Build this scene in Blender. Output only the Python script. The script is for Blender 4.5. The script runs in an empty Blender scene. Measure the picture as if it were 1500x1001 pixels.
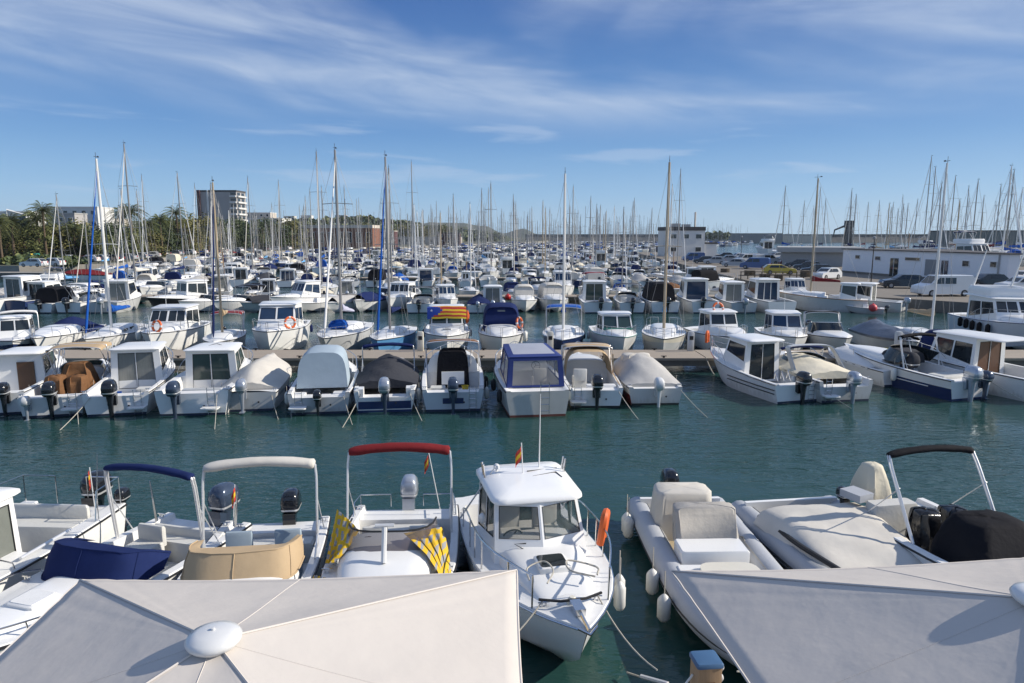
import bpy, bmesh, math, random
from mathutils import Vector, Matrix
R = math.radians
random.seed(7)
scene = bpy.context.scene
COL = scene.collection

# ---------------------------------------------------------------- camera
EYE, TILT, FOC = 6.7, math.atan(.1555), 1000.0      # eye height over the water, downward tilt, focal length in pixels of a 1500 wide frame
cam = bpy.data.cameras.new("camera")
cam.sensor_width = 36.0
cam.lens = 36.0 * FOC / 1500.0
cam.clip_start, cam.clip_end = .2, 20000
camera = bpy.data.objects.new("camera", cam)
COL.objects.link(camera)
camera.location = (0, 0, EYE)
camera.rotation_euler = (R(90) - TILT, 0, 0)
scene.camera = camera

# ---------------------------------------------------------------- light
SUN_EL = R(30.5)
SUN_AZ = R(2)                                        # 0 = along +X, counter-clockwise
sd = Vector((math.cos(SUN_EL) * math.cos(SUN_AZ), math.cos(SUN_EL) * math.sin(SUN_AZ), math.sin(SUN_EL)))
sun = bpy.data.lights.new("sun", 'SUN')
sun.energy, sun.angle, sun.color = 4.4, R(.55), (1, .93, .82)
so = bpy.data.objects.new("sun", sun)
COL.objects.link(so)
so.rotation_euler = sd.to_track_quat('Z', 'Y').to_euler()

world = bpy.data.worlds.new("World")
scene.world = world
world.use_nodes = True
nt = world.node_tree
nt.nodes.clear()
def N(t, kind, **kw):
    n = t.nodes.new(kind)
    for k, v in kw.items():
        if k.startswith('i_'):
            n.inputs[k[2:].replace('_', ' ')].default_value = v
        else:
            setattr(n, k, v)
    return n
def math_(t, op, a, b=None, c=None, clamp=False):
    n = t.nodes.new('ShaderNodeMath'); n.operation = op; n.use_clamp = clamp
    for i, x in enumerate((a, b, c)):
        if x is None: continue
        if isinstance(x, (int, float)): n.inputs[i].default_value = x
        else: t.links.new(x, n.inputs[i])
    return n.outputs[0]
def mixc(t, f, a, b, blend='MIX'):
    n = t.nodes.new('ShaderNodeMix'); n.data_type = 'RGBA'; n.blend_type = blend
    for i, x in ((0, f), (6, a), (7, b)):
        if isinstance(x, (int, float)): n.inputs[i].default_value = x
        elif isinstance(x, tuple): n.inputs[i].default_value = (*x, 1)
        else: t.links.new(x, n.inputs[i])
    return n.outputs[2]
def ramp(t, x, lo, hi):
    n = t.nodes.new('ShaderNodeMapRange'); n.interpolation_type = 'SMOOTHSTEP'
    t.links.new(x, n.inputs[0]); n.inputs[1].default_value = lo; n.inputs[2].default_value = hi
    return n.outputs[0]
out = N(nt, 'ShaderNodeOutputWorld'); bg = N(nt, 'ShaderNodeBackground')
sky = N(nt, 'ShaderNodeTexSky', sky_type='NISHITA', sun_disc=False)
sky.sun_elevation = SUN_EL
sky.sun_rotation = R(90) - SUN_AZ
sky.altitude = 0; sky.air_density = 1.0; sky.dust_density = .55; sky.ozone_density = 2.2
tc = N(nt, 'ShaderNodeTexCoord')
sep = N(nt, 'ShaderNodeSeparateXYZ'); nt.links.new(tc.outputs['Generated'], sep.inputs[0])
X, Y, Z = sep.outputs
az = math_(nt, 'ARCTAN2', X, Y)
def cloud(ang, su, sv, seed, detail, rough, dist):
    c, s = math.cos(ang), math.sin(ang)
    uu = math_(nt, 'MULTIPLY', math_(nt, 'ADD', math_(nt, 'MULTIPLY', az, c), math_(nt, 'MULTIPLY', Z, -s)), su)
    vv = math_(nt, 'MULTIPLY', math_(nt, 'ADD', math_(nt, 'MULTIPLY', az, s), math_(nt, 'MULTIPLY', Z, c)), sv)
    cb = N(nt, 'ShaderNodeCombineXYZ'); nt.links.new(uu, cb.inputs[0]); nt.links.new(vv, cb.inputs[1]); cb.inputs[2].default_value = seed
    no = N(nt, 'ShaderNodeTexNoise'); no.inputs['Scale'].default_value = 1.0; no.inputs['Detail'].default_value = detail
    no.inputs['Roughness'].default_value = rough; no.inputs['Distortion'].default_value = dist
    nt.links.new(cb.outputs[0], no.inputs['Vector'])
    return no.outputs['Fac']
big = ramp(nt, cloud(R(7), 1.5, 8.0, 4.6, 4, .5, .5), .33, .64)
wisp = math_(nt, 'MULTIPLY_ADD', ramp(nt, cloud(R(8), 3.2, 17.0, 9.1, 8, .58, .7), .25, .75), .75, .25)
low = ramp(nt, cloud(R(2), 5.5, 46.0, 33.7, 5, .5, .3), .54, .70)
lowm = math_(nt, 'MULTIPLY', ramp(nt, Z, .03, .07), math_(nt, 'SUBTRACT', 1.0, ramp(nt, Z, .13, .20)))
upm = ramp(nt, Z, .12, .20)
c1 = math_(nt, 'MULTIPLY', math_(nt, 'MULTIPLY', big, wisp), upm)
c2 = math_(nt, 'MULTIPLY', math_(nt, 'MULTIPLY', low, lowm), .34)
cm = math_(nt, 'MULTIPLY', math_(nt, 'ADD', c1, c2, clamp=True), .82)
gr = N(nt, 'ShaderNodeValToRGB'); nt.links.new(Z, gr.inputs[0]); cr = gr.color_ramp
for p_, c_ in ((0.0, (.31, .49, .675)), (.055, (.20, .385, .63)), (.14, (.080, .225, .50)), (.30, (.032, .112, .345))):
    e_ = cr.elements.new(p_); e_.color = (*c_, 1)
cr.elements.remove(cr.elements[0]); cr.elements[-1].color = (.03, .10, .30, 1)
grad = N(nt, 'ShaderNodeVectorMath', operation='SCALE'); nt.links.new(gr.outputs[0], grad.inputs[0]); grad.inputs['Scale'].default_value = 1 / .11
tint = mixc(nt, .82, sky.outputs[0], grad.outputs[0])
skyc = mixc(nt, cm, tint, (4.3, 5.0, 6.1))
nt.links.new(skyc, bg.inputs[0]); bg.inputs[1].default_value = .11
nt.links.new(bg.outputs[0], out.inputs[0])
scene.view_settings.view_transform = 'Standard'
scene.view_settings.look = 'None'
scene.view_settings.gamma = 1
scene.view_settings.exposure = 0.34
scene.cycles.max_bounces = 5
scene.cycles.diffuse_bounces = 2
scene.cycles.glossy_bounces = 3
scene.cycles.transparent_max_bounces = 8
scene.cycles.caustics_reflective = False
scene.cycles.caustics_refractive = False

def pt(px, py, z=0.0):
    """the point at height z that the photograph shows at pixel (px, py)"""
    a, b = (px - 750) / FOC, (500.5 - py) / FOC
    dy = math.cos(TILT) + b * math.sin(TILT); dz = -math.sin(TILT) + b * math.cos(TILT)
    t = (z - EYE) / dz
    return Vector((a * t, dy * t, z))
def py_of(Yd, z):
    return 500.5 - FOC * math.tan(TILT - math.atan2(EYE - z, Yd))

# ---------------------------------------------------------------- materials
MATS = {}
def mat(name, col, rough=.5, metal=0.0, var=.08, scale=2.0, bump=0.0, bscale=30.0, stretch=(1, 1, 1), alpha=None, coat=0.0, rnd=.05, spec=.5):
    m = bpy.data.materials.new(name); m.use_nodes = True
    t = m.node_tree; b = t.nodes['Principled BSDF']
    co = N(t, 'ShaderNodeTexCoord'); mp = N(t, 'ShaderNodeMapping'); mp.inputs['Scale'].default_value = stretch
    t.links.new(co.outputs['Object'], mp.inputs[0])
    no = N(t, 'ShaderNodeTexNoise'); no.inputs['Scale'].default_value = scale; no.inputs['Detail'].default_value = 5; no.inputs['Roughness'].default_value = .6
    oi = N(t, 'ShaderNodeObjectInfo')
    no.noise_dimensions = '4D'
    t.links.new(mp.outputs[0], no.inputs['Vector']); t.links.new(math_(t, 'MULTIPLY', oi.outputs['Random'], 40.0), no.inputs['W'])
    f = math_(t, 'MULTIPLY_ADD', no.outputs['Fac'], 2 * var, 1 - var)
    f = math_(t, 'ADD', f, math_(t, 'MULTIPLY_ADD', oi.outputs['Random'], 2 * rnd, -rnd))
    cv = N(t, 'ShaderNodeVectorMath', operation='SCALE'); cv.inputs[0].default_value = col; t.links.new(f, cv.inputs['Scale'])
    t.links.new(cv.outputs[0], b.inputs['Base Color'])
    b.inputs['Roughness'].default_value = rough; b.inputs['Metallic'].default_value = metal
    b.inputs['Specular IOR Level'].default_value = spec
    if coat: b.inputs['Coat Weight'].default_value = coat
    if bump:
        n2 = N(t, 'ShaderNodeTexNoise'); n2.inputs['Scale'].default_value = bscale; n2.inputs['Detail'].default_value = 4
        t.links.new(mp.outputs[0], n2.inputs['Vector'])
        bp = N(t, 'ShaderNodeBump'); bp.inputs['Strength'].default_value = bump; bp.inputs['Distance'].default_value = .03
        t.links.new(n2.outputs['Fac'], bp.inputs['Height']); t.links.new(bp.outputs[0], b.inputs['Normal'])
    if alpha is not None: b.inputs['Alpha'].default_value = alpha
    MATS[name] = m
    return m
white = mat('white gelcoat', (.79, .785, .765), .28, var=.07, scale=1.3, stretch=(1, 1, 2.5), rnd=.07)
cream = mat('cream gelcoat', (.66, .62, .52), .35, var=.1)
greyish = mat('grey gelcoat', (.50, .51, .51), .4, var=.14)
deckw = mat('deck white', (.76, .755, .735), .5, var=.10, scale=5, bump=.15, bscale=120)
sole = mat('cockpit sole', (.52, .51, .47), .6, var=.22, scale=4)
teak = mat('teak', (.30, .17, .085), .6, var=.3, scale=6, stretch=(6, .5, 1))
navyh = mat('navy hull', (.018, .035, .11), .2, var=.15)
blueh = mat('light blue hull', (.11, .30, .56), .3, var=.12)
blackh = mat('black hull', (.018, .019, .022), .3, var=.2)
redh = mat('red hull', (.16, .022, .022), .35, var=.2)
greenh = mat('green hull', (.03, .20, .16), .35, var=.15)
antif_n = mat('navy antifouling', (.02, .03, .06), .7, var=.4)
antif_r = mat('red antifouling', (.17, .05, .035), .75, var=.5)
antif_k = mat('dark antifouling', (.02, .025, .024), .7, var=.4)
c_navy = mat('navy canvas', (.012, .022, .085), .85, var=.25, scale=3, bump=.4, bscale=3, spec=.12)
c_blue = mat('royal blue canvas', (.012, .085, .36), .8, var=.2, scale=3, bump=.5, bscale=9, spec=.12)
c_mid = mat('pale blue canvas', (.13, .34, .60), .8, var=.2, bump=.4, bscale=9, spec=.12)
c_black = mat('black canvas', (.012, .012, .015), .85, var=.3, bump=.5, bscale=9, spec=.12)
c_char = mat('charcoal canvas', (.045, .047, .055), .85, var=.3, bump=.5, bscale=8, spec=.12)
c_grey = mat('grey canvas', (.44, .425, .40), .85, var=.2, scale=2, bump=.5, bscale=2.8, spec=.12)
c_lgrey = mat('pale grey canvas', (.585, .55, .49), .85, var=.16, scale=2, bump=.45, bscale=2.6, spec=.12)
c_bgrey = mat('blue grey canvas', (.33, .40, .46), .8, var=.12, bump=.22, bscale=3, spec=.12)
c_tan = mat('tan canvas', (.46, .34, .21), .85, var=.16, bump=.35, bscale=3, spec=.12)
c_brown = mat('brown canvas', (.19, .095, .045), .85, var=.25, bump=.5, bscale=8, spec=.12)
c_cream = mat('cream canvas', (.66, .60, .47), .85, var=.1, bump=.4, bscale=8, spec=.12)
c_red = mat('red canvas', (.19, .02, .022), .8, var=.2, bump=.4, bscale=9, spec=.12)
c_white = mat('white canvas', (.72, .71, .69), .8, var=.1, bump=.4, bscale=9, spec=.12)
glass = mat('dark glass', (.018, .024, .028), .06, var=.3, spec=.7)
glass_b = mat('blue glass', (.015, .035, .075), .06, var=.3, spec=.7)
glass_g = mat('green grey glass', (.035, .06, .055), .08, var=.35, spec=.7)
curtain = mat('curtained glass', (.17, .18, .17), .12, var=.3, scale=4, stretch=(9, 9, .6), spec=.7)
alu = mat('aluminium', (.70, .70, .70), .38, .55, var=.08)
steel = mat('stainless steel', (.66, .66, .66), .2, 1.0, var=.05)
mastw = mat('white mast', (.72, .71, .68), .35, var=.06)
mastg = mat('grey anodised mast', (.30, .29, .28), .4, .4, var=.1, rnd=.12)
mastt = mat('tan mast', (.42, .33, .22), .45, .2, var=.1)
rope_m = mat('pale rope', (.42, .39, .33), .9, var=.3, scale=20)
wire_m = mat('rigging wire', (.30, .30, .30), .5, .3)
rubber = mat('black rubber', (.015, .015, .016), .6, var=.3)
engk = mat('black engine cowl', (.010, .011, .014), .16, var=.3, coat=.5)
engb = mat('blue grey engine cowl', (.05, .07, .11), .2, .3, var=.2, coat=.5)
engs = mat('silver engine cowl', (.42, .45, .50), .25, .5, var=.1, coat=.4)
engw = mat('white engine cowl', (.66, .66, .65), .3, var=.1, coat=.3)
orange = mat('orange plastic', (.72, .13, .025), .5, var=.12)
redp = mat('red paint', (.48, .02, .018), .4, var=.15)
pinkr = mat('faded red buoy', (.62, .06, .07), .5, var=.15)
yellowp = mat('yellow paint', (.60, .42, .02), .35, var=.08, coat=.4)
hyp = mat('grey hypalon', (.40, .415, .44), .55, var=.10, scale=3, bump=.12, bscale=25)
hypl = mat('pale hypalon', (.58, .585, .60), .5, var=.10, scale=3)
hypn = mat('navy hypalon', (.03, .045, .085), .5, var=.15)
vinyl = mat('pale vinyl', (.58, .57, .53), .55, var=.12, bump=.2, bscale=12)
sand_floor = mat('sand floor', (.40, .32, .20), .75, var=.2)
brownw = mat('brown wood door', (.10, .045, .02), .5, var=.3, stretch=(6, 1, 1))
fendw = mat('white fender', (.66, .65, .60), .45, var=.15)
skinf = mat('flag red', (.55, .05, .03), .8); flagy = mat('flag yellow', (.78, .52, .03), .8); flagb = mat('flag blue', (.02, .06, .33), .8)
def grime(m, dirt=(.20, .17, .10), top=.34):
    t = m.node_tree; b = t.nodes['Principled BSDF']; src = b.inputs['Base Color'].links[0].from_socket
    co = N(t, 'ShaderNodeTexCoord'); sp = N(t, 'ShaderNodeSeparateXYZ'); t.links.new(co.outputs['Object'], sp.inputs[0])
    mp = N(t, 'ShaderNodeMapping'); mp.inputs['Scale'].default_value = (5, 5, .5); t.links.new(co.outputs['Object'], mp.inputs[0])
    n = N(t, 'ShaderNodeTexNoise'); n.inputs['Scale'].default_value = 1.6; n.inputs['Detail'].default_value = 4; t.links.new(mp.outputs[0], n.inputs['Vector'])
    h = math_(t, 'ADD', sp.outputs[2], math_(t, 'MULTIPLY_ADD', n.outputs['Fac'], -.7, .35))
    f = math_(t, 'MULTIPLY', math_(t, 'SUBTRACT', 1.0, ramp(t, h, .05, top)), .28)
    t.links.new(mixc(t, f, src, dirt), b.inputs['Base Color'])
hullw = mat('white hull paint', (.78, .775, .75), .28, var=.08, scale=1.3, stretch=(1, 1, 2.5), rnd=.07); grime(hullw)
for q in (greyish, cream): grime(q)
def two_tone(name, c1, c2, scale, dist=2.0, thresh=.5):
    m = mat(name, c1, .85, var=.1, bump=.4, bscale=12)
    t = m.node_tree; b = t.nodes['Principled BSDF']
    co = N(t, 'ShaderNodeTexCoord'); w = N(t, 'ShaderNodeTexWave'); w.inputs['Scale'].default_value = scale; w.inputs['Distortion'].default_value = dist
    w.inputs['Detail'].default_value = 1
    w.bands_direction = 'X'
    t.links.new(co.outputs['Object'], w.inputs['Vector'])
    w2 = N(t, 'ShaderNodeTexWave'); w2.inputs['Scale'].default_value = scale; w2.inputs['Distortion'].default_value = dist; w2.bands_direction = 'Z'
    t.links.new(co.outputs['Object'], w2.inputs['Vector'])
    f = math_(t, 'GREATER_THAN', math_(t, 'MAXIMUM', w.outputs['Fac'], w2.outputs['Fac']), thresh)
    t.links.new(mixc(t, f, c2, c1), b.inputs['Base Color'])
    return m
towel_m = two_tone('yellow grey towel', (.68, .42, .02), (.30, .30, .30), 2.6, 1.2, .62)

# ---------------------------------------------------------------- mesh builder
def srt(a): return a
class MB:
    def __init__(s): s.v = []; s.f = []; s.m = []
    def add(s, vs, fs, mi=0):
        o = len(s.v); s.v += [tuple(x) for x in vs]; s.f += [tuple(i + o for i in f) for f in fs]; s.m += [mi] * len(fs)
        return s
    def hexa(s, p, mi=0):
        return s.add(p, [(0, 3, 2, 1), (4, 5, 6, 7), (0, 1, 5, 4), (1, 2, 6, 5), (2, 3, 7, 6), (3, 0, 4, 7)], mi)
    def box(s, c, d, mi=0, rz=0):
        x, y, z = d[0] / 2, d[1] / 2, d[2] / 2; ca, sa = math.cos(rz), math.sin(rz)
        p = [(c[0] + a * ca - b * sa, c[1] + a * sa + b * ca, c[2] + e) for e in (-z, z) for a, b in ((-x, -y), (x, -y), (x, y), (-x, y))]
        return s.hexa(p, mi)
    def loft(s, rings, mi=0, closed=True, cap0=True, cap1=True):
        n = len(rings[0]); vs = [p for r in rings for p in r]; fs = []
        for i in range(len(rings) - 1):
            for j in range(n if closed else n - 1):
                k = (j + 1) % n
                fs.append((i * n + j, i * n + k, (i + 1) * n + k, (i + 1) * n + j))
        if closed and cap0: fs.append(tuple(reversed(range(n))))
        if closed and cap1: fs.append(tuple((len(rings) - 1) * n + j for j in range(n)))
        return s.add(vs, fs, mi)
    def grid(s, rows, mi=0): return s.loft(rows, mi, closed=False)
    def tube(s, pts, r, n=6, mi=0, closed=False):
        pts = [Vector(p) for p in pts]; L = len(pts); rings = []
        up = None
        for i, p in enumerate(pts):
            if closed: d = pts[(i + 1) % L] - pts[i - 1]
            else: d = pts[min(i + 1, L - 1)] - pts[max(i - 1, 0)]
            if d.length < 1e-9: d = Vector((0, 0, 1))
            d.normalize()
            if up is None: up = Vector((0, 0, 1)) if abs(d.z) < .9 else Vector((1, 0, 0))
            a = d.cross(up)
            if a.length < 1e-4: a = d.cross(Vector((1, .3, 0)))
            a.normalize(); b = a.cross(d).normalized(); up = b
            rr = r[i] if isinstance(r, (list, tuple)) else r
            rings.append([p + a * (rr * math.cos(t)) + b * (rr * math.sin(t)) for t in (2 * math.pi * k / n for k in range(n))])
        if closed: rings.append(rings[0]); return s.loft(rings, mi, True, False, False)
        return s.loft(rings, mi)
    def lathe(s, prof, n=12, mi=0, at=(0, 0, 0), M=None):
        rings = []
        for r, z in prof:
            ring = [Vector((r * math.cos(t), r * math.sin(t), z)) for t in (2 * math.pi * k / n for k in range(n))]
            rings.append([(M @ p if M else p) + Vector(at) for p in ring])
        return s.loft(rings, mi)
    def ball(s, c, r, n=10, m=6, mi=0):
        if not isinstance(r, (tuple, list)): r = (r, r, r)
        rings = []
        for i in range(m + 1):
            a = -math.pi / 2 + math.pi * i / m; q = max(math.cos(a), .03)
            rings.append([(c[0] + r[0] * q * math.cos(t), c[1] + r[1] * q * math.sin(t), c[2] + r[2] * math.sin(a)) for t in (2 * math.pi * k / n for k in range(n))])
        return s.loft(rings, mi)
    def build(s, name, mats, parent=None, sharp=38, label=None, flat=False, weld=False):
        me = bpy.data.meshes.new(name)
        me.from_pydata(s.v, [], s.f); me.validate()
        if not isinstance(mats, (list, tuple)): mats = [mats]
        for m in mats: me.materials.append(m)
        if len(me.polygons) == len(s.m): me.polygons.foreach_set('material_index', s.m)
        bm = bmesh.new(); bm.from_mesh(me)
        if weld: bmesh.ops.remove_doubles(bm, verts=bm.verts, dist=.0005)
        bmesh.ops.recalc_face_normals(bm, faces=bm.faces); bm.to_mesh(me); bm.free()
        if not flat:
            me.polygons.foreach_set('use_smooth', [True] * len(me.polygons)); me.set_sharp_from_angle(angle=R(sharp))
        o = bpy.data.objects.new(name, me); COL.objects.link(o)
        if parent is not None: o.parent = parent
        if label: o['label'] = label
        return o
def tag(o, label=None, cat=None, group=None, kind=None):
    if label: o['label'] = label
    if cat: o['category'] = cat
    if group: o['group'] = group
    if kind: o['kind'] = kind
    return o
def empty(name, loc=(0, 0, 0), rz=0.0):
    e = bpy.data.objects.new(name, None); COL.objects.link(e); e.location = loc; e.rotation_euler = (0, 0, rz); e.empty_display_size = .3
    return e
def dup(root, loc=None, rz=None, sc=None):
    kids = {}
    def cp(o, par):
        c = o.copy(); COL.objects.link(c)
        if par is not None: c.parent = par
        for ch in KIDS.get(o.name, ()): cp(ch, c)
        return c
    c = cp(root, None)
    if loc is not None: c.location = loc
    if rz is not None: c.rotation_euler = (0, 0, rz)
    if sc is not None: c.scale = (sc, sc, sc) if not isinstance(sc, tuple) else sc
    return c
KIDS = {}
def index_kids(root):
    for o in list(root.children): KIDS.setdefault(root.name, []).append(o); index_kids(o)
def lerp(a, b, t): return a + (b - a) * t
def vl(a, b, t): return tuple(lerp(x, y, t) for x, y in zip(a, b))
def bez(pts, k=6):
    """Catmull-Rom through pts"""
    P = [Vector(p) for p in pts]; P = [2 * P[0] - P[1]] + P + [2 * P[-1] - P[-2]]; o = []
    for i in range(1, len(P) - 2):
        for j in range(k):
            t = j / k; a, b, c, d = P[i - 1:i + 3]
            o.append(.5 * (2 * b + (c - a) * t + (2 * a - 5 * b + 4 * c - d) * t * t + (3 * b - a - 3 * c + d) * t ** 3))
    return o + [P[-2]]
def rquad(p4, r, k=3):
    """rounded outline of a quad given as four (x, y, z)"""
    o = []; P = [Vector(p) for p in p4]
    for i in range(4):
        a, b, c = P[i - 1], P[i], P[(i + 1) % 4]
        d1 = (a - b); d2 = (c - b); q = min(r, d1.length * .45, d2.length * .45)
        s, e = b + d1.normalized() * q, b + d2.normalized() * q
        for j in range(k + 1):
            t = j / k; o.append((1 - t) ** 2 * s + 2 * t * (1 - t) * b + t * t * e)
    return o
def scale_ring(ring, f, dz=0.0, fy=None):
    c = sum((Vector(p) for p in ring), Vector()) / len(ring); fy = f if fy is None else fy
    return [Vector((c.x + (p[0] - c.x) * f, c.y + (p[1] - c.y) * fy, p[2] + dz)) for p in ring]
# ---------------------------------------------------------------- boats
# a boat's own frame: origin at the middle of the transom on the waterline, +Y to the bow, +X to starboard
class Boat:
    def __init__(s, name, label, cat, L, B, zb=1.05, zs=.75, hull=None, upper=None, stripe=None, bottom=None, deck=None,
                 cock=(.35, None), floor=.30, gw=.16, cw=9, zt=None, tm=.42, bs=.92, pw=2.4, rake=.10, strake=None, group=None, camber=.07, rub=.022, sole_m=None, rail_h=.03):
        s.root = empty(name); tag(s.root, label, cat, group)
        s.L, s.B, s.zb, s.zs, s.tm, s.bs, s.pw, s.rake, s.gw, s.cw = L, B, zb, zs, tm, bs, pw, rake * L, gw, cw
        upper = upper or hull or white; hull = hull or hullw; stripe = stripe or hull; bottom = bottom or antif_n; deck = deck or deckw
        zt = zs if zt is None else zt
        y0, y1 = cock; y1 = L * .5 if y1 is None else y1
        s.y0, s.y1, s.floor, s.camber = y0, y1, floor, camber
        ts = [0, .05, .13, .24, .36, .47, .57, .66, .74, .81, .87, .92, .96, .985, 1.0]
        st = []
        if cock[0] is not None:
            a, b = y0 / L, y1 / L
            for t in ts:
                if all(abs(t - q) > .012 for q in (a, b)): st.append((t, 'f' if a < t < b else 'd'))
            st += [(a - .004, 'd'), (a, 'f'), (b, 'f'), (b + .004, 'd')]
            st.sort()
        else: st = [(t, 'd') for t in ts]
        H = MB(); D = MB(); hl = []; dl = []; rb = []
        for t, k in st:
            p = s.sec(t)
            hl.append([(-x, y, z) for x, y, z in reversed(p)] + p[1:])
            x, y, z = p[-1]; xi = max(min(x - gw, cw), x * .35, 0); zi = z + rail_h
            xr = max(x - .02, x * .7)
            if k == 'f': q = [(xi, y, zi), (xi - .03 if xi > .1 else xi, y, floor), (xi * .5, y, floor), (0, y, floor)]
            else:
                zz = zt if (cock[0] is not None and y < y0) else z
                zc = camber * min(1, x / .6) if zz == z else 0
                q = [(xi, y, zi), (xi * .96, y, zz + rail_h + zc * .1), (xi * .5, y, zz + rail_h + zc * .8), (0, y, zz + rail_h + zc)]
            h = [(x, y, z + .002), (xr, y, zi)] + q
            dl.append([(-a, b, c) for a, b, c in h] + [(a, b, c) for a, b, c in reversed(h[:-1])])
            rb.append((x, y, z))
        rows = len(hl[0]) - 1; half = rows // 2; order = [0, 1, 2, 3]       # from keel out
        mi = [order[half - 1 - j] if j < half else order[j - half] for j in range(rows)]
        for j in range(rows):
            pass
            for i in range(len(hl) - 1):
                zm = sum(hl[a_][b_][2] for a_ in (i, i + 1) for b_ in (j, j + 1)) / 4
                H.add([hl[i][j], hl[i + 1][j], hl[i + 1][j + 1], hl[i][j + 1]], [(0, 1, 2, 3)], 2 if mi[j] == 0 and zm > .05 else mi[j])
        p0 = hl[0]; n0 = len(p0)
        x, y, z = s.sec(0)[-1]; xi = min(x - gw, cw)
        H.add([p0[half - 2]] + p0[half - 1:half + 2] + [p0[half + 2]], [(0, 1, 2, 3, 4)], 0)
        top = [(xi, y, z + rail_h), (xi * .96, y, zt + rail_h), (-xi * .96, y, zt + rail_h), (-xi, y, z + rail_h)]
        poly = [p0[j] for j in range(half - 2, -1, -1)] + [(-x + .02, y, z + rail_h)]
        poly = [p0[j] for j in range(0, half - 1)] + [p0[j] for j in range(half + 2, n0)] + top
        H.add(poly, [tuple(range(len(poly)))], 3)
        s.hull = H.build('hull', [bottom, stripe, hull, upper], s.root, weld=True)
        s.deck = D.loft(dl, 0, closed=False).build('deck', [deck], s.root)
        if rub:
            R_ = MB()
            for sg in (-1, 1): R_.tube([(sg * (a + .008), b, c - .01) for a, b, c in rb], rub, 5)
            s.strake = R_.build('rubbing_strake', strake or rubber, s.root)
    def hb(s, t):
        t = min(max(t, 0), 1); u = max(0, (t - s.tm) / (1 - s.tm)); v = min(1, t / s.tm)
        return s.B / 2 * (s.bs + (1 - s.bs) * (2 * v - v * v)) * max(1 - u ** s.pw, .006)
    def sz(s, t): return s.zs + (s.zb - s.zs) * min(max(t, 0), 1) ** 1.7
    def sec(s, t):
        t = min(max(t, 0), 1); u = max(0, (t - s.tm) / (1 - s.tm)); b = s.hb(t); z1 = s.sz(t)
        hc = b * (.87 - .42 * u ** 1.4); zc = -.03 + s.zb * .55 * u ** 2.3; zk = min(-.28 + (.28 + s.zb * .45) * u ** 4.5, zc - .01)
        def at(x, z): return (x, t * s.L - s.rake * u ** 2 * max(0, 1 - z / z1), z)
        zw = max(.09, zc + .05); f = (zw - zc) / (z1 - zc)
        return [at(0, zk), at(hc, zc), at(lerp(hc, b, f * .8), zw), at(lerp(hc, b, .68), lerp(zc, z1, .62)), at(b, z1)]
    def half(s, y): return s.hb(y / s.L)
    def dz(s, y): return s.sz(y / s.L) + .03
    def place(s, x, y, rz, z=0.0):
        s.root.location = (x, y, z); s.root.rotation_euler = (0, 0, rz); return s
    # -- superstructure
    def hump(s, ya, yf, w, h, m=None, name='cuddy', wf=.55, n=7, step=.0):
        """a rounded raised foredeck or coachroof"""
        rows = []
        for i in range(n + 1):
            t = i / n; y = lerp(ya, yf, t); hh = h * (1 - t ** 2.2) + .0; ww = min(w * lerp(1, wf, t ** 1.6), s.half(y) - .10)
            zb_ = s.dz(y) - .04
            rows.append([(ww * math.copysign(abs(math.sin(a)) ** .55, math.sin(a)), y, zb_ + (hh + .06) * max(math.cos(a), 0) ** .6) for a in (-math.pi / 2 + math.pi * j / 12 for j in range(13))])
        b = MB().grid(rows); b.add(rows[0], [tuple(range(13))])
        return b.build(name, m or white, s.root, sharp=50)
    def house(s, ya, yf, w, z1, z0=None, rake=.45, lean=.10, wf=None, side=2, front=2, aft='door', g=None, gd=None, m=None, rm=None, over=.10, band=(.44, .90), za=None, arake=.0, vee=.10, sband=None, roof_aft=.25, crown=.07, thick=.05):
        m = m or white; g = g or glass; gd = gd or g; wf = wf or w * .86
        z0 = s.dz(yf) - .1 if z0 is None else z0; za = z0 if za is None else za
        A0, A1 = Vector((-w, ya, za)), Vector((w, ya, za)); F0, F1, FC = Vector((-wf, yf, z0)), Vector((wf, yf, z0)), Vector((0, yf + vee, z0))
        tA0, tA1 = Vector((-w + lean, ya + arake, z1)), Vector((w - lean, ya + arake, z1))
        tF0, tF1, tFC = Vector((-wf + lean, yf - rake, z1)), Vector((wf - lean, yf - rake, z1)), Vector((0, yf - rake + vee, z1))
        W = MB(); panes = []
        def panel(p00, p10, p11, p01, wins, gm, kind='window'):
            us = sorted({0., 1.} | {q for a in wins for q in a[:2]}); vs = sorted({0., 1.} | {q for a in wins for q in a[2:4]})
            def P(u, v): return (p00.lerp(p10, u)).lerp(p01.lerp(p11, u), v)
            nrm = (p10 - p00).cross(p01 - p00).normalized()
            for i in range(len(us) - 1):
                for j in range(len(vs) - 1):
                    cu, cv = (us[i] + us[i + 1]) / 2, (vs[j] + vs[j + 1]) / 2
                    if any(a <= cu <= b and c <= cv <= d for a, b, c, d in wins): continue
                    W.add([P(us[i], vs[j]), P(us[i + 1], vs[j]), P(us[i + 1], vs[j + 1]), P(us[i], vs[j + 1])], [(0, 1, 2, 3)])
            for a, b, c, d in wins:
                q = [P(a, c), P(b, c), P(b, d), P(a, d)]; inn = [x - nrm * .03 for x in q]
                for k in range(4): W.add([q[k], q[(k + 1) % 4], inn[(k + 1) % 4], inn[k]], [(0, 1, 2, 3)], 1); cq = sum(q, Vector()) / 4; W.add([q[k] + nrm * .006, q[(k + 1) % 4] + nrm * .006, q[(k + 1) % 4].lerp(cq, .035) + nrm * .006, q[k].lerp(cq, .035) + nrm * .006], [(0, 1, 2, 3)], 1)
                panes.append((kind, [x - nrm * .018 for x in q], gm))
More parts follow.
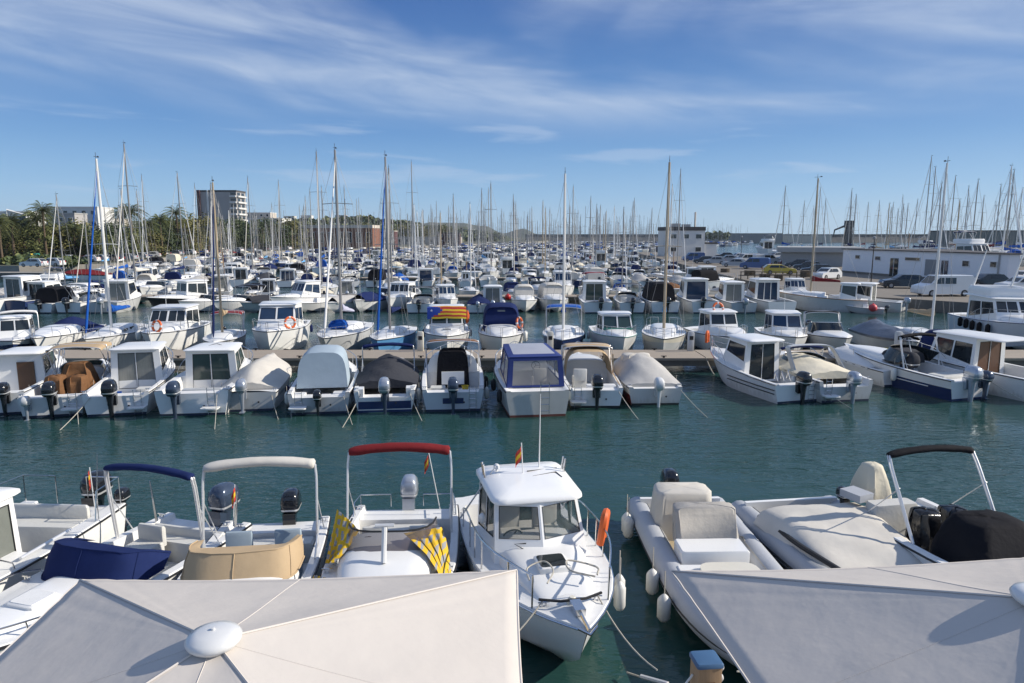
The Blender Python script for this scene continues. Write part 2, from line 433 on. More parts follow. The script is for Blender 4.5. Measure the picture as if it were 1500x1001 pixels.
        def row(n, b, mar=.07, gap=.04):
            wd = (1 - 2 * mar - gap * (n - 1)) / n
            return [(mar + i * (wd + gap), mar + i * (wd + gap) + wd, b[0], b[1]) for i in range(n)]
        sb = sband or band
        panel(A1, F1, tF1, tA1, row(side, sb) if side else [], g)
        panel(F0, A0, tA0, tF0, row(side, sb) if side else [], g)
        if front == 2:
            panel(F1, FC, tFC, tF1, [(.08, .95, band[0], band[1])], g, 'windscreen'); panel(FC, F0, tF0, tFC, [(.05, .92, band[0], band[1])], g, 'windscreen')
        else:
            panel(F1, FC, tFC, tF1, row(front // 2, band, .06, .04), g, 'windscreen'); panel(FC, F0, tF0, tFC, row(front // 2, band, .06, .04), g, 'windscreen')
        if aft == 'door': panel(A0, A1, tA1, tA0, [(.14, .49, .06, .92), (.51, .86, .06, .92)], gd, 'door')
        elif aft == 'door3': panel(A0, A1, tA1, tA0, [(.1, .35, .08, .9), (.38, .62, .08, .9), (.65, .9, .08, .9)], gd, 'door')
        elif aft == 'panes': panel(A0, A1, tA1, tA0, [(.18, .42, .45, .85), (.55, .8, .45, .85)], gd)
        elif aft == 'wide': panel(A0, A1, tA1, tA0, [(.12, .88, .12, .92)], gd, 'door')
        elif aft == 'wall': panel(A0, A1, tA1, tA0, [], gd)
        h = W.build('wheelhouse', [m, rubber], s.root, sharp=25)
        for k, q, gm in panes: MB().add(q, [(0, 1, 2, 3)]).build(k, gm, h)
        ra = rquad([(-w + lean - over * .6, ya + arake - roof_aft, z1), (w - lean + over * .6, ya + arake - roof_aft, z1), (wf - lean + over * .6, yf - rake + vee * .5 + over, z1), (-wf + lean - over * .6, yf - rake + vee * .5 + over, z1)], .25)
        s.roof = MB().loft([scale_ring(ra, .97, 0.004), scale_ring(ra, 1, thick * .3), scale_ring(ra, 1, thick), scale_ring(ra, .93, thick + crown * .5), scale_ring(ra, .6, thick + crown), scale_ring(ra, .1, thick + crown * 1.08)]).build('roof', rm or m, s.root, sharp=60)
        s.rz, s.ry = z1 + thick + crown, (ya + yf) / 2
        return h
    def screen(s, y, w, h, rake=.3, back=.9, g=None, frame=None, name='windscreen', z=None, n=9, fm=None):
        """a wrap-round windscreen: a raked curved band of glass with a rail on top"""
        z = s.dz(y) + .02 if z is None else z
        a = [(-math.pi / 2) * 1.0 + math.pi * i / n for i in range(n + 1)]
        lo = [(w * math.copysign(abs(math.sin(t)) ** .6, math.sin(t)), y - back + back * max(math.cos(t), 0) ** .7, z - .05 * max(math.cos(t), 0)) for t in a]
        hi = [(p[0] * .9, p[1] - rake, z + h * (.72 + .28 * max(math.cos(t), 0) ** .5)) for p, t in zip(lo, a)]
        o = MB().grid([lo, hi]).build(name, g or glass, s.root, sharp=70)
        MB().tube(hi, .018, 5).tube(lo, .02, 5).build('windscreen_frame', frame or alu, o)
        return o
    def canopy(s, ya, yf, w, zt, m, z=None, wf=None, drop=.25, name='canopy', win=None, wg=None, ends=True, sag=.03, rnd=4.0, frake=.0, arake=.0):
        """a fabric enclosure: arch sections from ya to yf"""
        rows = []; n = 8; wf = wf or w
        r = random.Random(int(ya * 100 + yf * 37 + w * 11))
        for i in range(n + 1):
            t = i / n; y = lerp(ya, yf, t); ww = lerp(w, wf, t ** 1.5)
            zb_ = (s.dz(y) if z is None else z); top = zt - drop * abs(t - .45) ** 2 * 2 - (sag if i % 2 else 0)
            ring = []
            for j in range(15):
                a = -math.pi / 2 + math.pi * j / 14; e = 2 / rnd
                px_ = ww * math.copysign(abs(math.sin(a)) ** e, math.sin(a)); c = max(math.cos(a), 0) ** e
                yy = y + (frake * -c if i == n else 0) + (arake * c if i == 0 else 0)
                ring.append((px_ * (1 - .10 * c), yy, zb_ + (top - zb_) * c + r.uniform(-.006, .006)))
            rows.append(ring)
        b = MB().grid(rows)
        if ends: b.add(rows[0], [tuple(range(15))]); b.add(rows[-1], [tuple(range(15))])
        o = b.build(name, m, s.root, sharp=50)
        return o, rows
    def bimini(s, y, w, h, m, fold=True, z=None, rake=.25, legs=True, fr=None, spread=.0, name='bimini', r=.085, depth=1.4, stay=True):
        """a folding hoop awning: bowed tube frame, cover rolled round it (fold) or stretched (not fold)"""
        z = s.dz(y) if z is None else z; zt = z + h; top = []
        def hoop(yb, yt, zz, k=1.0):
            return bez([(-w, yb, z), (-w * 1.0, lerp(yb, yt, .5), lerp(z, zz, .5)), (-w * .985, lerp(yb, yt, .92), zz - .14), (-w * .86, yt, zz - .02), (0, yt, zz + .05), (w * .86, yt, zz - .02), (w * .985, lerp(yb, yt, .92), zz - .14), (w * 1.0, lerp(yb, yt, .5), lerp(z, zz, .5)), (w, yb, z)], 5)
        f = MB(); f.tube(hoop(y, y - rake, zt), .024, 7)
        if fold: f.tube(hoop(y - .04, y - rake - .06, zt - .01), .017, 6)
        else:
            f.tube(hoop(y, y - rake - depth * .5, zt - .02), .02, 6); f.tube(hoop(y, y - rake + depth * .5, zt - .06), .02, 6)
        if stay:
            for sg in (-1, 1): f.tube([(sg * w, y - rake * .55, lerp(z, zt, .62)), (sg * w, y - rake - .55, z)], .012, 5)
        fo = f.build('bimini_frame', fr or alu, s.root)
        if fold:
            hp = hoop(y - .02, y - rake - .03, zt)[13:28]; rr = random.Random(3)
            rows = []
            for i, p in enumerate(hp):
                q = r * (.75 if i in (0, len(hp) - 1) else 1) * rr.uniform(.9, 1.12)
                d = (Vector(hp[min(i + 1, len(hp) - 1)]) - Vector(hp[max(i - 1, 0)])).normalized(); up = Vector((0, 1, 0)); sd_ = d.cross(up).normalized()
                rows.append([Vector(p) + up * (q * 1.5 * math.cos(a)) + sd_ * (q * math.sin(a)) * rr.uniform(.93, 1.07) for a in (2 * math.pi * k / 9 for k in range(9))])
            MB().loft(rows).build('bimini_cover', m, s.root, sharp=60)
        else:
            rows = []
            for i in range(7):
                t = i / 6; yy = y - rake + depth * (t - .5); zz = zt + .02 - .05 * (2 * t - 1) ** 2 - (.0 if i % 2 == 0 else .02)
                rows.append([(w * .97 * math.copysign(abs(math.sin(a)) ** .7, math.sin(a)), yy, zz - .13 + .17 * max(math.cos(a), 0) ** .5) for a in (-math.pi / 2 + math.pi * j / 10 for j in range(11))])
            lo = [[(a, b, c - .015) for a, b, c in rr] for rr in rows]
            MB().loft([r1 + list(reversed(r2)) for r1, r2 in zip(rows, lo)]).build('bimini_cover', m, s.root, sharp=60)
        return fo
    def cover(s, ya, yf, h, m, ridge=None, name='boat_cover', edge=.12, wr=.02, peak=.5, tent=1.0, zl=None, w=None):
        """a fitted tarpaulin from gunwale to gunwale over a ridge"""
        rows = []; n = 14; r = random.Random(int(s.L * 100 + h * 50))
        for i in range(n + 1):
            t = i / n; y = lerp(ya, yf, t); hw_ = s.half(y) + .025 if w is None else w; zr = s.dz(y)
            k = h * (ridge(t) if ridge else math.sin(math.pi * min(1, max(0, t))) ** .6)
            row = []
            for j in range(17):
                q = -1 + 2 * j / 16; c = 1 - abs(q) ** tent
                x = hw_ * q * 1.0; z = zr + .02 + k * c + (r.uniform(-wr, wr) * (1 - abs(q)) + math.sin(q * 9 + i * 1.3) * wr * .6 * (1 - abs(q)))
                if j in (0, 16): z = zr - edge
                if j in (1, 15): x = hw_ * math.copysign(1.0, q); z = zr + .02
                row.append((x, y, z))
            rows.append(row)
        b = MB().grid(rows)
        b.add(rows[0], [tuple(range(17))])
        return b.build(name, m, s.root, sharp=45)
    def outboard(s, x=0.0, y=-.22, z=None, sc=1.0, m=None, tilt=0.0, leg=None, hood=None, band=None):
        z = s.zs * .92 if z is None else z; M = Matrix.Translation((x, y, z)) @ Matrix.Rotation(tilt, 4, 'X') @ Matrix.Scale(sc, 4)
        T = lambda q: [M @ Vector(p) for p in q]
        def ring(zz, w, ya, yb, rr=.09): return T(rquad([(-w, ya, zz), (w, ya, zz), (w, yb, zz), (-w, yb, zz)], rr, 2))
        b = MB()
        b.loft([ring(.02, .11, -.16, .10), ring(-.25, .075, -.13, .07), ring(-.55, .06, -.11, .05), ring(-.78, .05, -.10, .05)])
        b.hexa(T([(-.09, -.25, -.80), (.09, -.25, -.80), (.09, .05, -.80), (-.09, .05, -.80), (-.09, -.25, -.77), (.09, -.25, -.77), (.09, .05, -.77), (-.09, .05, -.77)]))
        b.hexa(T([(-.13, .08, -.35), (.13, .08, -.35), (.13, .24, -.3), (-.13, .24, -.3), (-.13, .08, .0), (.13, .08, .0), (.13, .24, .06), (-.13, .24, .06)]))
        b.loft([T([(.055 * math.cos(a) * q, yy, -.98 + .055 * math.sin(a) * q) for a in (2 * math.pi * k / 8 for k in range(8))]) for yy, q in ((-.2, .6), (-.1, 1), (.1, 1), (.2, .3))])
        b.hexa(T([(-.02, -.1, -1.2), (.02, -.1, -1.2), (.02, .0, -1.2), (-.02, .0, -1.2), (-.03, -.1, -.8), (.03, -.1, -.8), (.03, .12, -.8), (-.03, .12, -.8)]))
        o = b.build('outboard_motor', leg or m or engk, s.root)
        c = MB().loft([ring(.0, .145, -.24, .15), ring(.08, .175, -.29, .20), ring(.24, .185, -.31, .22), ring(.38, .165, -.28, .21), ring(.47, .12, -.2, .15), ring(.495, .05, -.1, .08)])
        c.build('cowling', hood or m or engk, o, sharp=60)
        if band is not False: MB().loft([ring(.09, .181, -.30, .206), ring(.13, .186, -.307, .213)], cap0=False, cap1=False).build('cowling_band', band or alu, o, sharp=60)
        p = MB()
        for k in range(3):
            a = 2 * math.pi * k / 3
            q = [(.03 * math.cos(a + .6), -.2, -.98 + .03 * math.sin(a + .6)), (.13 * math.cos(a + .5), -.23, -.98 + .13 * math.sin(a + .5)), (.15 * math.cos(a), -.2, -.98 + .15 * math.sin(a)), (.1 * math.cos(a - .35), -.17, -.98 + .1 * math.sin(a - .35))]
            p.loft([T(q), T([(u_, v_ + .012, w_) for u_, v_, w_ in q])])
        p.build('propeller', steel, o)
        return o
    def rail(s, ya, h=.5, inset=.06, n=4, m=None, yb=None, r=.014, mid=False, name='bow_rail', split=False, si=0):
        yb = s.L * .985 if yb is None else yb; f = MB(); pts = []
        for sg in (-1, 1):
            row = []
            for i in range(9):
                y = lerp(ya, yb, i / 8); x = max(s.half(y) - inset, .05); row.append((sg * x, y + (.10 if i == 8 else 0), s.dz(y) + h * min(1, .25 + i * .5)))
            pts.append(row)
        if split: f.tube(bez(pts[si], 2), r, 5)
        else: f.tube(bez(pts[0] + list(reversed(pts[1])), 2), r, 5)
        if mid and not split: f.tube([(a, b, c - h * .5) for a, b, c in pts[0][1:] + list(reversed(pts[1]))[:-1]], r * .7, 4)
        for row in ([pts[si]] if split else pts):
            for i in range(n + 1):
                p = row[round(i * 8 / n)]; f.tube([p, (p[0], p[1] - .04, s.dz(p[1]) - .02)], r * .9, 5)
        return f.build(name, m or steel, s.root)
    def stern_rail(s, h=.5, ya=.05, yb=1.0, m=None, gap=True):
        for sg in (-1, 1):
            f = MB(); pts = [(sg * .35, ya, s.dz(0) + h), (sg * (s.half(0) - .08), ya, s.dz(0) + h), (sg * (s.half(yb) - .06), yb, s.dz(yb) + h), (sg * (s.half(yb) - .05), yb + .12, s.dz(yb))]
            f.tube(pts, .013, 5)
            for p in pts[:3]: f.tube([p, (p[0], p[1], s.dz(0) - .02)], .011, 5)
            f.build('stern_rail', m or steel, s.root)
    def antenna(s, x, y, z, h=1.6, lean=(0, -.1), r=.010, name='antenna', m=None):
        return MB().tube([(x, y, z), (x + lean[0] * h, y + lean[1] * h, z + h)], [r * 1.6, r * .6], 5).build(name, m or engw, s.root)
    def flag(s, x, y, z, h=1.0, lean=(.1, -.2), fm=None):
        st = MB().tube([(x, y, z), (x + lean[0] * h, y + lean[1] * h, z + h)], .011, 5).build('flagstaff', engw, s.root)
        b = MB(); T = Vector((x + lean[0] * h, y + lean[1] * h, z + h))
        for k in range(3):
            za, zb_ = -.04 - .09 * k, -.04 - .09 * (k + 1)
            rows = [[T + Vector((.05 * i * .5, .04 * math.sin(i * 1.5) - .015 * i, zz - .055 * i)) for i in range(5)] for zz in (za, zb_)]
            b.grid(rows, 0 if k != 1 else 1)
        b.build('flag', [skinf, flagy], st)
        return st
    def hatch(s, x, y, w=.5, l=.5, z=None, m=None):
        z = s.dz(y) + s.camber if z is None else z
        rq = rquad([(x - w / 2, y - l / 2, z), (x + w / 2, y - l / 2, z), (x + w / 2, y + l / 2, z), (x - w / 2, y + l / 2, z)], .06, 2)
        o = MB().loft([scale_ring(rq, 1.08, -.06), scale_ring(rq, 1.08, .03), scale_ring(rq, 1.0, .045)]).build('deck_hatch', deckw, s.root)
        MB().loft([scale_ring(rq, .92, .04), scale_ring(rq, .9, .055)]).build('hatch_lid', m or glass, o)
        return o
    def seat(s, x, y, w, d, z0, h, back=.0, m=None, name='seat', yback=-1):
        b = MB(); rq = rquad([(x - w / 2, y - d / 2, z0), (x + w / 2, y - d / 2, z0), (x + w / 2, y + d / 2, z0), (x - w / 2, y + d / 2, z0)], .06, 2)
        b.loft([rq, scale_ring(rq, 1, h - .04), scale_ring(rq, .95, h)])
        if back:
            yy = y + yback * d / 2
            r2 = rquad([(x - w / 2, yy - .06, z0 + h * .8), (x + w / 2, yy - .06, z0 + h * .8), (x + w / 2, yy + .06, z0 + h * .8), (x - w / 2, yy + .06, z0 + h * .8)], .05, 2)
            b.loft([r2, scale_ring(r2, 1, back - .05), scale_ring(r2, .95, back, .5)])
        return b.build(name, m or vinyl, s.root)
    def ladder(s, x, y, z0, z1, w=.3, m=None):
        f = MB()
        for sg in (-1, 1): f.tube([(x + sg * w / 2, y, z0), (x + sg * w / 2, y - .02, z1)], .014, 5)
        for k in range(5): f.tube([(x - w / 2, y - .005, lerp(z0, z1, (k + .5) / 5)), (x + w / 2, y - .005, lerp(z0, z1, (k + .5) / 5))], .012, 5)
        return f.build('ladder', m or steel, s.root)
    def cleat(s, x, y, z=None):
        z = s.dz(y) + .02 if z is None else z
        return MB().tube([(x - .09, y, z + .05), (x + .09, y, z + .05)], .014, 5).box((x - .03, y, z + .02), (.025, .03, .06)).box((x + .03, y, z + .02), (.025, .03, .06)).build('cleat', steel, s.root)
    def wheel(s, x, y, z, r=.18, tilt=.5):
        M = Matrix.Translation((x, y, z)) @ Matrix.Rotation(R(90) - tilt, 4, 'X')
        ring = [M @ Vector((r * math.cos(a), r * math.sin(a), 0)) for a in (2 * math.pi * k / 16 for k in range(16))]
        b = MB().tube(ring, .016, 5, closed=True)
        for k in range(3): b.tube([M @ Vector((0, 0, .02)), ring[k * 5]], .012, 4)
        return b.build('steering_wheel', rubber, s.root)
    def radar_arch(s, y, w, h, m=None, rake=.5, z=None, wd=.16):
        z = s.dz(y) if z is None else z; P = bez([(-w, y, z), (-w * .93, y - rake * .7, z + h * .75), (-w * .7, y - rake, z + h), (w * .7, y - rake, z + h), (w * .93, y - rake * .7, z + h * .75), (w, y, z)], 5)
        rows = []
        for p in P: rows.append([Vector(p) + Vector(q) for q in ((-.02, -wd, 0), (.02, -wd, .03), (.02, wd, .03), (-.02, wd, 0))])
        return MB().loft(rows).build('radar_arch', m or white, s.root, sharp=50)
    # -- sailing rig
    def mast(s, y, h, z=None, m=None, r=.065, boom=None, sail=None, jib=None, shrouds=True, spread=.9, back=True, wire=.008, lod=1, jr=.07, bz=.95, droop=0, sw=.16, bow=None):
        z = s.dz(y) + .3 if z is None else z; m = m or mastg
        mo = MB().tube([(0, y, z - .3), (0, y, z + h * .7), (0, y, z + h)], [r, r, r * .7], 8).build('mast', m, s.root)
        w = min(s.B * .32, spread)
        for f in ((.5,) if h < 10 else (.4, .7)):
            MB().tube([(-w, y - .1, z + h * f), (0, y, z + h * f + .05), (w, y - .1, z + h * f)], .022, 5).build('spreader', m, mo)
        MB().tube([(0, y + .05, z + h), (0, y + .05, z + h + .35)], .012, 4).tube([(0, y - .25, z + h + .1), (0, y + .3, z + h + .1)], .014, 4).box((0, y - .25, z + h + .13), (.04, .16, .08)).build('masthead_gear', rubber, mo)
        f = MB(); bz_ = s.dz(s.L); bowp = (0, s.L * .97, bz_) if bow is None else bow
        if shrouds:
            for sg in (-1, 1):
                f.tube([(0, y, z + h * .98), (sg * w, y - .1, z + h * (.5 if h < 10 else .7)), (sg * (s.half(y) - .05), y - .15, s.dz(y))], wire, 4)
                f.tube([(0, y, z + h * .5), (sg * (s.half(y) - .05), y - .4, s.dz(y))], wire, 4)
        if back: f.tube([(0, y, z + h), (0, .1, s.dz(0))], wire, 4)
        f.tube([(0, y, z + h * .96), bowp], wire, 4)
        f.build('rigging', wire_m, s.root)
        if jib is not None:
            a, b = Vector(bowp) + Vector((0, 0, .25)), Vector((0, y + .05, z + h * .93))
            MB().tube([a.lerp(b, t) for t in (0, .04, .3, .6, .9, 1)], [jr * .5, jr * 1.3, jr * 1.15, jr * .9, jr * .6, jr * .3], 7).build('furled_jib', jib, s.root)
        if boom:
            bo = MB().tube([(0, y - .06, z + bz), (0, y - boom, z + bz + .02 - droop)], .05, 7).build('boom', m, s.root)
            if sail is not None:
                rows = []; rr = random.Random(5)
                for i in range(9):
                    t = i / 8; yy = lerp(y - .03, y - boom * .97, t); hh = lerp(.52, .17, t ** .6) * (1 + .08 * math.sin(i * 2.1)); zz = z + bz - droop * t
                    rows.append([(sw * math.sin(a) * (1.0 if math.cos(a) < 0 else .7) * (1.1 - .4 * t), yy, zz - .08 + hh * (.5 + .5 * math.cos(a))) for a in (2 * math.pi * k / 9 for k in range(9))])
                MB().loft(rows).build('sail_cover', sail, bo, sharp=60)
        return mo
    def portlights(s, ya, yb, x, z, n=3, m=None, w=.34, h=.14):
        for sg in (-1, 1):
            for i in range(n):
                y = lerp(ya, yb, (i + .5) / n)
                rq = [Vector((sg * (x + .012), y + dy, z + dz_)) for dy, dz_ in ((-w / 2, -h / 2), (w / 2, -h / 2), (w / 2, h / 2), (-w / 2, h / 2))]
                MB().loft([rq, [p - Vector((sg * .05, 0, 0)) for p in rq]]).build('portlight', m or glass, s.root)
# ---------------------------------------------------------------- setting: water, quays, pontoon
def depth_of(Yd, z): return Yd * math.cos(TILT) + (EYE - z) * math.sin(TILT)
def XP(px, Yd, z=.8): return (px - 750) / FOC * depth_of(Yd, z)

def water_material():
    m = bpy.data.materials.new('harbour water'); m.use_nodes = True; t = m.node_tree; b = t.nodes['Principled BSDF']
    co = N(t, 'ShaderNodeTexCoord')
    mp = N(t, 'ShaderNodeMapping'); mp.inputs['Rotation'].default_value = (0, 0, R(-14)); mp.inputs['Scale'].default_value = (.62, 1.5, 1)
    t.links.new(co.outputs['Object'], mp.inputs[0])
    hs = None
    for sc, amp, dist in ((.5, .50, .4), (1.7, .42, .8), (5.2, .17, 1.0)):
        n = N(t, 'ShaderNodeTexNoise'); n.inputs['Scale'].default_value = sc; n.inputs['Detail'].default_value = 2; n.inputs['Distortion'].default_value = dist
        t.links.new(mp.outputs[0], n.inputs['Vector'])
        x = math_(t, 'MULTIPLY', n.outputs['Fac'], amp); hs = x if hs is None else math_(t, 'ADD', hs, x)
    bp = N(t, 'ShaderNodeBump'); bp.inputs['Distance'].default_value = .135
    pn = N(t, 'ShaderNodeTexNoise'); pn.inputs['Scale'].default_value = .11; pn.inputs['Detail'].default_value = 3; pn.inputs['Distortion'].default_value = .6; t.links.new(mp.outputs[0], pn.inputs['Vector'])
    t.links.new(math_(t, 'MULTIPLY_ADD', ramp(t, pn.outputs['Fac'], .38, .62), .75, .30), bp.inputs['Strength'])
    t.links.new(hs, bp.inputs['Height']); t.links.new(bp.outputs[0], b.inputs['Normal'])
    n = N(t, 'ShaderNodeTexNoise'); n.inputs['Scale'].default_value = .06; n.inputs['Detail'].default_value = 3; t.links.new(co.outputs['Object'], n.inputs['Vector'])
    t.links.new(mixc(t, n.outputs['Fac'], (.016, .052, .047), (.021, .062, .056)), b.inputs['Base Color'])
    b.inputs['Roughness'].default_value = .07; b.inputs['IOR'].default_value = 1.33
    return m
W_ = 9000
tag(MB().add([(-W_, -60, 0), (W_, -60, 0), (W_, 14000, 0), (-W_, 14000, 0)], [(0, 1, 2, 3)]).build('water', water_material()), kind='structure')

concrete = mat('quay concrete', (.33, .30, .26), .85, var=.25, scale=.8, bump=.3, bscale=14)
concrete_w = mat('wet concrete', (.16, .145, .125), .8, var=.45, scale=1.2, bump=.3, bscale=10)
deckboard = mat('pontoon boards', (.34, .285, .225), .85, var=.3, scale=2.5, stretch=(.3, 6, 1), bump=.3, bscale=20)
tarmac = mat('tarmac', (.13, .12, .11), .9, var=.2, scale=.5)
sandy = mat('sandy quay surface', (.20, .175, .145), .9, var=.15, scale=.4)
def slab(name, poly, z0, z1, mt, ms):
    n = len(poly); b = MB()
    b.add([(x, y, z1) for x, y in poly], [tuple(range(n))], 0)
    for i in range(n):
        (xa, ya), (xb, yb) = poly[i], poly[(i + 1) % n]
        b.add([(xa, ya, z0), (xb, yb, z0), (xb, yb, z1), (xa, ya, z1)], [(0, 1, 2, 3)], 1)
    return tag(b.build(name, [mt, ms], sharp=10), kind='structure')
slab('quay', [(-40, -50), (40, -50), (40, 8.2), (-40, 8.2)], -3, .75, concrete, concrete_w)

def pontoon(x0, x1, ya, yb, label, z=.72, seg=9.0, posts=()):
    p = empty('pontoon', ((x0 + x1) / 2, (ya + yb) / 2, 0)); tag(p, label, 'pontoon', 'mooring pontoons')
    cx, cy = p.location.x, p.location.y
    b = MB(); n = max(1, int((x1 - x0) / seg))
    for i in range(n):
        a, c = lerp(x0, x1, i / n) + .03, lerp(x0, x1, (i + 1) / n) - .03
        b.box(((a + c) / 2 - cx, 0, z - .06), (c - a, yb - ya, .12))
    b.build('walkway', deckboard, p)
    b = MB(); b.box((0, ya - cy + .16, z - .27), (x1 - x0, .10, .28)).box((0, yb - cy - .16, z - .27), (x1 - x0, .10, .28)); b.build('fascia', concrete_w, p)
    for i in range(n):
        xx = lerp(x0, x1, (i + .5) / n)
        MB().box((xx - cx, 0, -.1), (2.4, (yb - ya) * .72, 1.0)).build('float', concrete_w, p)
    for i in range(int((x1 - x0) / 3)):
        for yy in (ya + .12, yb - .12):
            xx = x0 + 1.5 + i * 3
            MB().tube([(xx - cx - .14, yy - cy, z + .09), (xx - cx + .14, yy - cy, z + .09)], .022, 5).box((xx - cx, yy - cy, z + .04), (.1, .05, .09)).build('cleat', rubber, p)
    return p
PY0, PY1 = 33.1, 35.6
pontoon(-48, 48, PY0, PY1, 'pale boarded pontoon with cleats, nearest of the pontoons')

# ---------------------------------------------------------------- loose things
def fender(x, y, z, group_label, m=None, r=.115, h=.5, top=.45, lean=0):
    e = empty('fender', (x, y, z)); tag(e, group_label, 'fender', group_label)
    MB().lathe([(.02, .0), (r * .6, .02), (r, .09), (r, h - .09), (r * .6, h - .02), (.02, h + .03)], 10).build('fender_body', m or fendw, e, sharp=60)
    MB().tube([(0, 0, h), (lean, 0, h + top)], .009, 4).build('lanyard', rope_m, e)
    return e
def boat_pt(b, x, y, z):
    l = b.root.location; a = b.root.rotation_euler.z
    return Vector((l.x + x * math.cos(a) - y * math.sin(a), l.y + x * math.sin(a) + y * math.cos(a), l.z + z))
def rope(a, b, label, sag=.15, r=.012, m=None, group='mooring lines'):
    a, b = Vector(a), Vector(b); pts = []
    for i in range(9):
        t = i / 8; p = a.lerp(b, t); p.z -= sag * 4 * t * (1 - t); pts.append(p)
    o = MB().tube([p - a for p in pts], r, 5).build('mooring_line', m or rope_m); o.location = a
    return tag(o, label, 'rope', group)
def lifebuoy(loc, rot, label, R_=.30, r=.065, m=None):
    ring = [(R_ * math.cos(a), R_ * math.sin(a), 0) for a in (2 * math.pi * k / 24 for k in range(24))]
    o = MB().tube(ring, r, 8, closed=True).build('lifebuoy', m or orange)
    b = MB()
    for k in range(4):
        a0 = k * math.pi / 2
        b.tube([((R_) * math.cos(a0 + d), (R_) * math.sin(a0 + d), 0) for d in (-.16, -.08, 0, .08, .16)], r * 1.06, 8)
    b.build('reflective_band', engw, o)
    o.location = loc; o.rotation_euler = rot
    return tag(o, label, 'lifebuoy')

# ---------------------------------------------------------------- parasols on the terrace
c_parasol = mat('parasol cloth', (.55, .508, .465), .9, var=.075, scale=1.6, bump=.55, bscale=2.2, rnd=0, spec=.1)
c_seam = mat('parasol seam', (.57, .525, .48), .9, var=.05, spec=.1)
def parasol(cx, cy, size, rot, zp, ze, label):
    e = empty('parasol', (cx, cy, .75), rot); tag(e, label, 'parasol', 'square parasols on the quay terrace')
    h = size / 2; zp -= .75; ze -= .75; b = MB(); n = 48; m = 16
    per = []
    for k in range(4):
        a, c = [(h, h), (-h, h), (-h, -h), (h, -h)][k], [(-h, h), (-h, -h), (h, -h), (h, h)][k]
        for i in range(n): t = i / n; bow = 1 - .028 * math.sin(math.pi * t); per.append((lerp(a[0], c[0], t) * (bow if k % 2 else 1), lerp(a[1], c[1], t) * (1 if k % 2 else bow), t))
    rows = []
    for j in range(m + 1):
        r = max(j / m, .03); row = []
        for x, y, t in per:
            hip = abs(2 * t - 1)                      # 1 on a hip seam, 0 between
            mid = 1 - min(1, abs(t - .5) / .25)
            s = 1 - hip ** 2
            z = lerp(zp, ze, r) - s * .020 * math.sin(math.pi * min(1, r * .95)) - .012 * s * r * r + .004 * math.sin(r * 7 + t * 5) * s
            z += .010 * mid ** 3 * math.sin(math.pi * r) + .010 * r * math.exp(-((1 - hip) / .22) ** 2) * math.sin((1 - hip) * 46 + r * 3) * (1 - hip ** 8)
            row.append((x * r, y * r, z))
        rows.append(row)
    up = rows; lo = [[(x, y, z - .006) for x, y, z in r] for r in reversed(rows)]
    b.loft(up + lo, 0, True, False, False)
    b.build('canopy', c_parasol, e, sharp=75)
    hem = MB(); hem.tube([(p[0], p[1], p[2] - .004) for p in rows[-1]], .011, 5, closed=True); hem.build('hem', c_seam, e)
    s_ = MB()
    for k in range(4):
        i0 = k * n; s_.tube([(q[i0][0], q[i0][1], q[i0][2] + .004) for q in rows], .008, 4)
    s_.build('hip_seam', c_seam, e)
    ms = MB()
    for k in range(4):
        i0 = k * n + n // 2; ms.tube([(q[i0][0], q[i0][1], q[i0][2] + .0005) for q in rows], .0035, 4)

    ms.build('panel_seam', c_seam, e)
    for k in range(8):
        i0 = k * n // 2; x, y, t = per[i0]
        MB().tube([(x * .04, y * .04, zp - .10), (x * .5, y * .5, lerp(zp, ze, .5) - .14), (x * .97, y * .97, ze - .06)], .014, 5).build('rib', alu, e)
    MB().tube([(0, 0, 0), (0, 0, zp - .02)], .045, 10).build('pole', alu, e)
    rg = MB().lathe([(.05, zp - .05), (.13, zp - .03), (.160, zp + .0), (.166, zp + .02), (.150, zp + .045), (.095, zp + .065), (.035, zp + .072), (.012, zp + .074), (.012, zp + .086), (.002, zp + .088)], 28)
    rg.build('finial', engw, e, sharp=70)
    MB().lathe([(.32, 0), (.32, .05), (.1, .09), (.06, .3)], 16).build('base_plate', alu, e)
    return e
parasol(-1.83, 3.86, 3.93, R(2.6), 4.24, 3.64, 'square pale parasol with its round white finial and whole crown showing, nearest the cabin boat')
parasol(3.49, 4.20, 3.74, R(4.6), 4.32, 3.63, 'square pale parasol covering the inflatable boats, one cloth side in deep shade')

# service pedestal
e = empty('service_pedestal', (2.33, 7.5, .79), R(6)); tag(e, 'wooden clad mooring service pedestal with blue top standing at the quay edge', 'service pedestal')
b = MB(); rq = rquad([(-.15, -.14, 0), (.15, -.14, 0), (.15, .14, 0), (-.15, .14, 0)], .03, 2)
b.loft([rq, scale_ring(rq, 1, .86)]); b.build('pedestal_body', mat('varnished planks', (.36, .235, .135), .6, var=.3, scale=5, stretch=(9, 9, .6)), e)
b = MB(); b.loft([scale_ring(rq, 1.1, .862), scale_ring(rq, 1.1, .895), scale_ring(rq, 1.0, .915), scale_ring(rq, .6, .925)]); b.build('pedestal_cap', mat('blue plastic cap', (.055, .13, .25), .5, var=.15), e)
for zz in (.5, .64, .78): MB().lathe([(.0, 0), (.045, 0), (.05, .04), (.03, .06)], 10, M=Matrix.Rotation(R(90), 4, 'Y'), at=(.155, 0, zz)).build('socket', engw, e)
b = MB()
for k in range(6): b.box((0, -.143, .42 + k * .05), (.12, .012, .02))
b.build('vent_slats', brownw, e)
MB().tube(bez([(-.16, 0, .7), (-.26, .02, .5), (-.2, .05, .2), (-.3, .2, .02)], 5), .014, 5).build('shore_cable', engw, e)

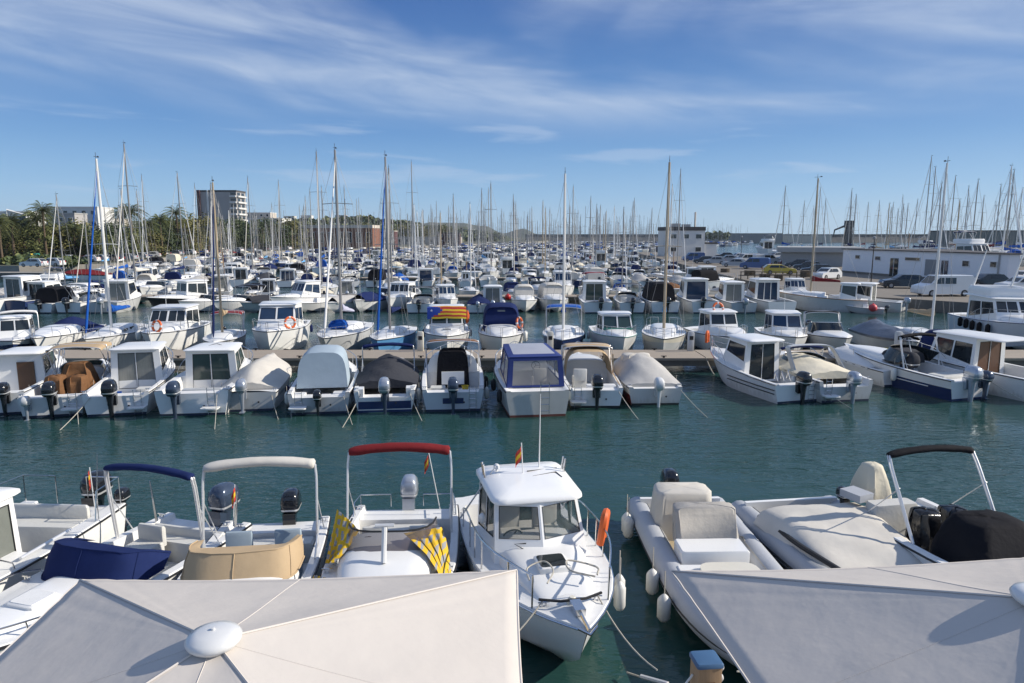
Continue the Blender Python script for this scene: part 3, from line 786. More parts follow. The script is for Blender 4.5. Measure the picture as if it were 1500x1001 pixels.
# ---------------------------------------------------------------- front row (bows towards the quay)
# little cabin boat in the middle
f4 = Boat('cabin_boat', 'white cabin boat with two-pane windscreen and orange horseshoe buoy, bow beside the parasol', 'motorboat', 6.2, 2.42, zb=1.18, zs=.80, cock=(.5, 1.7), gw=.2, pw=2.6, tm=.45, bottom=antif_k, strake=steel, rub=.016)
f4.place(-.22, 14.95, R(180 + 12))
f4.hump(2.9, 5.35, .84, .30, wf=.5, name='foredeck_trunk')
f4.house(1.75, 3.62, .90, 1.98, z0=1.0, rake=.42, lean=.10, wf=.86, side=2, g=mat('clear glass', (.10, .14, .135), .05, var=.2, spec=.7, alpha=.35), gd=glass_g, za=.3, band=(.40, .93), vee=.22, over=.14, crown=.10, thick=.06)
for sg in (-1, 1):
    for k in range(2): MB().tube([(sg * .78, 2.1 + .14 * k, f4.rz - .10), (sg * .82, 2.1 + .14 * k, f4.rz + .22)], .022, 6).build('rod_holder', steel, f4.root)
MB().lathe([(.035, 0), (.02, .02), (.02, .09), (.06, .11), (.06, .17), (.03, .2)], 10, at=(.52, 2.05, f4.rz - .06)).build('anchor_light', engw, f4.root)
f4.antenna(-.35, 2.0, f4.rz - .02, 1.5, (-.02, -.02)); f4.flag(.05, 2.3, f4.rz - .02, .62, (.03, -.08))
MB().tube([(-.1, 2.5, f4.rz + .0), (-.6, 2.35, f4.rz - .0), (-.65, 2.6, f4.rz - .02)], .012, 5).tube([(-.05, 2.25, f4.rz + .02), (-.7, 2.05, f4.rz - .03)], .012, 5).build('roof_cable', rubber, f4.root)
f4.seat(.38, 2.55, .5, .45, .35, .75, .6, vinyl); f4.seat(-.38, 2.55, .5, .45, .35, .75, .6, vinyl); f4.wheel(.4, 3.0, 1.2)
MB().box((0, 3.2, .95), (1.5, .3, .35)).build('dashboard', greyish, f4.root)
f4.rail(1.2, h=.55, n=6, yb=5.3, split=True, si=0, r=.017); f4.rail(1.2, h=.55, n=6, yb=5.3, split=True, si=1, r=.017)
f4.hatch(.02, 4.35, .5, .46, z=f4.dz(4.35) + .26)
MB().tube(bez([(-.55, 5.0, 1.36), (-.62, 4.75, 1.36), (-.2, 4.55, 1.42), (-.15, 4.85, 1.40), (-.5, 5.05, 1.36)], 5), .016, 5).tube(bez([(.55, 4.95, 1.36), (.5, 4.6, 1.38), (.2, 4.5, 1.42), (.12, 4.8, 1.40), (.3, 5.1, 1.36)], 5), .014, 5).build('anchor_rope', rope_m, f4.root)
MB().box((0, 5.72, 1.27), (.16, .3, .10)).tube([(0, 5.6, 1.28), (0, 6.28, 1.24)], .03, 6).tube([(-.14, 6.2, 1.24), (0, 6.32, 1.2), (.14, 6.2, 1.24)], .022, 5).build('anchor', steel, f4.root)
MB().lathe([(.09, 0), (.10, .05), (.07, .12), (.04, .16)], 12, at=(0, 5.45, f4.dz(5.45))).build('windlass', cream, f4.root)
for sg in (-1, 1): f4.cleat(sg * .42, 5.35)
MB().tube([(-.5, 5.35, 1.25), (-.2, 5.5, 1.27), (.2, 5.5, 1.27), (.5, 5.35, 1.25)], .022, 5).build('bow_line', rubber, f4.root)
MB().tube([(.32, 3.72, 1.25), (.5, 3.62, 1.34), (.3, 3.66, 1.35)], .011, 4).build('wiper', rubber, f4.root)
f4.outboard(0, -.2, .75, 1.05, engk)
MB().ball((.98, 3.05, 1.62), (.07, .06, .1)).tube([(.9, 3.0, 1.4), (.98, 3.05, 1.6)], .02, 5).build('mirror', engw, f4.root)
p = boat_pt(f4, -1.13, 3.55, 1.22)
o = MB().tube(bez([(-.17, 0, 0), (-.17, 0, .38), (-.09, 0, .52), (.09, 0, .52), (.17, 0, .38), (.17, 0, 0)], 5), .072, 8).build('horseshoe_buoy', orange); o.location = p; o.rotation_euler = (R(8), 0, R(75)); tag(o, 'orange horseshoe buoy hung on the bow rail of the little white cabin boat', 'life buoy')
for k, (yy, zz) in enumerate(((4.45, .50), (4.62, .46))):
    p = boat_pt(f4, -f4.half(yy) - .12, yy, zz); fender(p.x, p.y, p.z, 'white fender hanging by the bow of the little cabin boat', r=.10)
rope(boat_pt(f4, .42, 5.35, 1.25), (-.6, 8.6, .78), 'thin mooring line from the little cabin boat bow to the quay beside the parasol')
rope(boat_pt(f4, -.42, 5.35, 1.25), (2.0, 8.6, .78), 'thin mooring line from the little cabin boat bow towards the blue topped pedestal')

# open boat with red rolled awning and yellow towels
f3 = Boat('bowrider', 'white open boat with red rolled awning and yellow checked towels over its windscreen', 'motorboat', 5.5, 2.35, zb=1.08, zs=.86, cock=(.55, 2.9), gw=.15, zt=.74, pw=2.6)
f3.place(-2.28, 14.2, R(180 + 2.5))
f3.hump(2.45, 4.9, .93, .40, wf=.5)
f3.screen(3.35, .86, .42, rake=.30, back=.85, g=mat('smoked screen', (.12, .095, .095), .08, var=.3, alpha=.72), frame=rubber, z=1.22)
f3.bimini(1.5, 1.02, 1.58, c_red, rake=.35)
f3.outboard(-.02, -.18, .98, 1.0, engs); f3.flag(-.72, .3, .9, 1.25, (.18, -.05))
f3.seat(.45, 1.9, .5, .5, .3, .45, .45, vinyl); f3.seat(-.45, 1.9, .5, .5, .3, .45, .45, vinyl); f3.seat(0, .85, 1.5, .4, .3, .42, 0, vinyl)
f3.wheel(.4, 2.55, 1.2); MB().box((0, 2.75, .78), (1.7, .3, .75)).build('dashboard', white, f3.root)
MB().tube([(.0, 3.62, 1.35), (.0, 3.4, 1.88)], .045, 8).tube([(-.16, 3.38, 1.9), (.16, 3.38, 1.9)], .03, 6).build('light_post', engw, f3.root)
f3.stern_rail(.25, .05, .5)
def towel(b, pts, label):
    """cloth hung in folds: pts = rows of points from the top edge down, in the boat's frame"""
    rows = []
    for i, rw in enumerate(pts):
        a, c = Vector(rw[0]), Vector(rw[1]); row = []
        for j in range(13):
            t = j / 12; p = a.lerp(c, t); f = math.sin(j * 1.9 + i * .4) * .045 * (.3 + i * .35); row.append(p + Vector((f * .5, f, f * .4)))
        rows.append(row)
    o = MB().loft([r + [q - Vector((.0, .012, .012)) for q in reversed(r)] for r in rows]).build('towel', towel_m, sharp=70)
    o.location = b.root.location; o.rotation_euler = b.root.rotation_euler
    return tag(o, label, 'towel')
towel(f3, [[(-.25, 2.86, 1.52), (-.90, 2.70, 1.55)], [(-.42, 3.10, 1.50), (-.97, 2.85, 1.42)], [(-.70, 3.35, 1.36), (-1.02, 3.05, 1.24)], [(-.92, 3.6, 1.18), (-1.06, 3.3, 1.08)], [(-1.0, 3.85, 1.08), (-1.1, 3.6, .92)]], 'yellow and grey checked towel draped over the windscreen corner beside the cabin boat')
towel(f3, [[(1.04, 2.2, 1.72), (.55, 2.75, 1.55)], [(1.06, 2.5, 1.45), (.66, 3.0, 1.42)], [(1.08, 2.7, 1.2), (.76, 3.2, 1.34)], [(1.1, 2.85, .98), (.9, 3.3, 1.22)]], 'yellow and grey checked towel hung from the awning leg beside the tan covered screen')
towel(f3, [[(1.25, 3.2, .95), (1.02, 3.4, 1.0)], [(1.3, 3.35, .85), (1.06, 3.6, .96)], [(1.28, 3.5, .72), (1.1, 3.8, .9)]], 'crumpled yellow towel lying over the gunwale of the boat with red awning')

# open boat, white rolled awning and tan screen cover
f2 = Boat('open_boat', 'white open boat with white rolled awning and a tan cover over its windscreen', 'motorboat', 5.3, 2.30, zb=1.05, zs=.84, cock=(.5, 2.9), gw=.17, zt=.74, pw=2.6)
f2.place(-4.88, 13.5, R(180 + 7))
f2.hump(2.6, 4.8, .9, .30, wf=.5)
def screen_cover(b, y, w, z, h, back, m, rake=.25, n=16, sq=.55, tp=.7):
    a = [-math.pi / 2 + math.pi * i / n for i in range(n + 1)]
    lo = [(w * math.copysign(abs(math.sin(t)) ** sq, math.sin(t)), y - back + back * max(math.cos(t), 0) ** .6, z + .015 * math.sin(t * 7)) for t in a]
    hi = [(p[0] * .93, p[1] - rake + .02 * math.sin(i * 1.7), z + h * (tp + (1 - tp) * max(math.cos(t), 0) ** .4)) for i, (p, t) in enumerate(zip(lo, a))]
    md = [vl(p, q, .55) for p, q in zip(lo, hi)]; md = [(p[0] * 1.02, p[1] + .03, p[2]) for p in md]
    inn = [(p[0] * .9, p[1] - .10, p[2] - .02) for p in hi]; ini = [(p[0] * .88, p[1] - .12, p[2] - h * .6) for p in hi]
    lid = [(p[0] * .8, y - back * .75, z + h * .80) for p in hi]
    o = MB().grid([lo, md, hi, inn, lid]).build('screen_cover', m, b.root, sharp=60)
    sm = MB().tube([(p[0] * 1.01, p[1] + .008, p[2]) for p in lo], .014, 5).tube([(p[0], p[1], p[2] + .006) for p in hi], .012, 5)
    for i in (3, 8, 13): sm.tube([(p[0] * 1.006, p[1] + .006, p[2]) for p in (lo[i], md[i], hi[i])], .007, 4)
    sm.build('cover_piping', m, o)
    return o
screen_cover(f2, 3.35, .95, 1.14, .46, .95, c_tan, tp=.62)
f2.bimini(1.5, 1.03, 1.55, c_lgrey, rake=.3)
f2.outboard(-.25, -.1, .95, 1.0, engk); f2.flag(.8, .35, .9, .9, (-.12, .1))
f2.seat(.45, 1.45, .5, .45, .3, .5, .45, c_bgrey); f2.seat(-.45, 1.45, .5, .45, .3, .5, .45, c_bgrey); f2.seat(0, .75, 1.7, .35, .3, .4, 0, vinyl)
f2.antenna(.72, .5, .95, .75, (-.15, .1), .02, name='rod_holder', m=steel)
MB().tube([(-1.1, 2.2, 1.0), (-1.0, 1.0, 1.2)], .02, 5).build('boat_hook', alu, f2.root)

# navy covered boat
f1 = Boat('open_boat', 'white open boat with navy rolled awning, navy screen cover and bare roomy foredeck', 'motorboat', 5.6, 2.25, zb=1.08, zs=.84, cock=(.5, 2.7), gw=.18, zt=.72, pw=2.5)
f1.place(-6.35, 13.55, R(180 - 15.5))
screen_cover(f1, 3.2, .98, 1.0, .54, .9, c_navy, sq=.42, tp=.30)
f1.bimini(1.35, 1.0, 1.5, c_navy, rake=-.15, r=.06)
f1.outboard(-.25, -.15, 1.0, 1.15, engb); f1.seat(.45, 1.3, .6, .5, .3, .5, .4, vinyl); f1.seat(0, .75, 1.7, .35, .3, .42, .25, vinyl)
f1.hump(3.0, 5.0, .55, .14, wf=.6, name='foredeck_locker'); f1.hatch(0, 3.9, .5, .45, z=f1.dz(3.9) + .14, m=deckw)
f1.antenna(.85, .5, .9, .9, (0, .1), .02, name='rod_holder', m=steel); f1.rail(2.9, h=.22, n=3)
for sg in (-1, 1): f1.cleat(sg * .45, 4.9)

# cabin boat at the frame's edge
f0 = Boat('cabin_boat', 'white cabin boat at the picture edge with sliding hull rail and black outboard', 'motorboat', 6.6, 2.5, zb=1.25, zs=.92, cock=(.6, 2.5), gw=.3, zt=.85)
f0.place(-9.55, 14.2, R(180 - 3))
f0.house(2.4, 4.3, .74, 2.05, z0=1.1, rake=.5, za=.3, g=mat('hazy glass', (.16, .17, .15), .1, var=.3), band=(.35, .93), over=.14, aft='panes')
f0.hump(3.9, 6.0, .8, .22, wf=.5); f0.outboard(-.35, -.2, 1.0, 1.15, engk); f0.outboard(-1.0, -.1, .95, .6, engk)
f0.flag(-.95, .7, .95, 1.05, (.02, .02)); f0.antenna(-.7, .3, .95, 1.2, (-.1, .0), .012, name='rod_holder', m=steel); f0.rail(3.2, h=.5, n=4); f0.stern_rail(.6, .05, .9)
MB().tube([(-.9, 3.3, f0.rz - .1), (-.9, 3.0, f0.rz + .35), (.9, 3.0, f0.rz + .35), (.9, 3.3, f0.rz - .1)], .018, 5).build('roof_rail', steel, f0.root)
f0.seat(0, 1.0, 1.7, .5, .3, .62, .4, vinyl, yback=-1); MB().box((-.3, .72, .96), (.75, .03, .10)).build('vent_slot', rubber, f0.root)
MB().tube([(-1.05, 1.6, 1.05), (-1.08, 2.9, 1.1)], .03, 6).build('grab_rail', alu, f0.root)

for b_ in (f1, f2, f3):
    for sg in (-1, 1):
        b_.cleat(sg * (b_.half(.25) - .1), .25); b_.cleat(sg * (b_.half(3.2) - .1), 3.2)
    o = MB()
    for k in range(7): o.tube([(.55 + (.16 + .012 * k) * math.cos(a), 1.0 + (.16 + .012 * k) * math.sin(a), .335 + .014 * k) for a in (2 * math.pi * q / 14 for q in range(14))], .011, 4, closed=True)
    o.build('coiled_line', rope_m, b_.root)
    MB().box((-.3, 1.4, b_.floor + .012), (.7, .9, .02)).build('sole_hatch', vinyl, b_.root)
# inflatables
def rib(name, label, L, B, r, tube_m, floor_m=sand_floor, zb=1.0, patch=None):
    root = empty(name); tag(root, label, 'inflatable boat')
    w = B / 2 - r
    def path(sg): return bez([(sg * w, -.35, .42), (sg * w, .2, .42), (sg * w, L * .5, .44), (sg * w * .88, L * .74, .52), (sg * w * .5, L * .92, zb * .70), (sg * w * .12, L - r, zb * .78), (0, L - r, zb * .79)], 5)
    for sg in (-1, 1):
        P = path(sg); n = len(P); MB().tube(P, [r * .25, r * .7, r * .95] + [r] * (n - 3), 14).build('buoyancy_tube', tube_m, root, sharp=70)
        MB().tube([p + Vector((sg * r * .98, 0, -.02)) for p in P[3:-2]], .025, 5).build('rubbing_strake', rubber, root)
        b = MB()
        for i in range(4, n - 8, 4): b.tube([P[i] + Vector((-sg * r * .55, -.12, r * .80)), P[i] + Vector((-sg * r * .5, 0, r * .95)), P[i] + Vector((-sg * r * .55, .12, r * .80))], .014, 4)
        b.tube([P[i] + Vector((-sg * r * .62, 0, r * .82)) for i in range(3, n - 8)], .010, 4)
        b.build('grab_line', rope_m, root)
    rows = []
    for i in range(9):
        y = L * .96 * i / 8; t = i / 8; ww = w * (1 - max(0, (t - .5) / .5) ** 2.2) + .02
        rows.append([(-ww, y, .42 + .3 * t ** 3), (-ww * .8, y, .02 + .55 * t ** 3), (0, y, -.3 + .8 * t ** 3), (ww * .8, y, .02 + .55 * t ** 3), (ww, y, .42 + .3 * t ** 3)])
    MB().grid(rows).build('hull', white, root)
    MB().grid([[(a[0][0], a[0][1], a[0][2] - .1), (0, a[0][1], a[0][2] - .1), (a[-1][0], a[0][1], a[0][2] - .1)] for a in rows]).build('cockpit_sole', floor_m, root)
    MB().box((0, .08, .38), (2 * w, .1, .75)).build('transom', white, root)
    B_ = Boat.__new__(Boat); B_.root = root; B_.L = L; B_.B = B; B_.zs = .7; B_.half = lambda y: w + r; B_.dz = lambda y: .44 + r; B_.camber = 0
    return B_
def cloth_box(b, name, x, y, z0, w, d, h, m, top=.8, lean=0, wr=.02, dome=.06):
    rr = random.Random(int(x * 10 + y * 100)); rows = []
    for i in range(8):
        t = i / 7; f = lerp(1.0, top, t ** 2); rq = rquad([(x - w / 2 * f, y - d / 2 * f + lean * t, z0 + h * t), (x + w / 2 * f, y - d / 2 * f + lean * t, z0 + h * t), (x + w / 2 * f, y + d / 2 * f + lean * t, z0 + h * t), (x - w / 2 * f, y + d / 2 * f + lean * t, z0 + h * t)], min(w, d) * .25, 4)
        rows.append([p + Vector((math.sin(k * 1.7 + i * .5) * wr, math.cos(k * 2.3 + i * .4) * wr, rr.uniform(-wr, wr) * .4)) for k, p in enumerate(rq)])
    rows += [scale_ring(rows[-1], .9, dome * .6), scale_ring(rows[-1], .5, dome), scale_ring(rows[-1], .08, dome)]
    return MB().loft(rows).build(name, m, b.root, sharp=60)
f5 = rib('inflatable_boat', 'grey inflatable boat with two cloth covered consoles and white fenders along its tube', 6.4, 2.35, .26, hyp, zb=.95)
f5.root.location = (3.85, 15.0, 0); f5.root.rotation_euler.z = R(180 + 1)
cloth_box(f5, 'seat_cover', .22, 1.0, .3, 1.25, .75, 1.02, c_lgrey, .92); cloth_box(f5, 'console_cover', .08, 2.35, .75, 1.22, .38, .62, mat('taupe canvas', (.40, .375, .34), .85, var=.1, bump=.5, bscale=6), .97, lean=-.25)
f5.seat(.1, 2.75, 1.3, .6, .1, .78, 0, white, name='console'); f5.seat(.25, 3.75, 1.3, 1.1, .1, .62, 0, white, name='bow_seat')
MB().loft([[(q[0] * 1, q[1] * 1, z_) for q in rquad([(-.5, 3.35, 0), (.55, 3.35, 0), (.55, 3.95, 0), (-.5, 3.95, 0)], .28, 4)] for z_ in (.72, .80, .83)]).build('bow_cushion', cream, f5.root)
f5.outboard(.15, -.25, .82, 1.0, engk)
for k, (yy, side) in enumerate(((.55, 1), (.75, 1), (3.15, 1), (4.05, 1))):
    p = boat_pt(f5, side * 1.30, yy, .10); fender(p.x, p.y, p.z, 'white fender along the tube of the grey inflatable', r=.12, h=.48)
f6 = rib('inflatable_boat', 'navy and grey inflatable boat under one big pale tarpaulin', 5.8, 2.75, .27, hyp, zb=.95)
f6.root.location = (6.35, 14.9, 0); f6.root.rotation_euler.z = R(180 + 8)
rr = random.Random(4); rows = []
for i in range(15):
    t = i / 14; y = lerp(.9, 3.5, t); top = .96 + .05 * math.sin(t * 9) - .42 * max(0, (t - .55) / .45) ** 1.1; row = []
    for j in range(17):
        q = -1 + j / 8; s_ = 1 - abs(q) ** 10; x = q * lerp(1.34, 1.12, t); z = .62 + (top - .62) * s_ + rr.uniform(-.012, .012) + .014 * math.sin(q * 5 + t * 12) * s_ + .018 * abs(math.sin(q * 3.1 + t * 7.3)) ** 4 * s_
        row.append((x, y, z))
    rows.append(row)
b = MB().grid(rows); b.add(rows[0], [tuple(range(17))]); b.build('tarpaulin', c_lgrey, f6.root, sharp=50)
MB().tube([(1.15, .8, .72), (1.15, 2.4, .80), (1.0, 3.9, .86)], .05, 6).build('side_rail', rubber, f6.root)
MB().box((-.95, 1.0, 1.18), (.42, .5, .16), rz=.3).build('deck_bag', hyp, f6.root)
f6.seat(0, 4.2, 1.3, .9, .1, .6, 0, hypn, name='bow_seat')
f7 = Boat('open_boat', 'white open boat with black rolled awning, black console cover and cream wrapped outboard', 'motorboat', 5.6, 2.3, zb=1.05, zs=.82, cock=(.5, 4.2), gw=.16, zt=.74)
f7.place(8.25, 14.5, R(180 + 10))
f7.bimini(2.1, .98, 1.5, c_black, rake=.85, r=.065)
cloth_box(f7, 'outboard_cover', .15, -.2, .85, .62, .75, .72, c_cream, .6, dome=.10); f7.outboard(.85, -.15, .9, .55, engk)
f7.seat(.38, .75, 1.0, .35, .3, .85, 0, vinyl, name='stern_seat')
for xx in (-.35, .45): cloth_box(f7, 'seat_wrap', xx * .8 - .1, 1.55, .3, .5, .55, .95, mat('black plastic sheet', (.02, .02, .022), .25, var=.3, bump=.8, bscale=6), .8, wr=.04)
cloth_box(f7, 'console_cover', -.18, 2.75, .55, 1.8, 1.3, .92, c_black, .62, lean=-.22, wr=.035)
rope((5.4, 9.4, .62), (3.1, 8.6, .76), 'thin mooring line from the grey inflatable bow down to the pedestal')
o = rope((1.75, 9.5, .12), (2.7, 8.5, .5), 'rope with a clear plastic sleeve floating beside the blue topped pedestal', sag=.03, r=.016)
MB().tube([(.18, -.18, .06), (.5, -.52, .18)], .035, 7).build('rope_sleeve', engw, o)
MB().tube([(0, 0, 0), (0, 0, 0)], .001)
o = MB().tube([(0, 0, 0), (-.45, -.95, 1.35)], [.022, .012], 6).build('fishing_rod', alu); o.location = boat_pt(f3, -1.18, .9, .95); o.rotation_euler = (0, 0, R(70)); tag(o, 'long silver rod leaning outboard between the red awning boat and the cabin boat', 'pole')
# ---------------------------------------------------------------- second row: sterns to the fairway, bows to the pontoon
def A(px, py, yaw): p = pt(px, py, 0); return (p.x, p.y, R(yaw))
GA = None
def mooring(b, x=.9, out=2.2, label=None, side=None):
    a = boat_pt(b, x, .05, b.zs - .1); c = boat_pt(b, x + (.5 if x > 0 else -.5), -out, -.05)
    rope(a, c, label, .05, .014)
# A0 cut by the frame
a0 = Boat('cabin_boat', 'white cabin boat with open brown door, beside the boat heaped with brown tarpaulins', 'motorboat', 6.6, 2.5, zb=1.2, zs=.85, cock=(.5, 2.6), zt=.8)
a0.place(*A(-12, 609, 14)); a0.house(2.6, 4.6, .95, 1.9, rake=.5, za=.3, aft='wall', g=glass_g); a0.outboard(.55, -.2, .8, 1.0, engk)
MB().box((.25, 2.57, .95), (.62, .04, 1.25)).build('door', brownw, a0.root); a0.rail(3.4, n=4); a0.hump(4.2, 6.2, .8, .22)
MB().tube(bez([(-.6, 4.9, 1.2), (-.6, 4.7, 1.75), (.6, 4.7, 1.75), (.6, 4.9, 1.2)], 4), .02, 5).build('grab_rail', alu, a0.root)
# A1 brown covers
a1 = Boat('open_boat', 'white open boat with brown tarpaulins heaped over its seats and a black outboard', 'motorboat', 6.2, 2.4, zb=1.1, zs=.78, cock=(.5, 3.7), zt=.72)
a1.place(*A(78, 611, 15)); a1.outboard(.05, -.2, .85, 1.1, engk); a1.outboard(-.75, -.2, .55, .7, greyish if False else engs, hood=engw)
cloth_box(a1, 'seat_tarpaulin', -.32, 1.5, .3, .75, .7, .95, c_brown, .75, wr=.05); cloth_box(a1, 'seat_tarpaulin', .42, 1.55, .3, .7, .7, .9, c_brown, .8, wr=.05)
cloth_box(a1, 'console_tarpaulin', .15, 2.6, .3, 1.3, .9, 1.25, c_brown, .6, wr=.06)
a1.screen(4.4, .85, .42, rake=.25, back=.8, g=glass_g); a1.hump(3.7, 5.8, .9, .22)
a1.bimini(3.6, 1.0, 1.25, c_tan, fold=False, rake=.1, depth=1.7)
# A2
a2 = Boat('pilothouse_boat', 'white pilothouse boat with curtained double glass doors and shiny dark outboard', 'motorboat', 6.5, 2.5, zb=1.2, zs=.85, cock=(.5, 2.7), zt=.72)
a2.place(*A(172, 609, 13)); a2.house(2.7, 4.7, 1.0, 2.08, rake=.5, za=.35, gd=curtain, g=glass, over=.12, vee=.2); a2.outboard(-.1, -.25, .85, 1.2, engk)
a2.rail(2.4, n=5, mid=True); a2.hump(4.5, 6.1, .75, .2); a2.seat(.75, .85, .5, .5, .35, .5, 0); a2.antenna(.5, 3.2, a2.rz - .05, 1.3)
# A3
a3 = Boat('pilothouse_boat', 'white pilothouse boat with grey blue outboard, next to the pale grey tented boat', 'motorboat', 6.3, 2.9, zb=1.2, zs=.95, cock=(.5, 2.4), zt=.82, gw=.28)
a3.place(*A(283, 609, 6.5)); a3.house(2.4, 4.4, 1.05, 2.08, rake=.5, za=.35, gd=glass_g, g=glass_g, over=.12, vee=.2); a3.outboard(-.55, -.22, .85, 1.1, engb)
a3.rail(2.6, n=5); a3.hump(4.2, 5.9, .8, .2); a3.seat(.2, .62, 1.5, .3, .35, .55, 0, greyish); MB().tube([(.3, 3.0, a3.rz), (.0, 3.3, a3.rz + .03), (-.2, 2.9, a3.rz)], .01, 4).build('roof_cable', rubber, a3.root)
# A4 grey cover
a4 = Boat('covered_boat', 'white motorboat under a pale grey tented tarpaulin with a silver outboard', 'motorboat', 5.9, 2.35, zb=1.05, zs=.72, cock=(.4, 3.6), upper=greyish)
a4.place(*A(363, 603, 9)); a4.cover(.45, 5.6, .78, c_lgrey, ridge=lambda t: (.35 + .65 * math.sin(min(1, t / .32) * 1.57)) if t < .32 else max(.05, 1 - (t - .32) * .95), tent=1.35, wr=.035); a4.outboard(-.12, -.25, .85, 1.0, engs)
# A5 blue grey camper
a5 = Boat('camper_boat', 'white motorboat closed in by a pale blue grey camper canopy, small black outboard', 'motorboat', 6.3, 2.5, zb=1.1, zs=.8, cock=(.6, 3.3), zt=.62, upper=greyish)
a5.place(*A(468, 607, 8)); a5.canopy(1.05, 3.6, .98, 2.25, c_bgrey, z=.78, wf=.85, rnd=4.5, arake=.25, frake=.5); a5.hump(3.3, 5.9, .95, .3); a5.outboard(-.02, -.2, .6, .8, engk)
a5.rail(3.2, n=4); a5.seat(.8, .65, .7, .4, .3, .4, 0, white); a5.seat(-.85, .6, .6, .4, .3, .4, 0, white)
# A6 black cover
a6 = Boat('covered_boat', 'white motorboat under a sagging charcoal cover with navy rolled awning, blue striped transom', 'motorboat', 6.2, 2.5, zb=1.1, zs=.82, cock=(.6, 3.4), zt=.55, stripe=white, bottom=navyh)
a6.place(*A(564, 604, 7)); a6.cover(.9, 4.4, .62, c_char, ridge=lambda t: .35 + .65 * math.sin(t * 2.4) if t < .9 else .2, tent=1.6, wr=.04); a6.outboard(.02, -.25, .85, 1.15, engb, hood=engs)
a6.bimini(3.4, 1.08, 1.15, c_navy, rake=.3, r=.07); MB().box((0, .02, .28), (2.0, .05, .3)).build('transom_panel', navyh, a6.root)
for sg in (-1, 1): MB().box((sg * .95, .35, .72), (.28, .5, .35)).build('stern_step', white, a6.root)
a6.hump(4.2, 5.9, .8, .2)
# A7 cuddy with black curtain
a7 = Boat('cuddy_boat', 'pale blue grey cuddy boat with black cloth over its companionway and brown awning hoop', 'motorboat', 6.4, 2.55, zb=1.2, zs=.85, cock=(.5, 3.0), zt=.72, hull=mat('pale blue gelcoat', (.50, .56, .60), .35, var=.1), upper=mat('pale blue gelcoat upper', (.56, .60, .63), .35, var=.1))
a7.place(*A(664, 603, 5)); a7.hump(3.0, 5.9, 1.05, .75, wf=.5, name='cuddy'); a7.outboard(.0, -.22, .85, 1.1, engb)
a7.canopy(2.75, 3.6, .70, 1.98, c_black, z=.35, rnd=6, name='companionway_curtain'); a7.bimini(3.2, 1.12, 1.30, c_brown, fold=False, rake=.0, depth=.7)
MB().box((0, 2.72, .75), (.95, .05, .55)).build('companionway_board', white, a7.root); a7.antenna(.75, 3.0, 1.2, 1.6); a7.rail(3.2, n=4)
a7.seat(-.6, 1.3, .6, .5, .3, .4, 0); MB().box((.0, .02, .42), (.8, .06, .22)).build('engine_pad', navyh, a7.root)
# A8 clear enclosure, navy frame
a8 = Boat('camper_boat', 'older white boat enclosed by clear plastic panels in bright navy framing, with stern ladder', 'motorboat', 7.0, 2.6, zb=1.25, zs=.98, cock=(.6, 3.9), zt=.95, strake=rubber, rub=.03, stripe=antif_r, bottom=antif_r, hull=mat('chalky white hull', (.55, .54, .50), .5, var=.2))
a8.place(*A(788, 611, 7))
clear = mat('clear plastic panel', (.35, .34, .35), .12, var=.2, alpha=.42, scale=1.5, bump=.35, bscale=3)
def enclosure(b, ya, yf, w, zt, fm, pm, wf=None, z=None):
    wf = wf or w; z = b.dz(ya) if z is None else z; h = .13; e = empty('enclosure', (0, 0, 0)); e.parent = b.root
    A_ = {0: Vector((-w, ya, z)), 1: Vector((w, ya, z)), 2: Vector((wf, yf, z + .1)), 3: Vector((-wf, yf, z + .1))}
    T_ = {0: Vector((-w * .92, ya + .12, zt - .05)), 1: Vector((w * .92, ya + .12, zt - .05)), 2: Vector((wf * .9, yf - .35, zt)), 3: Vector((-wf * .9, yf - .35, zt))}
    f = MB()
    for k in range(4):
        a, c, d, g = A_[k], A_[(k + 1) % 4], T_[(k + 1) % 4], T_[k]
        n = (c - a).cross(g - a).normalized()
        def P(u, v): return a.lerp(c, u).lerp(g.lerp(d, u), v)
        us = [0, .09, .91, 1] if k in (0, 2) else [0, .06, .47, .53, .94, 1]; vs = [0, .07, .88, 1]
        for i in range(len(us) - 1):
            for j in range(3):
                q = [P(us[i], vs[j]), P(us[i + 1], vs[j]), P(us[i + 1], vs[j + 1]), P(us[i], vs[j + 1])]
                if i % 2 == 1 and j == 1: MB().add([p + n * -.01 for p in q], [(0, 1, 2, 3)]).build('clear_panel', pm, e)
                else: f.loft([q, [p + n * .012 for p in q]])
    q = [T_[k] for k in range(4)]; rq = rquad(q, .08, 2)
    f.loft([scale_ring(rq, 1.0), scale_ring(rq, 1.02, .02), scale_ring(rq, .80, .075), scale_ring(rq, .80, .05), scale_ring(rq, .98, -.01)], cap0=False, cap1=False)
    f.build('enclosure_frame', fm, e, sharp=30)
    MB().loft([scale_ring(rq, .81, .055), scale_ring(rq, .81, .072), scale_ring(rq, .4, .10)]).build('roof_panel', mat('cloudy plastic roof', (.40, .39, .41), .3, var=.15, bump=.3, bscale=3), e, sharp=60)
enclosure(a8, .55, 3.9, 1.10, 2.2, c_blue if False else mat('bright navy canvas', (.015, .035, .17), .8, var=.15), clear, 1.0)
a8.hump(3.6, 6.2, 1.0, .5, wf=.55, name='cuddy'); a8.portlights(3.9, 5.4, .86, a8.dz(4.5) + .2, 2); a8.rail(3.4, n=5); a8.ladder(.25, -.06, .12, 1.35, .32)
a8.seat(0, .95, 1.9, .5, .3, .5, 0, vinyl); a8.seat(.5, 2.9, .55, .5, .3, .6, .55); a8.wheel(.45, 3.4, 1.3)
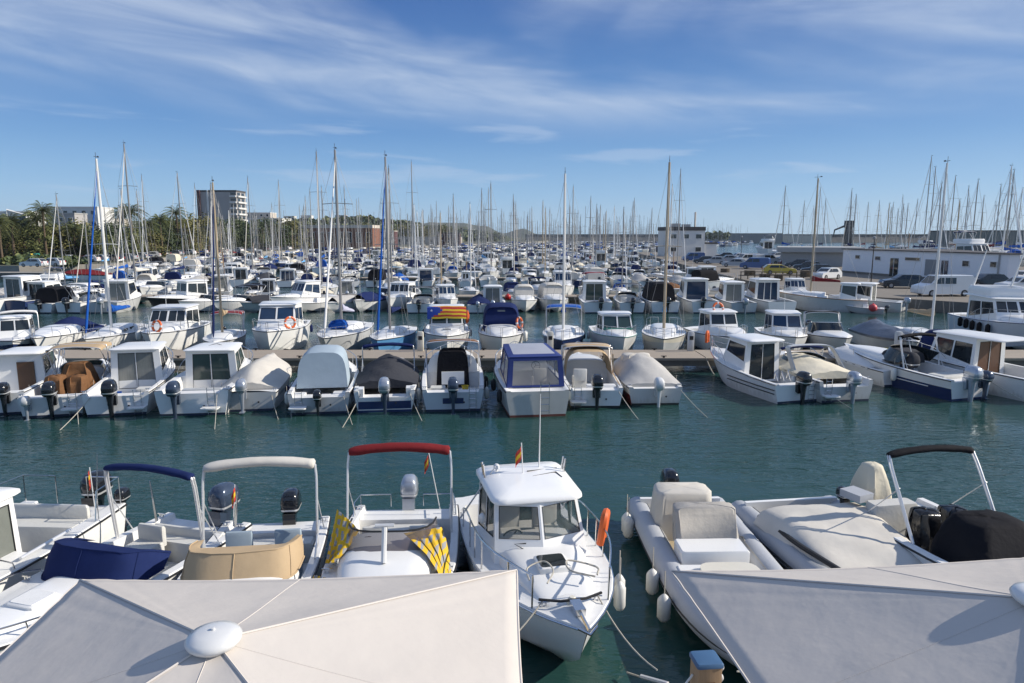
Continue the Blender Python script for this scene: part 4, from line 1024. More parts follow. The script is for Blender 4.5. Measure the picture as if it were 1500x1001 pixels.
# A9 tan canopy
a9 = Boat('camper_boat', 'cream hulled boat with tan canopy half open over the cockpit and black outboard', 'motorboat', 6.2, 2.35, zb=1.15, zs=.78, cock=(.5, 3.4), zt=.68, hull=cream, upper=white, stripe=yellowp, bottom=antif_k)
a9.place(*A(872, 598, 1)); a9.canopy(2.0, 3.9, .98, 1.95, c_tan, wf=.9, rnd=4.2, frake=.4, ends=False, arake=.5); a9.bimini(3.1, 1.05, 1.12, c_tan, fold=False, rake=.1, depth=1.0); a9.outboard(.02, -.25, .85, 1.15, engk)
b = MB(); b.grid([[(sg, y, z) for y, z in ((.5, .82), (2.2, .95), (2.3, 1.75), (1.9, 1.8))] for sg in (1.06, 1.0)]); b.build('side_curtain', c_tan, a9.root)
a9.hump(3.4, 5.8, .95, .35); a9.seat(-.45, 1.7, .55, .6, .3, .62, .5); a9.seat(.3, .65, 1.2, .35, .3, .5, 0, white); a9.rail(3.3, n=4)
# A10 red hull
a10 = Boat('covered_boat', 'dark red hulled runabout under a creased grey cover with white outboard', 'motorboat', 5.6, 2.35, zb=1.0, zs=.72, cock=(.5, 3.2), zt=.66, hull=redh, upper=greyish, stripe=redh, bottom=antif_k)
a10.place(*A(960, 594, 3)); a10.cover(.3, 4.9, .70, c_grey, ridge=lambda t: .12 + .9 * min(1, t / .35) if t < .6 else 1.02 - (t - .6) * 1.5, tent=2.0, wr=.035); a10.outboard(.05, -.25, .72, .95, engw)
cloth_box(a10, 'sun_faded_cover', -.1, 3.05, .8, 1.45, 1.0, .72, c_lgrey, .8, wr=.05)
# A11 dark door cabin
a11 = Boat('pilothouse_boat', 'white pilothouse boat with near-black sliding doors, seen alone at the gap in the row', 'motorboat', 6.4, 2.35, zb=1.3, zs=.78, cock=(.5, 2.5), zt=.7, strake=steel, upper=white)
a11.place(*A(1168, 590, 16)); a11.house(2.4, 4.3, .90, 2.18, rake=.4, za=.35, g=glass, over=.16, sband=(.50, .88), side=1, roof_aft=.4); a11.outboard(.0, -.25, .8, 1.1, engk)
a11.rail(3.6, h=.55, n=4, mid=True); a11.hump(4.1, 6.0, .72, .2)
for zz in (.40, .55): MB().tube([(-(a11.half(y) - .01 + .02), y, zz + .10 * (y / 6) ** 2) for y in (.05, 1.2, 2.4, 3.2)], .022, 5).build('hull_strip', rubber, a11.root)
for k in range(3): MB().tube([(-.55 + .3 * k, .55, .8), (-.55 + .3 * k, .75, 1.15), (-.4 + .3 * k, .9, 1.15), (-.4 + .3 * k, 1.0, .8)], .02, 5).build('grab_rail', steel, a11.root)
p = boat_pt(a11, -.35, 6.25, 1.55); o = MB().tube(bez([(-.15, 0, 0), (-.15, 0, .4), (0, 0, .52), (.15, 0, .4), (.15, 0, 0)], 5), .07, 8).build('horseshoe_buoy', orange); o.location = p; o.rotation_euler = (0, 0, R(60)); tag(o, 'orange horseshoe buoy on the bow of the pilothouse boat with near-black doors', 'life buoy')
# A12 cream cover + radar arch
a12 = Boat('covered_boat', 'pale boat with cream cockpit cover and slanting grey radar arch, silver outboard', 'motorboat', 6.4, 2.6, zb=1.1, zs=.86, cock=(.6, 3.4), zt=.6, upper=greyish)
a12.place(*A(1238, 589, 9)); a12.cover(.9, 3.9, .42, c_cream, ridge=lambda t: .4 + .6 * math.sin(t * 2.2), tent=1.8, wr=.03); a12.radar_arch(1.9, 1.16, .95, greyish, rake=-.9); a12.outboard(.12, -.25, .8, 1.05, engs)
a12.screen(4.1, .95, .42, rake=.35, back=1.0, g=glass); a12.hump(3.7, 6.0, .9, .22); a12.bimini(3.4, 1.05, .75, c_navy, rake=.1, r=.06, stay=False); a12.rail(3.6, n=4)
# A13
a13 = Boat('open_boat', 'small white boat with big hooded grey outboard, behind the navy hulled sport boat', 'motorboat', 5.0, 2.0, zb=.95, zs=.68, cock=(.5, 3.0))
a13.place(*A(1318, 566, 12)); a13.cover(.9, 4.4, .45, c_white, tent=1.7, wr=.04); a13.outboard(.1, -.3, .95, 1.35, engb, hood=c_char)
# A14 navy sport boat
a14 = Boat('sport_boat', 'navy hulled white decked sport boat with black folded awning and chrome grey outboards', 'motorboat', 7.0, 2.35, zb=1.3, zs=.85, cock=(.6, 3.6), zt=.75, hull=navyh, upper=white, stripe=navyh, bottom=navyh)
a14.place(*A(1420, 586, 17)); a14.screen(4.3, .92, .62, rake=.5, back=1.5, g=glass, frame=rubber); a14.hump(3.6, 6.6, .85, .28, wf=.5); a14.outboard(-.25, -.2, .9, 1.2, engs, hood=engs); a14.outboard(.5, -.2, .8, .9, engb)
a14.canopy(3.0, 4.1, .85, 1.62, c_char, rnd=4.5, frake=.7, wf=.7, name='spray_hood'); a14.bimini(2.4, 1.0, 1.35, c_black, rake=-.35, r=.07); a14.seat(0, 1.0, 1.6, .8, .3, .6, 0, vinyl)
MB().tube([(-.3, 2.6, 1.2), (-.35, 2.9, 2.2), (-.7, 2.9, 2.4)], .02, 5).tube([(-.35, 2.9, 2.2), (.0, 3.0, 2.45)], .02, 5).build('antenna_bracket', engw, a14.root)
for yy in (2.6, 5.3): p = boat_pt(a14, -a14.half(yy) - .14, yy, .35); fender(p.x, p.y, p.z, 'pale fender hanging on the flank of the navy hulled sport boat', r=.12, h=.55)
MB().tube([(-(a14.half(y) * .99 + .012), y, .42 + .02 * y) for y in (1.0, 1.8, 2.6)], .022, 5).build('hull_stripe', engw, a14.root)
# A15
a15 = Boat('pilothouse_boat', 'white pilothouse boat with two tall dark side windows at the right picture edge', 'motorboat', 7.2, 2.6, zb=1.25, zs=.92, cock=(.6, 3.0), zt=.85)
a15.place(*A(1548, 590, 20)); a15.house(2.9, 5.2, 1.02, 2.25, rake=.3, za=.35, g=glass, over=.18, sband=(.38, .86), roof_aft=1.2, gd=brownw); a15.rail(4.0, n=4); a15.canopy(5.0, 6.0, .8, 2.3, c_navy, rnd=3, frake=.8, wf=.6, name='windscreen_cover')
for k, (b_, x, lb) in enumerate(((a1, .8, 'brown tarpaulin'), (a2, -.85, 'curtained pilothouse'), (a3, .9, 'grey blue outboard'), (a4, .9, 'pale grey tented'), (a5, .9, 'blue grey camper'), (a6, -.9, 'charcoal covered'), (a6, .95, 'charcoal covered, sunny side'), (a9, .9, 'tan canopy'), (a10, 1.0, 'dark red'), (a11, .95, 'near-black door'), (a14, 1.0, 'navy hulled'))):
    mooring(b_, x, 1.5 + .3 * (k % 3), 'slack mooring line from the stern of the %s boat into the water' % lb)

# ---------------------------------------------------------------- third row: bows to the pontoon, facing the quay
PB = PY1 + .9
def Bp(b, pxb, pxs, L=None):
    """bow over the pontoon's far edge at pixel column pxb, stern at pixel column pxs"""
    L = L or b.L; xb = XP(pxb, PB, 1.0)
    Y = PB + L * .97
    for _ in range(4): xs = XP(pxs, Y, .6); Y = PB + math.sqrt(max(L * L - (xs - xb) ** 2, 1))
    b.place(xs, Y, math.atan2(-(xb - xs), PB - Y)); return b
b0 = Boat('covered_boat', 'white boat with navy covers and a red ensign beside the low white cruiser', 'motorboat', 6.4, 2.4, upper=white, hull=navyh); Bp(b0, 18, -20); b0.cover(.5, 3.6, .7, c_navy); b0.house(2.6, 4.0, .9, 2.0); b0.bimini(1.2, 1.0, 1.3, c_white)
MB().tube([(.9, 5.0, 1.1), (.9, 5.2, 2.1)], .02, 5).add([(.9, 5.2, 2.05), (1.3, 5.25, 1.5), (1.4, 5.2, 1.0), (.92, 5.1, 1.35)], [(0, 1, 2, 3)]).build('ensign', redp, b0.root)
b1 = Boat('cruiser', 'low white cruiser with a navy cockpit cover lying beside the blue furled sailboat', 'motorboat', 7.4, 2.5, zb=1.2, zs=.95); Bp(b1, 50, 128); b1.cover(.6, 3.9, .75, c_navy, tent=1.7, name='cockpit_cover'); b1.hump(3.6, 6.8, 1.0, .42, wf=.5, name='coachroof'); b1.rail(3.8, n=4)
s2 = Boat('sailboat', 'white sailboat with bright blue furled jib and bright blue sail cover, tall white mast', 'sailboat', 8.0, 2.6, zb=1.15, zs=.9, cock=(.7, 2.6), cw=.6, bs=.72, tm=.45, pw=2.0, rake=.16); Bp(s2, 124, 205); s2.hump(2.6, 6.0, .85, .38, name='coachroof'); s2.portlights(3.0, 4.8, .78, s2.dz(4) + .16, 2, w=.5); s2.mast(4.4, 9.7, m=mastw, boom=3.0, sail=c_blue, jib=c_blue, r=.085, jr=.05); s2.rail(5.0, n=4); s2.stern_rail()
b3 = Boat('cabin_cruiser', 'white cabin cruiser with dark wrap windows, orange lifebuoy and a row of white fenders', 'motorboat', 8.0, 2.9, zb=1.45, zs=1.1, cock=(.6, 2.4)); Bp(b3, 218, 282); b3.house(2.4, 5.2, 1.2, 2.42, rake=1.0, za=.4, g=glass, front=4, over=.15, sband=(.48, .88)); b3.hump(4.8, 7.4, .9, .25); b3.rail(2.6, n=6); b3.antenna(.4, 3.5, b3.rz, 1.5)
lifebuoy(boat_pt(b3, -.2, 7.2, 1.75), (R(80), 0, R(-20)), 'orange lifebuoy hung on the bow rail of the dark windowed cabin cruiser')
for k in range(4): p = boat_pt(b3, b3.half(5.6 - k * .55) + .13, 5.6 - k * .55, .75); fender(p.x, p.y, p.z, 'fat white fender in the row along the cabin cruiser flank', r=.17, h=.55)
s4 = Boat('sailboat', 'small grey sailboat with tan mast and cream furled sail, red awning behind it', 'sailboat', 6.4, 2.2, zb=.95, zs=.75, cock=(.6, 2.4), cw=.55, bs=.75, tm=.45, pw=2.0, hull=greyish); Bp(s4, 312, 340); s4.hump(2.4, 4.9, .7, .3, name='coachroof'); s4.mast(3.4, 8.5, m=mastt, boom=2.2, sail=c_tan, jib=c_navy, r=.07, jr=.05); s4.bimini(1.6, .9, 1.3, c_red, fold=False, depth=1.4); s4.outboard(.5, -.2, .7, .7, engk)
b5 = Boat('cabin_cruiser', 'big white cabin cruiser with a wide dark windscreen, orange lifebuoy at the bow rail', 'motorboat', 8.2, 3.0, zb=1.55, zs=1.15, cock=(.6, 2.4), upper=white); Bp(b5, 392, 424); b5.house(2.4, 5.4, 1.25, 2.6, rake=1.1, za=.4, g=glass_b, front=2, over=.15, sband=(.48, .86)); b5.hump(5.0, 7.6, .9, .28); b5.rail(2.6, n=6); b5.antenna(.5, 3.8, b5.rz, 1.8)
lifebuoy(boat_pt(b5, -.95, 6.3, 1.8), (R(85), 0, R(40)), 'orange lifebuoy on the bow rail of the cruiser with wide dark windscreen')
s6 = Boat('sailboat', 'grey white sailboat with white furled jib and royal blue heap on its coachroof', 'sailboat', 8.6, 2.8, zb=1.2, zs=.95, cock=(.7, 2.7), cw=.65, bs=.7, tm=.45, pw=2.0, rake=.15, hull=greyish, strake=blackh); Bp(s6, 474, 526); s6.hump(2.7, 6.4, .9, .4, name='coachroof'); s6.mast(4.6, 10.2, m=mastg, boom=3.2, sail=mat('lilac sail cover', (.42, .42, .52), .8), jib=c_white, r=.085, jr=.055, droop=.4); s6.rail(5.2, n=4, mid=True); s6.stern_rail(); cloth_box(s6, 'sail_heap', 0, 5.3, s6.dz(5.3) + .25, 1.0, .8, .4, c_blue, .6, wr=.08)
s7 = Boat('sailboat', 'light blue hulled sailboat with a royal blue furled jib wound up its stay', 'sailboat', 7.2, 2.4, zb=1.1, zs=.85, cock=(.6, 2.6), cw=.55, bs=.7, tm=.45, pw=2.0, hull=blueh, upper=blueh); Bp(s7, 552, 592); s7.hump(2.6, 5.6, .75, .32, name='coachroof'); s7.mast(4.0, 9.8, m=mastg, boom=2.9, sail=c_navy, jib=c_blue, r=.075, jr=.052); s7.rail(4.6, n=4)
b8 = Boat('cabin_cruiser', 'white cabin cruiser with a yellow and red striped flag stretched over its roof front', 'motorboat', 7.2, 2.75, zb=1.3, zs=1.0, cock=(.6, 2.3)); Bp(b8, 655, 655); b8.house(2.3, 4.7, 1.12, 2.45, rake=.5, za=.4, g=glass_g, front=2, over=.12, roof_aft=.5); b8.hump(4.5, 6.7, .85, .25); b8.rail(2.6, n=5); b8.hatch(0, 5.6, z=b8.dz(5.6) + .2)
rows = []
for i in range(10):
    t = i / 9; yy, zz = (lerp(4.02, 4.50, t / .34), 2.64) if t < .34 else (lerp(4.50, 4.66, (t - .34) / .66), lerp(2.60, 1.98, (t - .34) / .66))
    rows.append([Vector((lerp(1.12, -1.12, j / 18), yy + .05 * (1 - lerp(-1, 1, j / 18) ** 2) + .012 * math.sin(j * .8 + i), zz - .05 * lerp(-1, 1, j / 18) ** 2 + .008 * math.sin(j * .9))) for j in range(19)])
fm = MB()
for i in range(9):
    for j in range(18):
        tri = j < 7 and (j / 7.0) <= 1 - abs(i - 4) / 4.8
        fm.add([rows[i][j], rows[i][j + 1], rows[i + 1][j + 1], rows[i + 1][j]], [(0, 1, 2, 3)], 2 if tri else i % 2 ^ 1)
star = []; c = rows[4][2].lerp(rows[5][2], .5) + Vector((0, .03, .008)); ux = (rows[5][3] - rows[5][2]).normalized(); uy = (rows[4][2] - rows[5][2]).normalized()
for k in range(10): a = math.pi * k / 5 + math.pi / 2; q = .085 if k % 2 == 0 else .036; star.append(c + ux * q * math.cos(a) + uy * q * math.sin(a) * 1.1)
fm.add(star, [tuple(range(10))], 3)
o = fm.build('striped_flag', [skinf, flagy, flagb, c_white]); o.location = b8.root.location; o.rotation_euler = b8.root.rotation_euler; tag(o, 'yellow red striped flag with white star on blue triangle, tied over cruiser roof', 'flag')
MB().tube([(0, 0, 0), (0, 0, .45), (.02, 0, .75)], [.10, .14, .05], 8).build('x', orange); o = bpy.data.objects['x']; o.name = 'lifejacket'; o.location = boat_pt(b8, -1.2, 3.4, 1.55); tag(o, 'orange lifejacket hanging beside the roof with the striped flag', 'lifejacket')
b9 = Boat('camper_boat', 'white boat with a high navy canopy with small clear window, facing the pontoon', 'motorboat', 7.0, 2.75, zb=1.25, zs=1.0, cock=(.6, 3.4)); Bp(b9, 735, 734); b9.canopy(.8, 3.9, 1.18, 2.65, c_navy, wf=1.02, rnd=5, frake=.55); b9.hump(3.4, 6.4, 1.0, .42, wf=.5, name='coachroof'); b9.rail(3.2, n=5); MB().add([(-.25, 3.92 - .33, 1.75), (.25, 3.92 - .33, 1.75), (.22, 3.60 - .18, 2.35), (-.22, 3.60 - .18, 2.35)], [(0, 1, 2, 3)]).build('clear_window', curtain, b9.root)
lifebuoy(boat_pt(b9, -1.05, 4.3, 1.7), (R(80), 0, R(60)), 'orange lifebuoy on the rail of the boat with high navy canopy')
for k, yy in enumerate((4.4, 4.7)): p = boat_pt(b9, -b9.half(yy) - .16, yy, .65); fender(p.x, p.y, p.z, 'white fender by the bow of the boat with high navy canopy', r=.13, h=.6)
s10 = Boat('sailboat', 'navy hulled sailboat with bright blue awning spread behind its silver mast', 'sailboat', 7.6, 2.5, zb=1.1, zs=.85, cock=(.6, 2.7), cw=.6, bs=.72, tm=.45, pw=2.0, hull=navyh, upper=navyh, strake=steel); Bp(s10, 824, 826); s10.hump(2.7, 5.8, .8, .34, name='coachroof'); s10.mast(4.2, 8.9, m=mastw, boom=2.8, sail=c_blue, jib=None, r=.08); s10.bimini(1.6, 1.1, 1.45, c_blue, fold=False, depth=1.7, rake=.2); s10.rail(4.6, n=4)
b11 = Boat('sport_boat', 'white day boat with green trimmed windscreen and a white visor, between two sailboats', 'motorboat', 6.8, 2.5, zb=1.25, zs=.95, cock=(.6, 3.2), strake=greenh); Bp(b11, 915, 888); b11.house(2.9, 4.6, 1.05, 2.15, rake=.7, aft='wide', g=glass_g, front=2, over=.1, band=(.25, .92)); b11.hump(4.4, 6.4, .85, .25); b11.rail(3.2, n=5); MB().box((0, 4.55, b11.dz(4.5) + .28), (1.7, .12, .10)).build('green_trim', greenh, b11.root)
s12 = Boat('sailboat', 'weathered white sailboat with brown mast and pale blue sail cover', 'sailboat', 7.4, 2.6, zb=1.15, zs=.95, cock=(.6, 2.6), cw=.6, bs=.72, tm=.45, pw=2.0, hull=greyish, upper=cream, strake=blackh); Bp(s12, 972, 972); s12.hump(2.6, 5.8, .85, .40, name='coachroof'); s12.mast(4.4, 9.4, m=mastt, boom=2.7, sail=c_mid, jib=None, r=.085, droop=.25); s12.rail(4.4, n=5, mid=True); s12.stern_rail()
b13 = Boat('cabin_boat', 'white cabin boat with blue stripe and orange lifebuoy lying on its flat roof', 'motorboat', 6.6, 2.5, zb=1.25, zs=.9, cock=(.6, 2.2), upper=white, stripe=navyh); Bp(b13, 1090, 1026); b13.house(2.2, 4.0, 1.0, 2.25, rake=.5, za=.35, g=glass, front=2, over=.16, band=(.5, .92)); b13.hump(3.8, 6.2, .9, .45, name='cuddy'); b13.rail(2.8, n=5)
lifebuoy(boat_pt(b13, .1, 3.0, b13.rz + .1), (R(75), 0, R(10)), 'orange lifebuoy standing on the flat cabin roof of the blue striped boat')
b14 = Boat('cabin_boat', 'white cabin boat with broad dark windscreen beside the bare speedboat', 'motorboat', 6.4, 2.5, zb=1.25, zs=.9, cock=(.6, 2.2)); Bp(b14, 1166, 1132); b14.house(2.2, 4.2, 1.0, 2.2, rake=.6, za=.35, g=glass_b, front=2, over=.12, band=(.42, .92)); b14.hump(4.0, 6.0, .85, .22); b14.rail(2.8, n=5); b14.antenna(0, 3.0, b14.rz, 1.6)
b15 = Boat('speedboat', 'grey white speedboat with a black tinted windscreen and pointed bare bow', 'motorboat', 6.4, 2.4, zb=1.2, zs=.9, cock=(.6, 3.2), hull=greyish); Bp(b15, 1240, 1185); b15.screen(4.1, .98, .62, rake=.5, back=1.2, g=glass); b15.hump(3.4, 6.0, .9, .22); b15.bimini(2.4, 1.0, 1.2, c_black, fold=False, legs=True, depth=.4); b15.outboard(0, -.2, .9, 1.0, engk)
b16 = Boat('covered_boat', 'low boat wrapped bow to stern in a shiny charcoal tarpaulin', 'motorboat', 7.0, 2.4, zb=1.0, zs=.75, cock=(.5, 3.0), hull=greyish); Bp(b16, 1345, 1268); b16.cover(.3, 6.4, .75, mat('shiny charcoal tarpaulin', (.075, .085, .11), .35, var=.3, bump=.7, bscale=6), ridge=lambda t: 1 - t * .65 if t > .15 else .6 + t * 2.6, tent=1.6, wr=.05)
s17 = Boat('sailboat', 'low white sailboat with two thin masts and black fender, next to the flybridge cruiser', 'sailboat', 7.4, 2.4, zb=1.0, zs=.78, cock=(.6, 2.6), cw=.55, bs=.7, tm=.45, pw=2.0, hull=greyish, upper=white); Bp(s17, 1402, 1310); s17.hump(2.6, 5.6, .75, .3, name='coachroof'); s17.mast(4.6, 9.5, m=mastw, boom=3.0, sail=c_tan, jib=None, r=.075, bz=.9); s17.rail(4.6, n=4); p = boat_pt(s17, s17.half(4) + .1, 4, .35); fender(p.x, p.y, p.z, 'black fender on the flank of the low white sailboat', rubber, .17, .55)
b18 = Boat('flybridge_cruiser', 'big white flybridge cruiser with large dark windows and a row of black fenders', 'cabin cruiser', 10.5, 3.5, zb=1.9, zs=1.35, cock=(.8, 2.6), hull=mat('bluish white hull', (.56, .60, .66), .3, var=.06), strake=navyh); Bp(b18, 1552, 1424)
b18.house(2.6, 6.4, 1.5, 2.85, rake=.9, za=.5, g=glass, front=4, over=.2, sband=(.42, .86), roof_aft=.9); b18.hump(6.2, 9.8, 1.1, .35); b18.rail(3.5, n=7, h=.7)
b = MB(); rq = rquad([(-1.35, 1.9, b18.rz), (1.35, 1.9, b18.rz), (1.2, 5.2, b18.rz), (-1.2, 5.2, b18.rz)], .4, 4); b.loft([scale_ring(rq, .98, -.12), scale_ring(rq, 1.02, .30), scale_ring(rq, .95, .52), scale_ring(rq, .88, .50), scale_ring(rq, .86, -.05)]); b.build('flybridge', white, b18.root, sharp=50)
b18.antenna(-1.1, 2.2, b18.rz + .4, 2.4, (-.25, 0), .05, m=engw); b18.antenna(1.1, 2.2, b18.rz + .4, 2.4, (-.25, 0), .05, m=engw)
for k in range(5): p = boat_pt(b18, b18.half(6.4 - k * .9) + .14, 6.4 - k * .9, .8); fender(p.x, p.y, p.z, 'black fender in the row along the flybridge cruiser', c_black, .14, .6)
# bollards and gear on the pontoon
for px, col in ((616, cream), (806, cream), (1012, None), (1316, None)):
    x = XP(px, PY0 + 2.1, 1); e = empty('power_post', (x, PY0 + 2.15, .722)); tag(e, ['cream service post on the pontoon near the striped flag cruiser', 'cream service post on the pontoon by the navy hulled sailboat', 'grey service post on the pontoon in the gap of the row', 'grey service post on the pontoon by the charcoal wrapped boat'][(616, 806, 1012, 1316).index(px)], 'service post', 'service posts on the pontoon')
    rq = rquad([(-.16, -.12, 0), (.16, -.12, 0), (.16, .12, 0), (-.16, .12, 0)], .04, 2); MB().loft([rq, scale_ring(rq, 1, .95), scale_ring(rq, .8, 1.02)]).build('post_body', col or greyish, e); MB().box((0, -.125, .7), (.2, .02, .2)).build('socket_panel', rubber, e)
for px, lb in ((1035, 'gap'), (1100, 'near-black door boat')):
    x = XP(px, PY0, 1); rope((x, PY0 + .1, .75), (x + .35, PY0 - .5, -.1), 'frayed pale rope hanging off the pontoon edge near the %s' % lb, .1, .03)
o = MB()
for k in range(9): o.tube(bez([(random.uniform(-.5, .5), random.uniform(-.2, .2), .05 + .02 * k) for _ in range(5)], 4), .03, 5)
o = o.build('rope_heap', mat('yellow green rope', (.42, .40, .04), .9, var=.4)); o.location = (XP(1297, 34.6, .8), 34.7, .73); tag(o, 'heap of yellow green rope on the pontoon behind the navy hulled sport boat', 'rope')

# fenders between the moored boats
rf = random.Random(12)
for b_, nm in ((a1, 'brown tarpaulin boat'), (a2, 'curtained pilothouse boat'), (a3, 'pilothouse boat with grey blue outboard'), (a4, 'pale grey tented boat'), (a5, 'blue grey camper boat'), (a6, 'charcoal covered boat'), (a7, 'cuddy boat with black curtain'), (a8, 'clear enclosure boat'), (a9, 'tan canopy boat'), (a10, 'dark red runabout'), (a12, 'cream covered boat'), (b8, 'striped flag cruiser'), (b11, 'green trimmed day boat'), (b13, 'blue striped cabin boat'), (b14, 'cabin boat beside the speedboat'), (b5, 'cruiser with wide dark windscreen'), (s7, 'light blue sailboat'), (s10, 'navy hulled sailboat')):
    for sg in (-1, 1):
        for yy in ((.7, 2.6) if b_ in (a3, a5, a7, a8) else (1.6,)):
            yy += rf.uniform(-.2, .3); p = boat_pt(b_, sg * (b_.half(yy) + .11), yy, b_.dz(yy) - .62); m_ = rf.choice((fendw, fendw, c_navy, rubber))
            col = {fendw: 'white', c_navy: 'navy', rubber: 'black'}[m_]
            fender(p.x, p.y, p.z, '%s fender hanging on the side of the %s' % (col, nm), m_, .10, .48, .25)

for b_, x, pl in ((a1, .7, 1), (a2, .75, 1), (a3, .7, 1), (a5, -.75, 1), (a7, .75, 0), (a9, -.7, 1), (a12, -.8, 1), (a11, .6, 0)):
    b_.ladder(x, -.05, .05, b_.zs + .12, .26)
    if pl:
        rq = rquad([(x - .32, -.42, .30), (x + .32, -.42, .30), (x + .32, -.01, .30), (x - .32, -.01, .30)], .1, 3); MB().loft([rq, scale_ring(rq, 1, .05)]).build('swim_platform', deckw, b_.root)
for b_ in (a1, a2, a3, a4, a5, a6, a7, a9, a10, a12):
    for sg in (-1, 1): b_.cleat(sg * (b_.half(.2) - .1), .2)
    MB().lathe([(.0, 0), (.035, 0), (.035, .03), (.0, .03)], 8, M=Matrix.Rotation(R(90), 4, 'X'), at=(.42, .0, .36)).build('drain_fitting', rubber, b_.root)
for b_, y_, x_, c_ in ((a2, 1.5, -.4, c_blue), (a3, 1.3, .5, redp), (a7, 1.9, .5, yellowp), (a5, .75, .1, c_navy)):
    p = boat_pt(b_, x_, y_, b_.floor); nm = {id(c_blue): 'blue bucket in the cockpit of the curtained pilothouse boat', id(redp): 'red bucket in the cockpit of the pilothouse boat with grey blue outboard', id(yellowp): 'yellow bucket in the cockpit of the cuddy boat with black curtain', id(c_navy): 'navy bucket by the stern of the blue grey camper boat'}[id(c_)]
    o = MB().lathe([(.01, 0), (.11, 0), (.15, .28), (.16, .29), (.14, .28), (.10, .03), (.01, .03)], 12).build('bucket', c_); o.location = p; tag(o, nm, 'bucket')
# ---------------------------------------------------------------- land beyond the water
shore_pts = [(-400, 128), (-92, 128), (-80, 138), (-92, 190), (-86, 253), (-60, 292), (-42, 400), (25, 640), (70, 1000), (70, 3000), (-2500, 3000), (-2500, 128)]
grassy = mat('dry shore ground', (.10, .10, .065), .95, var=.35, scale=.05)
slab('shore', shore_pts, -2, 1.1, grassy, concrete)
slab('jetty', [(-130, 104), (-62, 106), (-62, 109), (-130, 108)], -2, 1.0, concrete, concrete_w)
slab('right_quay', [(28.6, 68), (35.5, 62.4), (41, 56.5), (130, 50), (130, 118), (84, 128), (72, 150), (62, 236), (42, 236), (31, 100)], -2, 1.0, sandy, concrete_w)

def hill(name, pts, Yd, dep, m, seed, amp=.12, n=90):
    r = random.Random(seed); rows = []; xs = [p[0] for p in pts]
    ph = [r.uniform(0, 6.3) for _ in range(8)]
    def top(x):
        for (xa, za), (xb, zb) in zip(pts, pts[1:]):
            if xa <= x <= xb: t = (x - xa) / (xb - xa); t = t * t * (3 - 2 * t); return lerp(za, zb, t)
        return 0
    for j, f in enumerate((0, .25, .55, .8, 1.0, .9, 0)):
        row = []
        for i in range(n + 1):
            x = lerp(xs[0], xs[-1], i / n); z = top(x) * f; w = sum(math.sin(x * (k + 1) * 14 / (xs[-1] - xs[0]) + ph[k] + j * .7) / (k + 1.3) for k in range(8)) * amp
            row.append((x, Yd + dep * j / 6 + r.uniform(-.02, .02) * dep, z * (1 + w * .35 * (f > 0)) + (r.uniform(-.012, .012) * top(x) if f else -1)))
        rows.append(row)
    return tag(MB().grid(rows).build(name, m, sharp=80), kind='structure')
scrub = mat('scrub hillside', (.062, .072, .032), .95, var=.6, scale=.012, bump=1.0, bscale=.12)
farh = mat('far hillside', (.075, .088, .062), .95, var=.4, scale=.004, bump=1.0, bscale=.03)
def PX(px, Yd): return XP(px, Yd, 10)
def PZ(py, Yd): return EYE + Yd * math.tan(math.atan((500.5 - py) / FOC) - TILT)
hill('hill', [(PX(370, 620), 4), (PX(420, 620), PZ(319, 620)), (PX(520, 620), PZ(320, 620)), (PX(560, 620), PZ(324, 620)), (PX(640, 620), PZ(327, 620)), (PX(690, 620), PZ(336, 620)), (PX(735, 620), PZ(345, 620)), (PX(760, 620), 2)], 620, 320, scrub, 3)
hill('hill', [(PX(480, 1700), 8), (PX(545, 1700), PZ(315, 1700)), (PX(590, 1700), PZ(322, 1700)), (PX(650, 1700), PZ(322, 1700)), (PX(700, 1700), PZ(327, 1700)), (PX(735, 1700), PZ(341, 1700)), (PX(770, 1700), PZ(333, 1700)), (PX(800, 1700), PZ(343, 1700)), (PX(812, 1700), 2)], 1700, 700, farh, 5)
hill('hill', [(PX(-400, 520), 6), (PX(-200, 520), 14), (PX(0, 520), 20), (PX(200, 520), 16), (PX(380, 520), 12), (PX(480, 520), 4)], 520, 200, scrub, 9)
# breakwater
bw_m = mat('breakwater rock', (.10, .098, .092), .9, var=.5, scale=.15, bump=1.0, bscale=.5)
r = random.Random(2); rows = []
for j, (dy, z) in enumerate(((0, -1), (5, 2.8), (8, 5.2), (8.3, 7.9), (11, 7.9), (20, -1))):
    rows.append([(lerp(15, 1500, i / 220), lerp(760, 560, i / 220) + dy + r.uniform(-.6, .6), z + (r.uniform(-.5, .5) if j in (1, 2) else r.uniform(-.1, .1))) for i in range(221)])
tag(MB().grid(rows).build('breakwater', bw_m, flat=True), 'long dark rock breakwater with a wall on top closing off the harbour horizon', 'breakwater')

